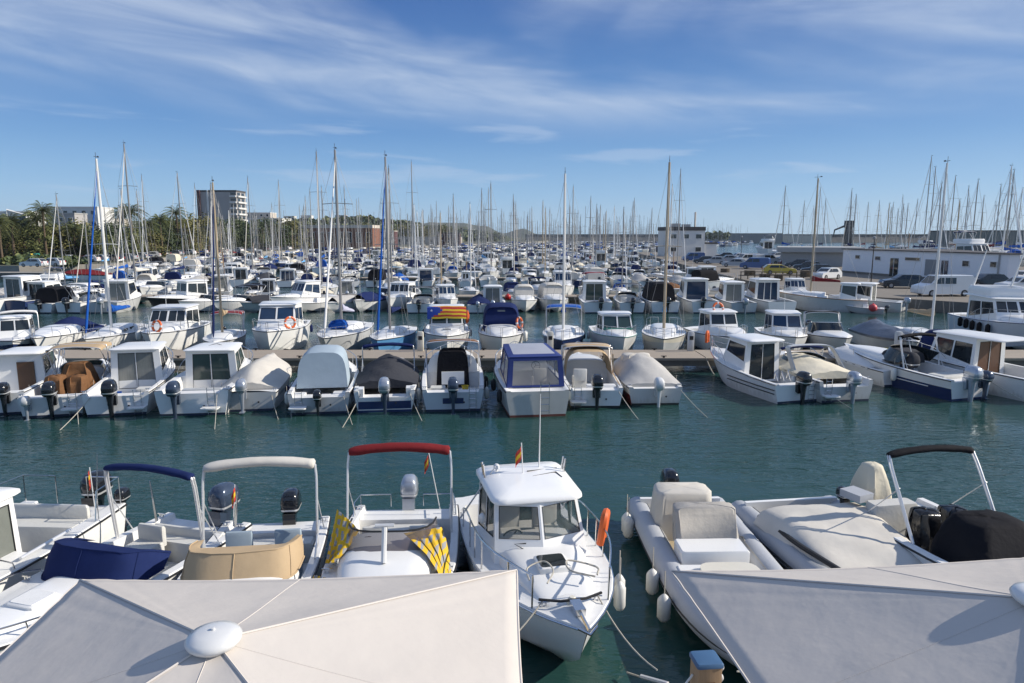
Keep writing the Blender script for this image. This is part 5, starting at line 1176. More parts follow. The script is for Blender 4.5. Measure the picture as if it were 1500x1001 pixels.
# ---------------------------------------------------------------- buildings
plaster_w = mat('white plaster', (.70, .69, .66), .8, var=.06, scale=.4)
plaster_g = mat('grey beige render', (.38, .36, .35), .85, var=.08, scale=.2)
plaster_c = mat('warm pale render', (.55, .49, .42), .85, var=.1, scale=.2)
brickm = mat('red brown brick', (.22, .10, .065), .9, var=.2, scale=.5)
dkroof = mat('dark roofing', (.07, .065, .065), .8, var=.2)
greyroof = mat('grey sheet roof', (.36, .36, .35), .7, var=.15, stretch=(1, .2, 1))
redside = mat('dark red render', (.09, .04, .04), .85, var=.1)
shutter = mat('grey shutter', (.25, .26, .27), .6)
def building(name, label, cat, x, y, w, d, h, rz=0, wall=None, roof=None, z0=1.0, floors=0, cols=0, win=(1.4, 1.3), gm=None, parapet=.4, over=.0, skip=(), group=None, side_cols=0):
    e = empty(name, (x, y, z0), rz); tag(e, label, cat, group)
    MB().box((0, d / 2, h / 2 - .25), (w, d, h + .5)).build('wall', wall or plaster_w, e, flat=True)
    MB().box((0, d / 2, h + parapet / 2), (w + .3 + over, d + .3 + over, parapet)).build('roof', roof or wall or plaster_w, e, flat=True)
    for f in range(floors):
        for c in range(cols):
            if (f, c) in skip: continue
            cx, cz = -w / 2 + w * (c + .5) / cols, h * (f + .55) / floors
            o = MB().box((cx, -.03, cz), (win[0] + .3, .10, win[1] + .3)).build('window', plaster_w, e, flat=True); MB().box((cx, -.075, cz), (win[0], .05, win[1])).build('pane', gm or glass, o, flat=True)
        for c in range(side_cols):
            cy, cz = d * (c + .5) / side_cols, h * (f + .55) / floors
            o = MB().box((w / 2 + .03, cy, cz), (.10, win[0] + .3, win[1] + .3)).build('window', plaster_w, e, flat=True); MB().box((w / 2 + .075, cy, cz), (.05, win[0], win[1])).build('pane', gm or glass, o, flat=True)
    return e
def at_px(px, Yd, z=1.1): return XP(px, Yd, z), Yd
# the low white building on the quay: facade runs away from us
fa, fb = Vector((51.5, 107, 1.0)), Vector((56.4, 78, 1.0)); d_ = fb - fa; ang = math.atan2(d_.y, d_.x); Lf = d_.length
e = empty('harbour_building', fa, ang); tag(e, 'long low white harbour building with small windows, behind the parked van', 'building')
wl = mat('bluish white wall', (.86, .86, .87), .8, var=.05, scale=.3)
fp = [(0, 0), (Lf, 0), (Lf + .25, 1.2), (4, 13)]; MB().loft([[(a_, b_, -.2) for a_, b_ in fp], [(a_, b_, 3.55) for a_, b_ in fp]]).build('wall', wl, e, flat=True)
fp = [(-.25, -.2), (Lf + .2, -.2), (Lf + .5, 1.3), (4, 13.6)]; MB().loft([[(a_, b_, 3.553) for a_, b_ in fp], [(a_, b_, 3.68) for a_, b_ in fp]]).build('roof', dkroof, e, flat=True); MB().box((Lf / 2, -.02, .12), (Lf, .08, .35)).build('plinth', concrete_w, e, flat=True)
for u_, w_, zc, h_, k in ((.12, .9, 2.5, .45, 'window'), (.27, 1.0, 2.45, .45, 'window'), (.50, 2.6, 2.55, .35, 'window'), (.80, .9, 2.3, .6, 'window'), (.935, .8, 2.35, .55, 'window')):
    o = MB().box((Lf * u_, -.03, zc), (w_ + .16, .1, h_ + .16)).build(k, plaster_w, e, flat=True); MB().box((Lf * u_, -.07, zc), (w_, .06, h_)).build('pane', glass, o, flat=True)
for u_, w_ in ((.385, 1.5), (.69, 1.0)):
    o = MB().box((Lf * u_, -.04, 1.3), (w_, .12, 2.5)).build('door', glass if w_ > 1.2 else glass_b, e, flat=True); MB().box((Lf * u_, -.11, 1.3), (.08, .05, 2.4)).build('mullion', plaster_w, o, flat=True)
MB().box((Lf * .62, -.05, 1.55), (2.3, .12, 2.1)).build('shutter', shutter, e, flat=True)
MB().tube([(Lf * .96, -.1, 0), (Lf * .96, -.1, 3.5)], .09, 6).build('downpipe', greyroof, e)
# others
x, y = at_px(1200, 128); e = building('shed', 'grey sheet roofed shed standing behind the long white harbour building', 'shed', x, y, 13, 14, 2.6, R(-20), greyroof, greyroof, over=1.4, parapet=.9)
x, y = at_px(1004, 188); e = building('harbour_office', 'white two storey harbour office with dark flat roof on the far quay', 'building', x, y, 10.4, 9, 7.0, R(4), plaster_w, dkroof, floors=2, cols=3, win=(1.5, 1.1), parapet=1.0, skip=((0, 1),))
MB().tube([(3.0, 2, 8), (3.0, 2, 12)], .25, 6).build('chimney', plaster_c, e); MB().box((-2.5, 2, 8.4), (2.5, 1.6, 1.0)).build('roof_unit', greyroof, e, flat=True); MB().box((.5, 2, 8.3), (2.0, 1.6, .8)).build('roof_unit', greyroof, e, flat=True)
x, y = at_px(1030, 189); building('annex', 'small white annex beside the harbour office', 'building', x + 1.5, y, 4.4, 6, 3.4, R(4), plaster_w, dkroof)
x, y = at_px(1440, 275, 1); building('boat_hall', 'long dark green grey boat hall behind the mast forest', 'building', x + 2, y, 27, 18, 8.0, R(-3), mat('dark green cladding', (.14, .16, .155), .8, var=.15), dkroof, z0=.3)
x, y = at_px(1090, 640, 1); building('port_warehouse', 'long pale port warehouse far across the blue basin', 'building', x, y, 70, 20, 8, 0, mat('grey port wall', (.26, .25, .25), .8, var=.2), dkroof, z0=.2)
x, y = at_px(1135, 655, 1); building('port_warehouse', 'squat brownish port warehouse across the blue basin, beside the crane', 'building', x + 24, y, 60, 20, 6.5, 0, plaster_c, greyroof, z0=.2)
# crane
x, y = at_px(1241, 300, 1); e = empty('crane', (x, y, 0)); tag(e, 'dark dockside crane standing among the masts', 'crane')
MB().box((0, 0, 5), (2.4, 2.4, 10)).build('tower', dkroof, e, flat=True); MB().box((0, 0, 11.5), (2.8, 3, 3)).build('cab', dkroof, e, flat=True); MB().tube([(-1, 0, 11), (-6, 0, 9), (-6.5, 0, 6)], [.5, .35, .2], 5).build('jib', dkroof, e)
# left shore
x, y = at_px(322, 400); e = building('hotel_tower', 'tall grey hotel tower with white balconies, highest on the shore', 'building', x, y, 22.5, 14, PZ(281, 400) - 1.1, R(0), plaster_g, dkroof, floors=9, cols=4, win=(1.2, 1.4), skip=tuple((f, c) for f in range(9) for c in (0, 2, 3)), parapet=1.0)
hh = PZ(281, 400) - 1.1
MB().box((-10.2, -.4, hh / 2 + .4), (1.8, 1.2, hh + 1.2)).build('stair_shaft', redside, e, flat=True)
MB().box((-5.2, -.2, hh / 2), (.9, .5, hh)).build('wall_fin', plaster_w, e, flat=True); MB().box((-5.2, -.2, hh + .6), (.9, .5, .8)).build('fin_cap', plaster_w, e, flat=True)
for f in range(9): 
    o = MB().box((9.4, -.5, hh * (f + .25) / 9), (3.6, 1.1, .9)).build('balcony', plaster_w, e, flat=True)
    MB().box((9.4, -.06, hh * (f + .68) / 9), (3.0, .12, 1.4)).build('balcony_door', glass, e, flat=True)
    MB().box((11.8, 6.5, hh * (f + .25) / 9), (1.1, 12, .9)).build('balcony', plaster_w, e, flat=True)
    for yy in (3.5, 9.5): MB().box((11.31, yy, hh * (f + .68) / 9), (.12, 4.0, 1.5)).build('balcony_door', glass, e, flat=True)
x, y = at_px(385, 440); e = building('apartment_block', 'stepped white apartment block with long balcony rows beside the hotel tower', 'building', x, y, 27, 14, PZ(321, 440) - 1.1, R(-6), plaster_w, plaster_w, parapet=.6)
hh = PZ(321, 440) - 1.1
for f in range(5):
    MB().box((0, -.9, hh * (f + .2) / 5), (26, 1.8, 1.0)).build('balcony', plaster_w, e, flat=True)
    for c in range(6): MB().box((-11 + 4.4 * c, -.06, hh * (f + .66) / 5), (2.6, .12, 1.5)).build('balcony_door', glass, e, flat=True)
x, y = at_px(348, 430); building('apartment_block', 'narrow white apartment block between the tower and the stepped block', 'building', x + 3, y + 30, 16, 12, PZ(312, 460) - 1.1, 0, plaster_c, plaster_w, floors=6, cols=4)
x, y = at_px(20, 210); e = building('villa', 'white modern house with blue window bay and open roof frame behind palms', 'building', x, y, 11, 9, PZ(311, 210) - 1.1, R(6), plaster_w, plaster_w, floors=3, cols=3, gm=glass_b, win=(1.9, 1.6))
MB().tube([(-.5, 0, 9.5), (-.5, 0, 13.3), (4.8, 0, 11.8), (4.8, 0, 8)], .35, 4).build('roof_frame', plaster_w, e)
x, y = at_px(108, 260); building('villa', 'wide white building with terrace roof above the palms', 'building', x, y, 20, 12, PZ(304, 260) - 1.1, R(3), plaster_w, plaster_w, floors=4, cols=6)
x, y = at_px(92, 250); building('villa', 'grey terraced building below the wide white one', 'building', x + 1, y - 6, 16, 8, PZ(314, 250) - 1.1, R(3), plaster_g, greyroof, floors=3, cols=5)
x, y = at_px(150, 300); building('villa', 'pale pink low house at the end of the palm front', 'building', x, y, 14, 10, PZ(321, 300) - 1.1, 0, plaster_c, plaster_c, floors=3, cols=4)
x, y = at_px(247, 330); building('villa', 'small white house glimpsed over the tree tops', 'building', x, y, 18, 10, PZ(324, 330) - 1.1, 0, plaster_w, greyroof, floors=3, cols=5)
x, y = at_px(492, 300); e = building('warehouse', 'long brown brick warehouse with pale flat roof band on the far quay', 'warehouse', x, y, 33, 12, PZ(334, 300) - 1.1, R(-5), brickm, plaster_c, floors=1, cols=8, win=(1.8, 4.2), parapet=1.3)
x, y = at_px(455, 330); building('warehouse', 'small red brick hall with gabled front left of the long brick warehouse', 'warehouse', x, y, 12, 12, PZ(337, 330) - 1.1, 0, brickm, greyroof, floors=1, cols=3, win=(1.4, 2.6))
x, y = at_px(556, 320); building('warehouse', 'brick end house beside the long brick warehouse', 'warehouse', x, y, 14, 10, PZ(339, 320) - 1.1, 0, redside, plaster_c, floors=2, cols=4)
x, y = at_px(640, 430); building('warehouse', 'low pale sheds at the foot of the green hill', 'warehouse', x - 6, y, 40, 12, 4.5, R(-6), plaster_c, greyroof, floors=1, cols=8, win=(1.6, 1.6))
x, y = at_px(657, 410); building('warehouse', 'dark gabled shed at the foot of the green hill', 'warehouse', x, y, 13, 10, 7, 0, redside, dkroof, floors=2, cols=3)
for k, (px, Yd, h_) in enumerate(((400, 760, 24), (425, 770, 26), (450, 780, 27), (500, 770, 27), (522, 770, 26))):
    x, y = at_px(px, Yd); building('hill_house', 'tiny white house on the ridge of the green hill', 'house', x, y, 12, 8, 4.5, 0, plaster_w, plaster_c, z0=h_ - 3, floors=1, cols=3, group='houses on the hill ridge')

# ---------------------------------------------------------------- trees
bark = mat('bark', (.12, .085, .055), .9, var=.3)
leaf1 = mat('olive leaves', (.105, .118, .030), .7, var=.5, scale=.9, rnd=.15)
leaf2 = mat('dark leaves', (.055, .078, .026), .7, var=.5, scale=.9, rnd=.15)
leaf3 = mat('yellowish leaves', (.135, .125, .030), .7, var=.5, scale=.9, rnd=.15)
palmg = mat('palm fronds', (.10, .115, .035), .6, var=.5, scale=1.5, rnd=.2)
def tree(seed, h, w, m, label):
    r = random.Random(seed); e = empty('tree'); tag(e, label, 'tree')
    t = MB(); t.tube([(0, 0, -.3), (.1, 0, h * .3), (-.1, .1, h * .6)], [.28, .22, .12], 7)
    cl = []
    for k in range(22):
        a, q = r.uniform(0, 6.28), math.sqrt(r.uniform(.02, 1)); z = h * r.uniform(.12, .95); f = math.sqrt(max(.05, 1 - ((z / h - .50) / .52) ** 2)); c = Vector((w * q * f * math.cos(a) * .75, w * q * f * math.sin(a) * .75, z)); cl.append((c, r.uniform(.22, .38) * w))
        if k < 7: t.tube([(0, 0, h * r.uniform(.25, .5)), c * .6 + Vector((0, 0, h * .18)), c], [.12, .07, .03], 4)
    t.build('trunk', bark, e); b = MB()
    for c, q in cl:
        for _ in range(85):
            d = Vector((r.gauss(0, 1), r.gauss(0, 1), r.gauss(0, .8))).normalized() * q * r.uniform(.55, 1.12); p = c + d; s_ = r.uniform(.16, .34)
            n = (d.normalized() + Vector((r.uniform(-1, 1), r.uniform(-1, 1), r.uniform(-.3, 1)))).normalized(); u_ = n.cross(Vector((0, 0, 1)) if abs(n.z) < .9 else Vector((1, 0, 0))).normalized(); v_ = n.cross(u_)
            b.add([p + u_ * s_, p + v_ * s_ * .6, p - u_ * s_, p - v_ * s_ * .6], [(0, 1, 2, 3)])
    b.build('crown', m, e, flat=True); index_kids(e); return e
def palm(seed, h, label, fr=4.4, nf=46):
    r = random.Random(seed); e = empty('palm_tree'); tag(e, label, 'palm tree')
    MB().tube([(0, 0, -.3), (.12, 0, h * .4), (.05, .1, h * .8), (0, 0, h)], [.30, .24, .21, .26], 8).build('trunk', bark, e); b = MB()
    for k in range(nf):
        a = k * 2.4; el = lerp(1.25, -.75, (k / nf) ** .9) + r.uniform(-.1, .1); L = fr * r.uniform(.85, 1.1); d = Vector((math.cos(a), math.sin(a), 0)); pts = []
        for i in range(8):
            t = i / 7; pts.append(Vector((0, 0, h)) + d * (L * t * math.cos(el) * (1 - .12 * t)) + Vector((0, 0, L * (t * math.sin(el) - .62 * t * t))))
        sd_ = Vector((-math.sin(a), math.cos(a), 0))
        b.tube(pts, [.05, .04, .03, .025, .02, .016, .012, .008], 3)
        for i in range(1, 15):
            t = i / 14; p = pts[min(int(t * 7), 6)].lerp(pts[min(int(t * 7) + 1, 7)], t * 7 - int(t * 7)) if t < 1 else pts[-1]; ll = .62 * math.sin(math.pi * min(.97, t * .85 + .12))
            for sg in (-1, 1):
                q = p + sd_ * sg * ll + d * .22 - Vector((0, 0, ll * .55)); b.add([p - d * .06, p + d * .14, q], [(0, 1, 2)])
    b.build('crown', palmg, e, flat=True); index_kids(e); return e
protoT = [tree(1, 8.5, 4.2, leaf1, 'rounded olive green tree in the shore grove'), tree(2, 10, 4.0, leaf2, 'dark dense tree in the shore grove'), tree(3, 7.0, 4.6, leaf3, 'yellowish spreading tree in the shore grove'), tree(4, 9, 4.8, leaf2, 'broad dark tree in the shore grove')]
protoP = [palm(1, 9.0, 'feathery palm on the shore front'), palm(2, 11.5, 'tall feathery palm rising over the shore grove', 5.2), palm(3, 7.0, 'short bushy palm on the shore front', 3.9)]
used_p = {}
def put(proto, x, y, z, sc, label, group):
    i = id(proto)
    if i not in used_p: used_p[i] = 1; c = proto; c.location = (x, y, z); c.scale = (sc,) * 3; c.rotation_euler = (0, 0, random.uniform(0, 6.28))
    else: c = dup(proto, (x, y, z), random.uniform(0, 6.28), sc)
    if label: c['label'] = label
    c['group'] = group; return c
rt = random.Random(21)
def shore_y(px):
    q = [(-200, 150), (170, 153), (266, 204), (410, 266), (470, 305)]
    for (a, ya), (b, yb) in zip(q, q[1:]):
        if px <= b: return lerp(ya, yb, (px - a) / (b - a))
    return 305
for px, Yd, k, py in ((70, 150, 1, 300), (22, 148, 0, 316), (4, 142, 0, 318), (38, 160, 0, 322), (60, 158, 2, 312), (184, 190, 1, 306), (197, 200, 0, 302), (222, 230, 0, 322), (262, 250, 1, 305), (238, 240, 0, 316), (306, 280, 0, 330), (338, 290, 2, 336), (270, 250, 2, 340), (285, 262, 0, 333), (112, 170, 0, 332), (96, 165, 2, 340), (-30, 150, 0, 316), (500, 300, 2, 345), (380, 280, 2, 345)):
    Yd = min(Yd, shore_y(px) + 4) if px < 400 else Yd; x, y = at_px(px, Yd); hgt = PZ(py, Yd) - 1.1; base = (9.0 + 1.0, 11.5 + 1.2, 7.0 + .9)[k]
    put(protoP[k], x, y, 1.1, hgt / base, None, 'palms along the shore front %d' % k)
for i in range(84):
    px = lerp(-40, 455, (i + rt.uniform(0, .9)) / 84); Yd = shore_y(px) + rt.uniform(-3, 34); k = rt.choice((0, 0, 1, 2, 3, 3)); x, y = at_px(px, Yd)
    pyt = rt.uniform(319, 338) if px > 240 else rt.uniform(327, 346)
    put(protoT[k], x, y, 1.1, max(.55, (PZ(pyt, Yd) - 1.1) / (8.5, 10, 7, 9)[k]), None, 'trees of the shore grove %d' % k)
for i in range(34):
    px = lerp(430, 660, (i + rt.uniform(0, .9)) / 34); Yd = lerp(345, 470, i / 34) + rt.uniform(0, 40); k = rt.choice((0, 1, 2, 3)); x, y = at_px(px, Yd)
    o = put(protoT[k], x, y, 1.1, max(.6, (PZ(rt.uniform(330, 340), Yd) - 1.1) / (8.5, 10, 7, 9)[k]), ('rounded olive green tree behind the brick warehouses', 'dark dense tree behind the brick warehouses', 'yellowish spreading tree behind the brick warehouses', 'broad dark tree behind the brick warehouses')[k], 'trees behind the brick warehouses %d' % k)
def woods(name, x0, x1, y0, y1, zf, n, seed, fs=1.0):
    r = random.Random(seed); b = MB()
    for _ in range(n):
        x, y = r.uniform(x0, x1), r.uniform(y0, y1); z = zf(x, y); s_ = r.uniform(3, 7) * fs
        for _ in range(int(7 / fs)):
            p = Vector((x + r.gauss(0, s_ * .4), y + r.gauss(0, s_ * .4), z + r.uniform(0, s_ * .8))); a = r.uniform(0, 6.28); q = s_ * r.uniform(.18, .4)
            u_, v_ = Vector((math.cos(a), math.sin(a), r.uniform(-.4, .4))) * q, Vector((-math.sin(a) * .5, math.cos(a) * .5, .8)) * q
            b.add([p + u_, p + v_, p - u_, p - v_], [(0, 1, 2, 3)], r.choice((0, 0, 1)))
    return tag(b.build(name, [leaf2, leaf1], flat=True), kind='stuff')
x0, x1 = PX(385, 640), PX(730, 640)
def hz(x, y):
    t = (x - x0) / (x1 - x0); return max(2, 22 * min(1, .85 + .4 * t) * (1 - max(0, t - .35) * 1.35)) * min(1, (y - 610) / 110)
woods('hill_wood', x0, x1, 630, 760, hz, 900, 4)
woods('port_greenery', PX(1036, 610), PX(1064, 610), 606, 620, lambda x, y: 4, 60, 6)
woods('shore_shrubs', -120, -84, 132, 139, lambda x, y: 1.0, 150, 8, .32)

# ---------------------------------------------------------------- cars
tyre = mat('tyre rubber', (.02, .02, .02), .8); rim = mat('wheel rim', (.35, .35, .36), .4, .7)
def paint(n, c): return mat(n, c, .25, 0, var=.05, coat=.6)
p_w, p_k, p_b, p_y, p_g, p_r = paint('white car paint', (.70, .70, .69)), paint('black car paint', (.015, .015, .018)), paint('blue car paint', (.02, .06, .22)), paint('yellow car paint', (.60, .43, .01)), paint('silver car paint', (.36, .37, .38)), paint('dark red car paint', (.16, .02, .02))
light_m = mat('headlight', (.7, .7, .68), .15)
def car(name, label, cat, m, L=4.3, W=1.75, H=1.48, van=False, group=None):
    e = empty(name); tag(e, label, cat, group); h = W / 2
    if van: prof = [(-L / 2, .35), (-L / 2, 1.0), (-L / 2 + .04, H - .15), (-L / 2 + .2, H), (L / 2 - 1.55, H), (L / 2 - .85, 1.18), (L / 2 - .1, .95), (L / 2, .6), (L / 2 - .02, .3)]
    else: prof = [(-L / 2, .35), (-L / 2 + .02, .80), (-L / 2 + .12, .98), (-L / 2 + .6, H - .04), (-L / 2 + 1.1, H), (L * .04, H), (L / 2 - 1.25, .98), (L / 2 - .18, .82), (L / 2, .58), (L / 2 - .04, .3)]
    prof = [(-L / 2 + .05, .22)] + prof + [(L / 2 - .1, .22)]
    def ins(z): return h - max(0, z - .9) * (.10 if van else .30)
    sec = [[(y, s_ * ins(z), z) for y, z in prof] for s_ in (-1, 1)]
    sec2 = [[(y * .97, s_ * ins(z) * .9, z if z > .5 else z) for y, z in prof] for s_ in (-1, 1)]
    rows = [[(s_ * ins(z) * f, y, lerp(z, .75 if z < .9 else z, 0) + (0 if f == 1 else (.03 if z > .5 else 0))) for y, z in prof] for s_, f in ((-1, 1), (-1, .86), (0, .86), (1, .86), (1, 1))]
    b = MB().loft([r_ for r_ in rows], 0, True, True, True); b.build('body', m, e, sharp=30)
    for s_ in (-1, 1):
        if van: ws = [[(L / 2 - 1.0, 1.2), (L / 2 - 1.62, H - .18), (L / 2 - 2.05, H - .18), (L / 2 - 2.05, 1.2)], [(L / 2 - 2.15, 1.2), (L / 2 - 2.15, H - .18), (L / 2 - 3.2, H - .18), (L / 2 - 3.2, 1.2)]]
        else: ws = [[(L / 2 - 1.4, 1.0), (.05 * L, H - .1), (-.02 * L, H - .1), (-.02 * L, 1.0)], [(-.04 * L, 1.0), (-.04 * L, H - .1), (-L / 2 + 1.0, H - .12), (-L / 2 + .72, 1.0)]]
        for q in ws:
            o = [Vector((s_ * (ins(z) + .012), y, z)) for y, z in q]; MB().loft([o, [p - Vector((s_ * .05, 0, 0)) for p in o]]).build('side_window', glass, e, sharp=20)
    if van: q = [(L / 2 - .88, 1.2), (L / 2 - 1.5, H - .1)]
    else: q = [(L / 2 - 1.32, 1.02), (L * .045, H - .06)]
    def bandw(q, dy, nm):
        o = [Vector((-ins(q[0][1]) * .84, q[0][0], q[0][1])), Vector((ins(q[0][1]) * .84, q[0][0], q[0][1])), Vector((ins(q[1][1]) * .84, q[1][0], q[1][1])), Vector((-ins(q[1][1]) * .84, q[1][0], q[1][1]))]
        MB().loft([[p + Vector((0, dy, .045)) for p in o], [p - Vector((0, dy * 2, .02)) for p in o]]).build(nm, glass, e, sharp=20)
    bandw(q, .035, 'windscreen')
    if not van: bandw([(-L / 2 + .14, 1.0), (-L / 2 + .58, H - .08)], -.035, 'rear_window')
    for s_ in (-1, 1):
        MB().box((s_ * h * .72, L / 2 - .06, .66), (.32, .14, .16)).build('headlight', light_m, e)
        MB().box((s_ * h * .78, -L / 2 + .02, .82), (.16, .1, .3)).build('tail_light', redp, e)
        for yy in (-L * .31, L * .31):
            M = Matrix.Rotation(R(90), 4, 'Y'); w = MB().lathe([(.20, -.09), (.30, -.10), (.32, -.06), (.32, .06), (.30, .10), (.20, .09)], 16, M=M, at=(s_ * (h - .06), yy, .32)).build('wheel', tyre, e, sharp=50)
            MB().lathe([(.02, -.092), (.2, -.095), (.2, .095), (.02, .092)], 10, M=M, at=(s_ * (h - .055), yy, .32)).build('rim', rim, w)
    index_kids(e); return e
def park(e, px, py, hd, z=1.004):
    p = pt(px, py, z); e.location = p; e.rotation_euler = (0, 0, R(hd)); return e
van1 = park(car('van', 'white panel van parked on the quay edge in front of the low white building', 'van', p_w, 5.0, 1.9, 1.95, True), 1379, 433.5, 92)
blk = park(car('parked_car', 'black hatchback parked behind the white panel van, in front of the building corner', 'car', p_k), 1442, 421, 88)
wht = park(car('parked_car', 'white hatchback parked at the right end of the low white building', 'car', p_w), 1492, 427, 95)
park(dup(wht), 1498, 415, 100)['label'] = 'silver white car half hidden behind the white hatchback by the building end'
yel = park(car('parked_car', 'yellow estate car parked on the boatyard quay', 'car', p_y, 4.6, 1.75, 1.45), 1141, 402, -100)
blu = park(car('van', 'blue van parked beside the yellow estate car', 'van', p_b, 4.8, 1.9, 1.9, True), 1106, 394, 60)
sil = park(car('parked_car', 'silver car parked between the harbour office and the white vans', 'car', p_g), 1046, 387, 80)
park(dup(van1), 1094, 386, 100)['label'] = 'white van parked on the quay behind the blue van'
park(dup(van1), 1122, 387, -85)['label'] = 'white van parked behind the yellow estate car'
park(dup(blk), 1168, 392, 70)['label'] = 'black car near the grey shed, closest to the yellow estate car'
park(dup(blk), 1182, 396, 70)['label'] = 'black car at the foot of the grey shed'
park(dup(blk), 1030, 386, 80)['label'] = 'dark car in front of the white annex of the harbour office'
park(dup(blk), 1320, 422, 80)['label'] = 'dark car behind the nose of the white panel van'
park(dup(sil), 1065, 384, 80)['label'] = 'silver car parked on the quay right of the harbour office'
park(dup(blu), 1015, 383, 90)['label'] = 'dark blue van at the foot of the harbour office'
red_ = car('parked_car', 'dark red car parked on the left shore quay', 'car', p_r); park(red_, 112, 386, 80, 1.1)
for k, (px, py, lb) in enumerate(((50, 391, 'white car parked on the shore by the green bins'), (76, 390, 'white car parked on the shore under the tall palm'), (96, 384, 'white car on the shore road behind the masts'), (130, 384, 'white car on the shore road past the red car'))): park(dup(wht), px, py, 85 + 3 * k, 1.1)['label'] = lb
for px, py, col, lb in ((52, 384, greenh, 'green recycling bin on the shore'), (43, 385, yellowp, 'yellow recycling bin on the shore')):
    p = pt(px, py, 1.1); e = empty('recycling_bin', p); tag(e, lb, 'bin'); rq = rquad([(-.9, -.6, 0), (.9, -.6, 0), (.9, .6, 0), (-.9, .6, 0)], .2, 2); MB().loft([scale_ring(rq, .85), scale_ring(rq, 1, 1.5), scale_ring(rq, .8, 1.85)]).build('bin_body', col, e); MB().box((0, -.6, 1.5), (.7, .12, .3)).build('slot', rubber, e)
for px, Yd, lb in ((1276, 84, 'dark lamp post before the low white building'), (1085, 150, 'lamp post among the parked vans on the quay')):
    x, y = at_px(px, Yd); e = empty('street_lamp', (x, y, 1.0)); tag(e, lb, 'street lamp'); MB().tube([(0, 0, 0), (0, 0, 5.2)], [.07, .05], 6).build('post', rubber, e); MB().lathe([(.05, 5.2), (.22, 5.3), (.2, 5.5), (.05, 5.6)], 8).build('lamp_head', shutter, e)

cars_more = ((1075, 391, sil, 'silver car in the middle of the boatyard quay, nearest the boats'), (1060, 379, blk, 'black car on the far part of the quay by the annex'), (1080, 380, wht, 'white car on the far part of the quay'), (1150, 383, blk, 'dark car behind the white vans'), (1172, 385, sil, 'silver car beneath the shed roof edge'), (1195, 402, blk, 'black car beside the end wall of the low white building'), (1158, 389, red_, 'dark red car behind the yellow estate car'), (1100, 380, blk, 'black car far out on the quay'), (1135, 379, sil, 'silver car far out on the quay near the basin'), (1210, 409, wht, 'white car at the corner of the low white building'))
for k, (px, py, s_, lb) in enumerate(cars_more): park(dup(s_), px, py, 70 + 13 * (k % 5))['label'] = lb
pal = mat('weathered pallet wood', (.13, .10, .07), .9, var=.4)
for k, (px, py, lb) in enumerate(((1120, 408, 'stack of weathered pallets near the yellow estate car'), (1098, 404, 'pallet stack on the quay before the blue van'), (1180, 406, 'pallet stack by the black cars'), (1062, 399, 'pallet stack on the quay edge behind the pilothouse boats'), (1140, 411, 'low pallet stack right at the quay edge'))):
    p = pt(px, py, 1.0); e = empty('pallet_stack', p, .3 * k); tag(e, lb, 'pallet stack', 'pallet stacks on the boatyard quay')
    for j in range(4 + k % 3):
        b = MB()
        for q in range(5): b.box((0, -.48 + .24 * q, .13 + j * .15), (1.2, .16, .03))
        for q in (-.5, 0, .5): b.box((q, 0, .06 + j * .15), (.1, 1.0, .1))
        b.build('pallet', pal, e, flat=True)
b = MB(); e = empty('railing', pt(1085, 409, 1.0)); tag(e, 'dark wooden railing along the boatyard quay edge', 'railing')
for j in range(12): MB().box((j * .9, j * -.05, .5), (.1, .1, 1.0)).build('post', pal, e, flat=True)
for z_ in (.5, .95): b.box((4.95, -.28, z_), (10.2, .06, .1), rz=-.055)
b.build('rail', pal, e, flat=True)

for k in range(16):
    px = 150 + 18 * k; Yd = shore_y(px) - 3.5; x, y = at_px(px, Yd); o = dup((wht, blk, sil, wht)[k % 4], (x, y, 1.104), R(60 + 11 * (k % 5))); col = ('white', 'black', 'silver', 'white')[k % 4]; nb = ('silver', 'white', 'black', 'dark')[k % 4]
    o['label'] = '%s car parked along the shore under the grove trees' % col; o['group'] = '%s cars parked under the shore grove' % col
# ---------------------------------------------------------------- the rows of boats behind: prototypes, then copies
PR = {}
def proto(key, b, short):
    index_kids(b.root); PR[key] = [b, short, 0]
def mk(key, short, cat='motorboat', name='motorboat', L=6.4, B=2.45, **kw): b = Boat(name, short, cat, L, B, rub=kw.pop('rub', .02), **kw); return b
mb_ = dict(zb=1.15, zs=.85)
b = mk('p1', '', name='pilothouse_boat', cock=(.5, 2.5), **mb_); b.house(2.5, 4.4, 1.0, 2.3, za=.35, gd=glass_g, side=1, over=.12); b.outboard(.2, sc=1.05, m=engk); b.hump(4.2, 5.9, .8, .2); b.rail(2.8, n=4); proto('p1', b, 'white pilothouse boat with glass doors')
b = mk('p2', '', name='pilothouse_boat', cock=(.5, 2.5), **mb_); b.house(2.5, 4.4, 1.05, 2.3, za=.35, gd=glass_b, aft='door3', side=1, over=.1); b.hump(4.2, 5.9, .8, .2); b.seat(0, .9, 1.7, .5, .3, .5, 0); b.rail(2.8, n=4); proto('p2', b, 'white pilothouse boat with blue glass doors')
b = mk('p3', '', name='pilothouse_boat', cock=(.5, 2.5), hull=greyish, **mb_); b.house(2.5, 4.4, 1.0, 2.35, za=.35, gd=curtain, side=1, over=.12); b.outboard(.0, sc=1.05, m=engs); b.hump(4.2, 5.9, .8, .2); b.antenna(.5, 3.2, b.rz - .03, 1.4); proto('p3', b, 'grey hulled pilothouse boat with curtained doors')
b = mk('p4', '', name='pilothouse_boat', cock=(.5, 2.5), **mb_); b.house(2.5, 4.3, 1.08, 2.3, za=.35, gd=glass_b, aft='wide', side=1, over=.1); b.hump(4.2, 5.9, .8, .2); b.outboard(-.3, sc=.95, m=engk); proto('p4', b, 'white cabin boat with one wide blue window')
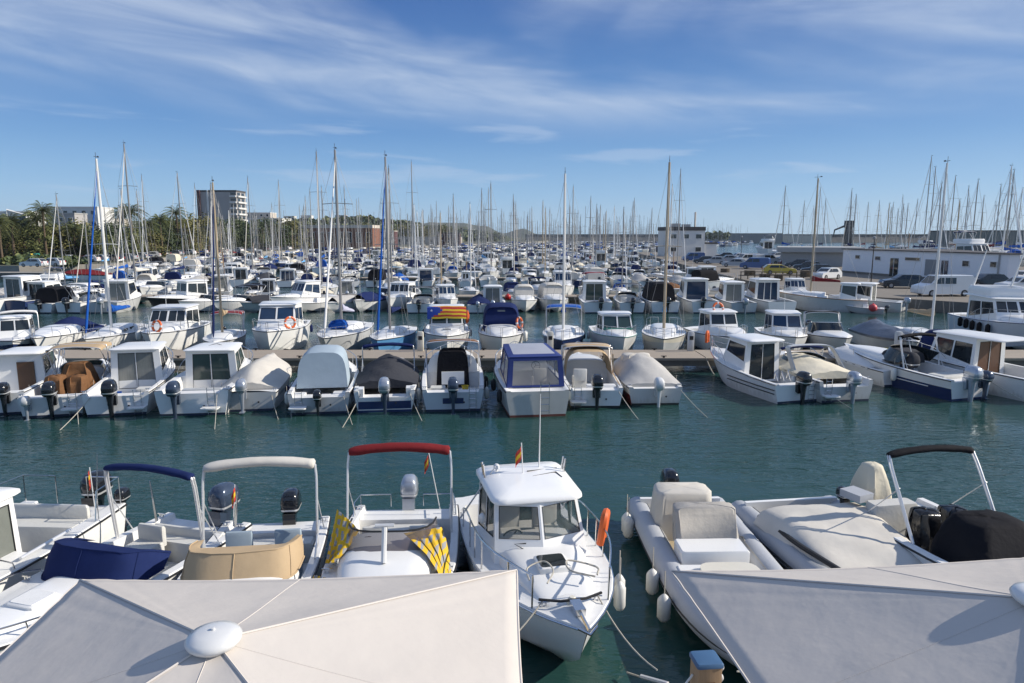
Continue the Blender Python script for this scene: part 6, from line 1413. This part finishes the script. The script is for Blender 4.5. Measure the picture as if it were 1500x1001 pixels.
for key, cm, sh in (('c1', c_grey, 'white boat under a grey cover'), ('c2', c_navy, 'white boat under a navy cover'), ('c3', c_blue, 'white boat under a royal blue cover'), ('c4', c_cream, 'white boat under a cream cover'), ('c5', c_char, 'boat under a charcoal cover'), ('c6', c_mid, 'white boat under a pale blue cover')):
    b = mk(key, '', name='covered_boat', L=6.0, B=2.35, cock=(.5, 3.2), hull=white if key != 'c5' else greyish, zb=1.05, zs=.78); b.cover(.4, 5.2, .62, cm, tent=1.6, wr=.03, ridge=lambda t: .3 + .7 * math.sin(t * 2.6)); b.outboard(.0, sc=1.0, m=engk if key in ('c1', 'c4') else engs); proto(key, b, sh)
for key, cm, sh in (('k1', c_navy, 'white boat with navy camper canopy'), ('k2', c_lgrey, 'white boat with pale grey camper canopy'), ('k3', c_black, 'white boat with black camper canopy'), ('k4', c_blue, 'white boat with bright blue camper canopy'), ('k5', c_cream, 'white boat with cream camper canopy')):
    b = mk(key, '', name='camper_boat', L=6.6, B=2.5, cock=(.6, 3.3), **mb_); b.canopy(.9, 3.8, 1.05, 2.3, cm, wf=.95, rnd=4.5, frake=.5, arake=.2); b.hump(3.2, 6.0, .95, .38); b.outboard(.1, sc=1.05, m=engk); b.rail(3.2, n=4); proto(key, b, sh)
for key, cm, sh in (('o1', c_black, 'open white boat with black awning'), ('o2', c_navy, 'open white boat with navy awning'), ('o3', c_white, 'open white boat with white awning'), ('o4', c_red, 'open white boat with dark red awning')):
    b = mk(key, '', name='open_boat', L=6.2, B=2.4, cock=(.5, 3.2), **mb_); b.bimini(2.3, 1.05, 1.35, cm, fold=False, depth=1.8); b.screen(3.9, .92, .45, g=glass); b.hump(3.2, 5.7, .9, .25); b.seat(.45, 2.0, .5, .5, .3, .5, .5); b.seat(-.45, 2.0, .5, .5, .3, .5, .5); b.outboard(.0, sc=1.1, m=engk); proto(key, b, sh)
for key, hm, sh, fn in (('h1', blueh, 'light blue hulled open boat with cream cover', 0), ('h2', redh, 'dark red hulled open boat with grey cover', 1), ('h3', navyh, 'navy hulled pilothouse boat', 2), ('h4', cream, 'cream hulled boat with brown cover', 3), ('h5', white, 'low white cruiser with long raised foredeck', 4), ('h6', greenh, 'green hulled boat with white awning', 5)):
    b = mk(key, '', name=('covered_boat', 'covered_boat', 'pilothouse_boat', 'covered_boat', 'cruiser', 'open_boat')[fn], L=6.2, B=2.4, cock=(.5, 3.0), hull=hm, upper=white if fn != 3 else hm, **mb_)
    if fn in (0, 1, 3): b.cover(.4, 5.2, .6, (c_cream, c_grey, 0, c_brown)[fn], tent=1.7, wr=.03); b.outboard(0, sc=1.0, m=engk)
    elif fn == 2: b.house(2.4, 4.2, 1.0, 2.3, za=.35, gd=glass_g, side=1, over=.12); b.hump(4.0, 5.7, .8, .2); b.outboard(0, sc=1.0, m=engs)
    elif fn == 4: b.hump(2.8, 5.9, 1.0, .55, wf=.5, name='cuddy'); b.screen(3.0, .9, .4, g=glass, z=1.45); b.bimini(1.9, 1.0, 1.2, c_navy, rake=.3); b.outboard(0, sc=1.05, m=engb); b.rail(3.0, n=4)
    else: b.bimini(2.2, 1.05, 1.3, c_white, fold=False, depth=1.7); b.hump(3.0, 5.6, .9, .3); b.outboard(0, sc=1.0, m=engw)
    proto(key, b, sh)
b = mk('x1', '', name='speedboat', L=6.2, B=2.3, cock=(.5, 3.2), **mb_); b.screen(4.0, .92, .5, g=glass, rake=.45); b.hump(3.2, 5.8, .9, .22); b.seat(0, .9, 1.7, .5, .3, .5, .3); b.outboard(0, sc=1.1, m=engw); proto('x1', b, 'open white speedboat with smoked windscreen')
b = mk('x2', '', name='fishing_boat', L=7.6, B=2.7, cock=(.5, 2.6), hull=blackh, upper=blackh, strake=engw, zb=1.35, zs=.9); b.house(2.6, 4.6, 1.0, 2.5, za=.4, g=glass, over=.15, rake=.2); b.hump(4.4, 7.0, .9, .25); b.rail(2.4, n=6, mid=True); b.antenna(0, 3.4, b.rz, 2.4); proto('x2', b, 'black hulled fishing boat with white wheelhouse')
b = mk('x3', '', name='fishing_boat', L=7.4, B=2.6, cock=(.6, 3.0), hull=white, strake=teak, rub=.04, bs=.6, tm=.5, zb=1.4, zs=.95); b.house(1.6, 3.2, .7, 2.3, za=.4, g=glass, over=.14, rake=.12, aft='panes', side=1); b.antenna(.2, 2.4, b.rz, 2.2); MB().tube([(0, 5.0, 1.2), (0, 5.0, 4.4)], .05, 6).build('mast', teak, b.root); proto('x3', b, 'round sterned white fishing boat with wooden strake')
b = mk('x4', '', name='inflatable_like_boat', L=5.2, B=2.1, cock=(.5, 3.6), hull=greyish, zb=.9, zs=.65) ; b.root.name = 'tender'; b.seat(0, 2.2, .7, .6, .3, .8, 0, white, name='console'); b.outboard(0, sc=1.0, m=engk); proto('x4', b, 'grey tender with white console')
for key, L, hm, sh in (('y1', 8.6, white, 'white cabin cruiser with dark wrap windscreen'), ('y2', 9.6, white, 'large white flybridge cruiser'), ('y3', 8.2, navyh, 'navy hulled cabin cruiser'), ('y4', 7.6, white, 'white cabin cruiser with blue tinted windscreen')):
    b = mk(key, '', name='cabin_cruiser', L=L, B=L * .33, cock=(.6, L * .3), hull=hm, zb=1.55, zs=1.15); w = L * .145
    b.house(L * .3, L * .62, w, 2.75, za=.45, g=glass_b if key == 'y4' else glass, gd=glass, front=4, side=2, rake=.8, over=.14, sband=(.48, .86)); b.hump(L * .58, L * .92, w * .75, .3); b.rail(L * .36, n=5)
    if key == 'y2':
        q = rquad([(-w * .9, L * .22, b.rz), (w * .9, L * .22, b.rz), (w * .8, L * .5, b.rz), (-w * .8, L * .5, b.rz)], .3, 3); MB().loft([scale_ring(q, .98, -.12), scale_ring(q, 1.02, .25), scale_ring(q, .95, .45), scale_ring(q, .88, .44), scale_ring(q, .86, -.05)]).build('flybridge', white, b.root); b.bimini(L * .3, w * .8, 1.0, c_navy, z=b.rz + .3, fold=False, depth=1.3)
    proto(key, b, sh)
sb_ = dict(cock=(.7, 2.8), cw=.62, bs=.72, tm=.45, pw=2.0, rake=.15)
for key, L, hm, mm, cm, jm, hm_, sh in (
    ('s1', 8.6, white, mastg, c_blue, c_white, 10.8, 'white sailboat with bright blue sail cover'), ('s2', 9.2, white, mastg, c_navy, c_lgrey, 11.2, 'white sailboat with navy sail cover'), ('s3', 8.2, white, mastw, c_white, c_white, 10.4, 'white sailboat with white sail cover'),
    ('s4', 9.8, navyh, mastg, c_lgrey, c_lgrey, 12.0, 'navy hulled sailboat with grey sail cover'), ('s5', 7.4, greyish, mastt, c_tan, None, 9.4, 'grey sailboat with tan sail cover'), ('s6', 8.0, white, mastg, c_red, None, 10.2, 'white sailboat with dark red sail cover'),
    ('s7', 11.2, white, mastg, c_navy, c_white, 14.4, 'long white sailboat with tall grey mast'), ('s8', 8.8, white, mastg, c_mid, c_white, 10.6, 'white sailboat with pale blue sail cover')):
    b = mk(key, '', 'sailboat', 'sailboat', L, L * .31, hull=hm, zb=1.2, zs=.92, **sb_); b.hump(2.8, L * .72, L * .1, .4, name='coachroof'); b.portlights(3.2, L * .55, L * .095, b.dz(4) + .15, 2, w=.5, h=.16)
    b.mast(L * .55, hm_, m=mm, boom=L * .36, sail=cm, jib=jm, r=.085, jr=.055, shrouds=True, wire=.011); b.rail(L * .6, n=3, r=.016); 
    if key in ('s2', 's4', 's7', 's1'): b.canopy(2.4, 3.5, L * .1, 2.0, cm if key != 's7' else c_navy, wf=L * .08, rnd=3.5, frake=.5, arake=.0, name='spray_hood')
    proto(key, b, sh)
b = mk('x5', '', name='fishing_boat', L=8.0, B=2.8, cock=(.6, 3.2), hull=greyish, strake=teak, rub=.04, bs=.6, tm=.5, zb=1.6, zs=1.05); b.house(.9, 2.2, .6, 2.4, za=.4, g=glass, over=.12, rake=.1, aft='panes', side=1); b.mast(4.6, 10.0, m=mastt, boom=2.4, sail=c_red, jib=None, r=.09, bz=1.0); b.hump(3.4, 7.0, .8, .35, name='coachroof'); b.rail(5.0, n=3); proto('x5', b, 'old white fishing sailboat with dark red sail cover')
rowname = {}
PLACED = []
def place_far(key, x, y, rz, sc=1.0, row=''):
    b, short, n = PR[key]
    o = b.root if n == 0 else dup(b.root)
    PR[key][2] += 1
    o.location = (x, y, 0); o.rotation_euler = (0, 0, rz); o.scale = (sc, sc * random.uniform(.94, 1.06), sc * (random.uniform(.94, 1.2) if key[0] == 's' else random.uniform(.94, 1.1)))
    PLACED.append((o, short, row, x, b.L * sc)); return o
rr = random.Random(77)
# the row across the next fairway, boat by boat from the photograph: pixel column, kind, s = stern to us, b = bow to us
for px, k, d, yaw, sc in ((-20, 'y1', 's', -20, 1), (22, 'y3', 's', -12, .9), (58, 'k3', 's', 0, .95), (100, 'o3', 's', 0, 1), (150, 'p3', 's', 4, 1.12), (212, 'x2', 'b', 35, 1.05), (262, 'x1', 'b', 30, .95), (310, 'o1', 'b', 30, 1.0), (356, 'c5', 'b', 40, .95), (395, 'y4', 'b', 35, .9), (440, 'x4', 'b', 10, 1), (482, 'c1', 'b', 25, .9), (520, 'c2', 'b', 10, 1.05), (568, 'y1', 'b', 8, .85), (614, 'o1', 's', 0, 1), (660, 'y4', 'b', -12, .82), (700, 'c2', 's', 0, .85), (722, 'p3', 's', 2, .92), (771, 'k2', 'b', -2, .95), (820, 'k2', 'b', -6, 1.08), (876, 'p1', 's', 0, 1.12), (926, 'o1', 's', 0, 1), (975, 'k3', 's', 4, 1.1), (1034, 'p4', 's', 3, 1.1), (1090, 'p3', 's', 3, 1.02), (1146, 'p2', 's', 6, 1.15)):
    L = PR[k][0].L * sc; Ys = 59.0
    if d == 's': place_far(k, XP(px, Ys, .5), Ys, R(yaw), sc, 'across the second fairway')
    else: xb = XP(px, Ys, .9); place_far(k, xb + math.sin(R(yaw)) * -L * -1 if False else xb - L * math.sin(R(-yaw)) * -1 * 0 + L * math.sin(R(yaw)) * (1 if px < 600 else 1), Ys + L * math.cos(R(yaw)), R(180) - R(yaw) * 1.0 if False else math.atan2(L * math.sin(R(yaw)), -L * math.cos(R(yaw))), sc, 'across the second fairway')
place_far('x5', XP(1264, 61, .5), 60.2, R(62), 1.0, 'along the right quay'); place_far('p3', XP(1318, 61, .5), 60.4, R(50), .98, 'along the right quay'); place_far('y4', XP(1175, 68, .5), 72, R(175), .8, 'at the corner of the right quay')
place_far('y2', XP(1133, 250, 1), 250, R(4), 1.5, 'in the yacht basin behind the white building'); place_far('x3', XP(1040, 92, 1), 92, R(80), 1.0, 'along the right quay'); place_far('k3', XP(1015, 84, 1), 86, R(-70), 1.0, 'along the right quay'); place_far('x4', XP(1285, 60, .5), 58.8, R(60), .7, 'along the right quay')
o = MB().ball((0, 0, 0), .34, 14, 9).tube([(0, 0, .32), (0, 0, .42)], .05, 6).build('buoy', pinkr); o.location = (XP(1277, 58.6, .6), 58.4, .55); tag(o, 'faded red round buoy beside the tender along the right quay', 'buoy')
o = MB().ball((0, 0, 0), .30, 14, 9).tube([(0, 0, .28), (0, 0, .38)], .05, 6).build('buoy', redp); o.location = (XP(744, 66, .6), 66, .8); tag(o, 'bright red round buoy among the boats over the second fairway', 'buoy')
motor = ['h1', 'h2', 'h3', 'h4', 'h5', 'h5', 'h6', 'p1', 'p3', 'c1', 'c1', 'c2', 'k2', 'x1', 'x1', 'o2', 'p2', 'p4', 'c1', 'c2', 'c1', 'c4', 'c5', 'k2', 'x1', 'k1', 'k2', 'k3', 'c3', 'k5', 'h5', 'o3', 'o1', 'o2', 'o3', 'o4', 'x1', 'x4', 'y1', 'y2', 'y3', 'y4', 'x3']
sails = ['s1', 's2', 's3', 's4', 's5', 's6', 's7', 's8']
def left_lim(Y):
    if Y < 80: return XP(-30, Y)
    if Y < 112: return max(XP(140, Y), -58)
    pts = [(112, -72), (190, -86), (253, -80), (292, -54), (400, -36), (640, 30)]
    for (ya, xa), (yb, xb) in zip(pts, pts[1:]):
        if ya <= Y <= yb: return max(lerp(xa, xb, (Y - ya) / (yb - ya)), XP(120, Y))
    return 30
def right_lim(Y): return (26 if Y < 72 else lerp(27, 40, (Y - 66) / 170)) - 3
def row(Y, d, name, psail, lo=None, hi=None, gap=0.0, bigger=1.0):
    x = (left_lim(Y) if lo is None else lo); hi = right_lim(Y) if hi is None else hi; last = None
    while x < hi:
        k = rr.choice(sails) if rr.random() < psail else rr.choice(motor)
        if k == last: k = rr.choice(motor)
        last = k
        sc = rr.choice((.74, .8, .88, .95, 1.0, 1.1)) * bigger; b = PR[k][0]; w = b.B * sc + rr.uniform(.35, .8); yaw = R(rr.uniform(-9, 9) + (8 if x < 0 else 0))
        L = b.L * sc; stern_in = rr.random() < .12; xx = x + w / 2
        dir_ = d if not stern_in else -d
        if dir_ > 0: place_far(k, xx, Y if d > 0 else Y, yaw, sc, name)       # bow away
        else: place_far(k, xx, Y + L, R(180) + yaw, sc, name)                # bow to us
        x += w + (rr.uniform(2, 6) if rr.random() < gap else 0)
names = ['on the near side of the second pontoon', 'on the far side of the second pontoon', 'on the near side of the third pontoon', 'on the far side of the third pontoon', 'on the near side of the fourth pontoon', 'on the far side of the fourth pontoon', 'on the near side of the fifth pontoon', 'on the far side of the fifth pontoon', 'on the near side of the sixth pontoon', 'on the far side of the sixth pontoon']
pontoon(-58, 22, 67.4, 69.6, 'second pontoon, behind the boats across the second fairway')
row(70.4, -1, names[1], .40)
pontoon(-56, 26, 97.2, 99.2, 'third pontoon, half hidden among moored boats')
row(88.5, 1, names[2], .36); row(100.0, -1, names[3], .42)
pontoon(-70, 28, 127, 129, 'fourth pontoon, half hidden among moored boats')
row(118.5, 1, names[4], .42); row(129.8, -1, names[5], .46)
pontoon(-80, 30, 157, 159, 'fifth pontoon, glimpsed among the far boats')
row(148.5, 1, names[6], .48); row(159.8, -1, names[7], .50)
row(180, 1, names[8], .52, gap=.05); row(191.5, -1, names[9], .55, gap=.05)
# the basin to the right, behind the low white building: mostly sailing yachts
for Yd, n, p in ((134, 13, .85), (152, 13, .8), (176, 13, .85), (205, 13, .85), (238, 12, .9)):
    lo = max(XP(1150 if Yd > 200 else 1235, Yd), 92 if Yd < 145 else (80 if Yd < 170 else 72)); hi = XP(1530, Yd); row(Yd, 1 if rr.random() < .5 else -1, 'in the yacht basin behind the white building', p, lo=lo, hi=hi, gap=.18, bigger=1.52)
# labels: by look and by neighbours
BRIEF = {}
for key, br in dict(p1='glass doored pilothouse', p2='blue doored pilothouse', p3='curtained pilothouse', p4='blue windowed cabin boat', c1='grey cover', c2='navy cover', c3='royal blue cover', c4='cream cover', c5='charcoal cover', c6='pale blue cover', k1='navy camper', k2='pale grey camper', k3='black camper', k4='bright blue camper', k5='cream camper', o1='black awning', o2='navy awning', o3='white awning', o4='dark red awning', x1='speedboat', x2='black fishing boat', x3='wooden straked boat', x4='grey tender', x5='red covered fishing boat', y1='white cruiser', y2='flybridge cruiser', y3='navy cruiser', y4='blue tinted cruiser', h1='light blue hull', h2='dark red hull', h3='navy pilothouse', h4='cream hull', h5='low cruiser', h6='green hull', s1='blue covered sailboat', s2='navy covered sailboat', s3='white covered sailboat', s4='navy hulled sailboat', s5='tan covered sailboat', s6='red covered sailboat', s7='long sailboat', s8='pale blue covered sailboat').items(): BRIEF[PR[key][1]] = br
PLACED.sort(key=lambda t: (t[2], t[3])); seen = {}
for i, (o, short, rw, x, L) in enumerate(PLACED):
    def nb(j):
        if 0 <= j < len(PLACED) and PLACED[j][2] == rw:
            s_ = PLACED[j][1].split(); return s_
        return None
    a = nb(i + 1) or nb(i - 1)
    short_of = BRIEF
    lab = short + ', ' + rw if a is None else short + ' beside the ' + BRIEF[' '.join(a)]
    rw2 = rw.replace('on the near side of the ', 'near side of ').replace('on the far side of the ', 'far side of ').replace('in the yacht basin behind the white building', 'yacht basin').replace('across the second fairway', 'second fairway').replace('at the corner of the ', '').replace('along the ', '')
    lab2 = lab + ', ' + rw2
    if len(lab2.replace('-', ' ').split()) > 16: lab2 = short + ', ' + rw
    o['label'] = lab2; seen.setdefault(lab2, []).append(o)
    o['group'] = 'boats moored ' + rw if True else ''
for lab, os_ in seen.items():
    if len(os_) > 1:
        for o in os_: o['group'] = 'look-alikes: ' + lab[:90]
for key, (b, short, n) in PR.items():
    if n == 0:
        for o in [c for k in list(b.root.children) for c in [*k.children, k]] + [b.root]: bpy.data.objects.remove(o)
# the farthest boats, one crowd
fb_ = MB(); fr_ = random.Random(5)
for k in range(900):
    Y = fr_.uniform(206, 560); lo, hi = left_lim(min(Y, 639)) + 6, lerp(36, 200, max(0, (Y - 240) / 320)) if Y > 240 else 36
    if Y > 300 and fr_.random() < .3: pass
    x = (lerp(lo, min(hi, XP(1120, Y)), fr_.random() ** .8) if hi > lo + 2 else None)
    if x is None: continue
    L, B = fr_.uniform(6, 10.5), fr_.uniform(2.2, 3.2); a = fr_.choice((0, math.pi)) + fr_.uniform(-.15, .15); ca, sa = math.cos(a), math.sin(a)
    def W(p): return (x + p[0] * ca - p[1] * sa, Y + p[0] * sa + p[1] * ca, p[2])
    rows = []
    for t in (0, .35, .65, .85, 1):
        w_ = B / 2 * (1 - max(0, (t - .35) / .65) ** 2) + .03; z1 = .9 + .35 * t; rows.append([W(q) for q in ((-w_ * .7, t * L, -.1), (-w_, t * L, z1), (-w_ * .5, t * L, z1 + .1), (w_ * .5, t * L, z1 + .1), (w_, t * L, z1), (w_ * .7, t * L, -.1))])
    fb_.loft(rows, 1 if fr_.random() < .12 else 0)
    cz = fr_.choice((1.5, 2.1, 2.4)); cm = fr_.choice((0, 0, 0, 2, 2, 4, 5, 6, 4, 3)); q = rquad([(-B * .36, L * .2, .9), (B * .36, L * .2, .9), (B * .3, L * .6, .9), (-B * .3, L * .6, .9)], .3, 2)
    fb_.loft([[W(p) for p in scale_ring(q, f, z_)] for f, z_ in ((1, 0), (.95, cz - 1.1), (.85, cz - .9))], cm)
    fb_.loft([[W(p) for p in scale_ring(q, f, z_)] for f, z_ in ((1.01, (cz - 1) * .4), (.985, (cz - 1) * .75))], 6, cap0=False, cap1=False)
    if fr_.random() < .48:
        mh = fr_.uniform(10, 16); tl = fr_.uniform(-.012, .012); fb_.tube([W((0, L * .55, 1)), W((tl * mh, L * .55, mh))], [.085, .06], 5, 7); fb_.tube([W((0, L * .55, 2)), W((0, L * .2, 2))], .2, 5, fr_.choice((3, 4, 0, 2))); fb_.tube([W((-.7, L * .55, mh * .6)), W((.7, L * .55, mh * .6))], .03, 4, 7)
tag(fb_.build('distant_boats', [white, navyh, c_navy, c_blue, c_lgrey, c_cream, glass, mastg]), kind='stuff')
# a red hulled boat at the left jetty
b = Boat('moored_boat', 'long low boat with dark red cover lying along the left jetty', 'motorboat', 9, 2.6, zb=1.1, zs=.85, cock=(.5, 4)); b.cover(.5, 8.0, .7, c_red, wr=.03); b.place(-60, 103.0, R(84))

# ---------------------------------------------------------------- air
hz_m = bpy.data.materials.new('haze'); hz_m.use_nodes = True; t = hz_m.node_tree; t.nodes.clear()
ho = N(t, 'ShaderNodeOutputMaterial'); hv = N(t, 'ShaderNodeVolumePrincipled'); hv.inputs['Color'].default_value = (.78, .86, .95, 1); hv.inputs['Density'].default_value = .00009; hv.inputs['Anisotropy'].default_value = .2
t.links.new(hv.outputs[0], ho.inputs['Volume'])
o = MB().box((0, 1650, 55), (5200, 3600, 120)).build('haze', hz_m, flat=True); tag(o, kind='stuff')
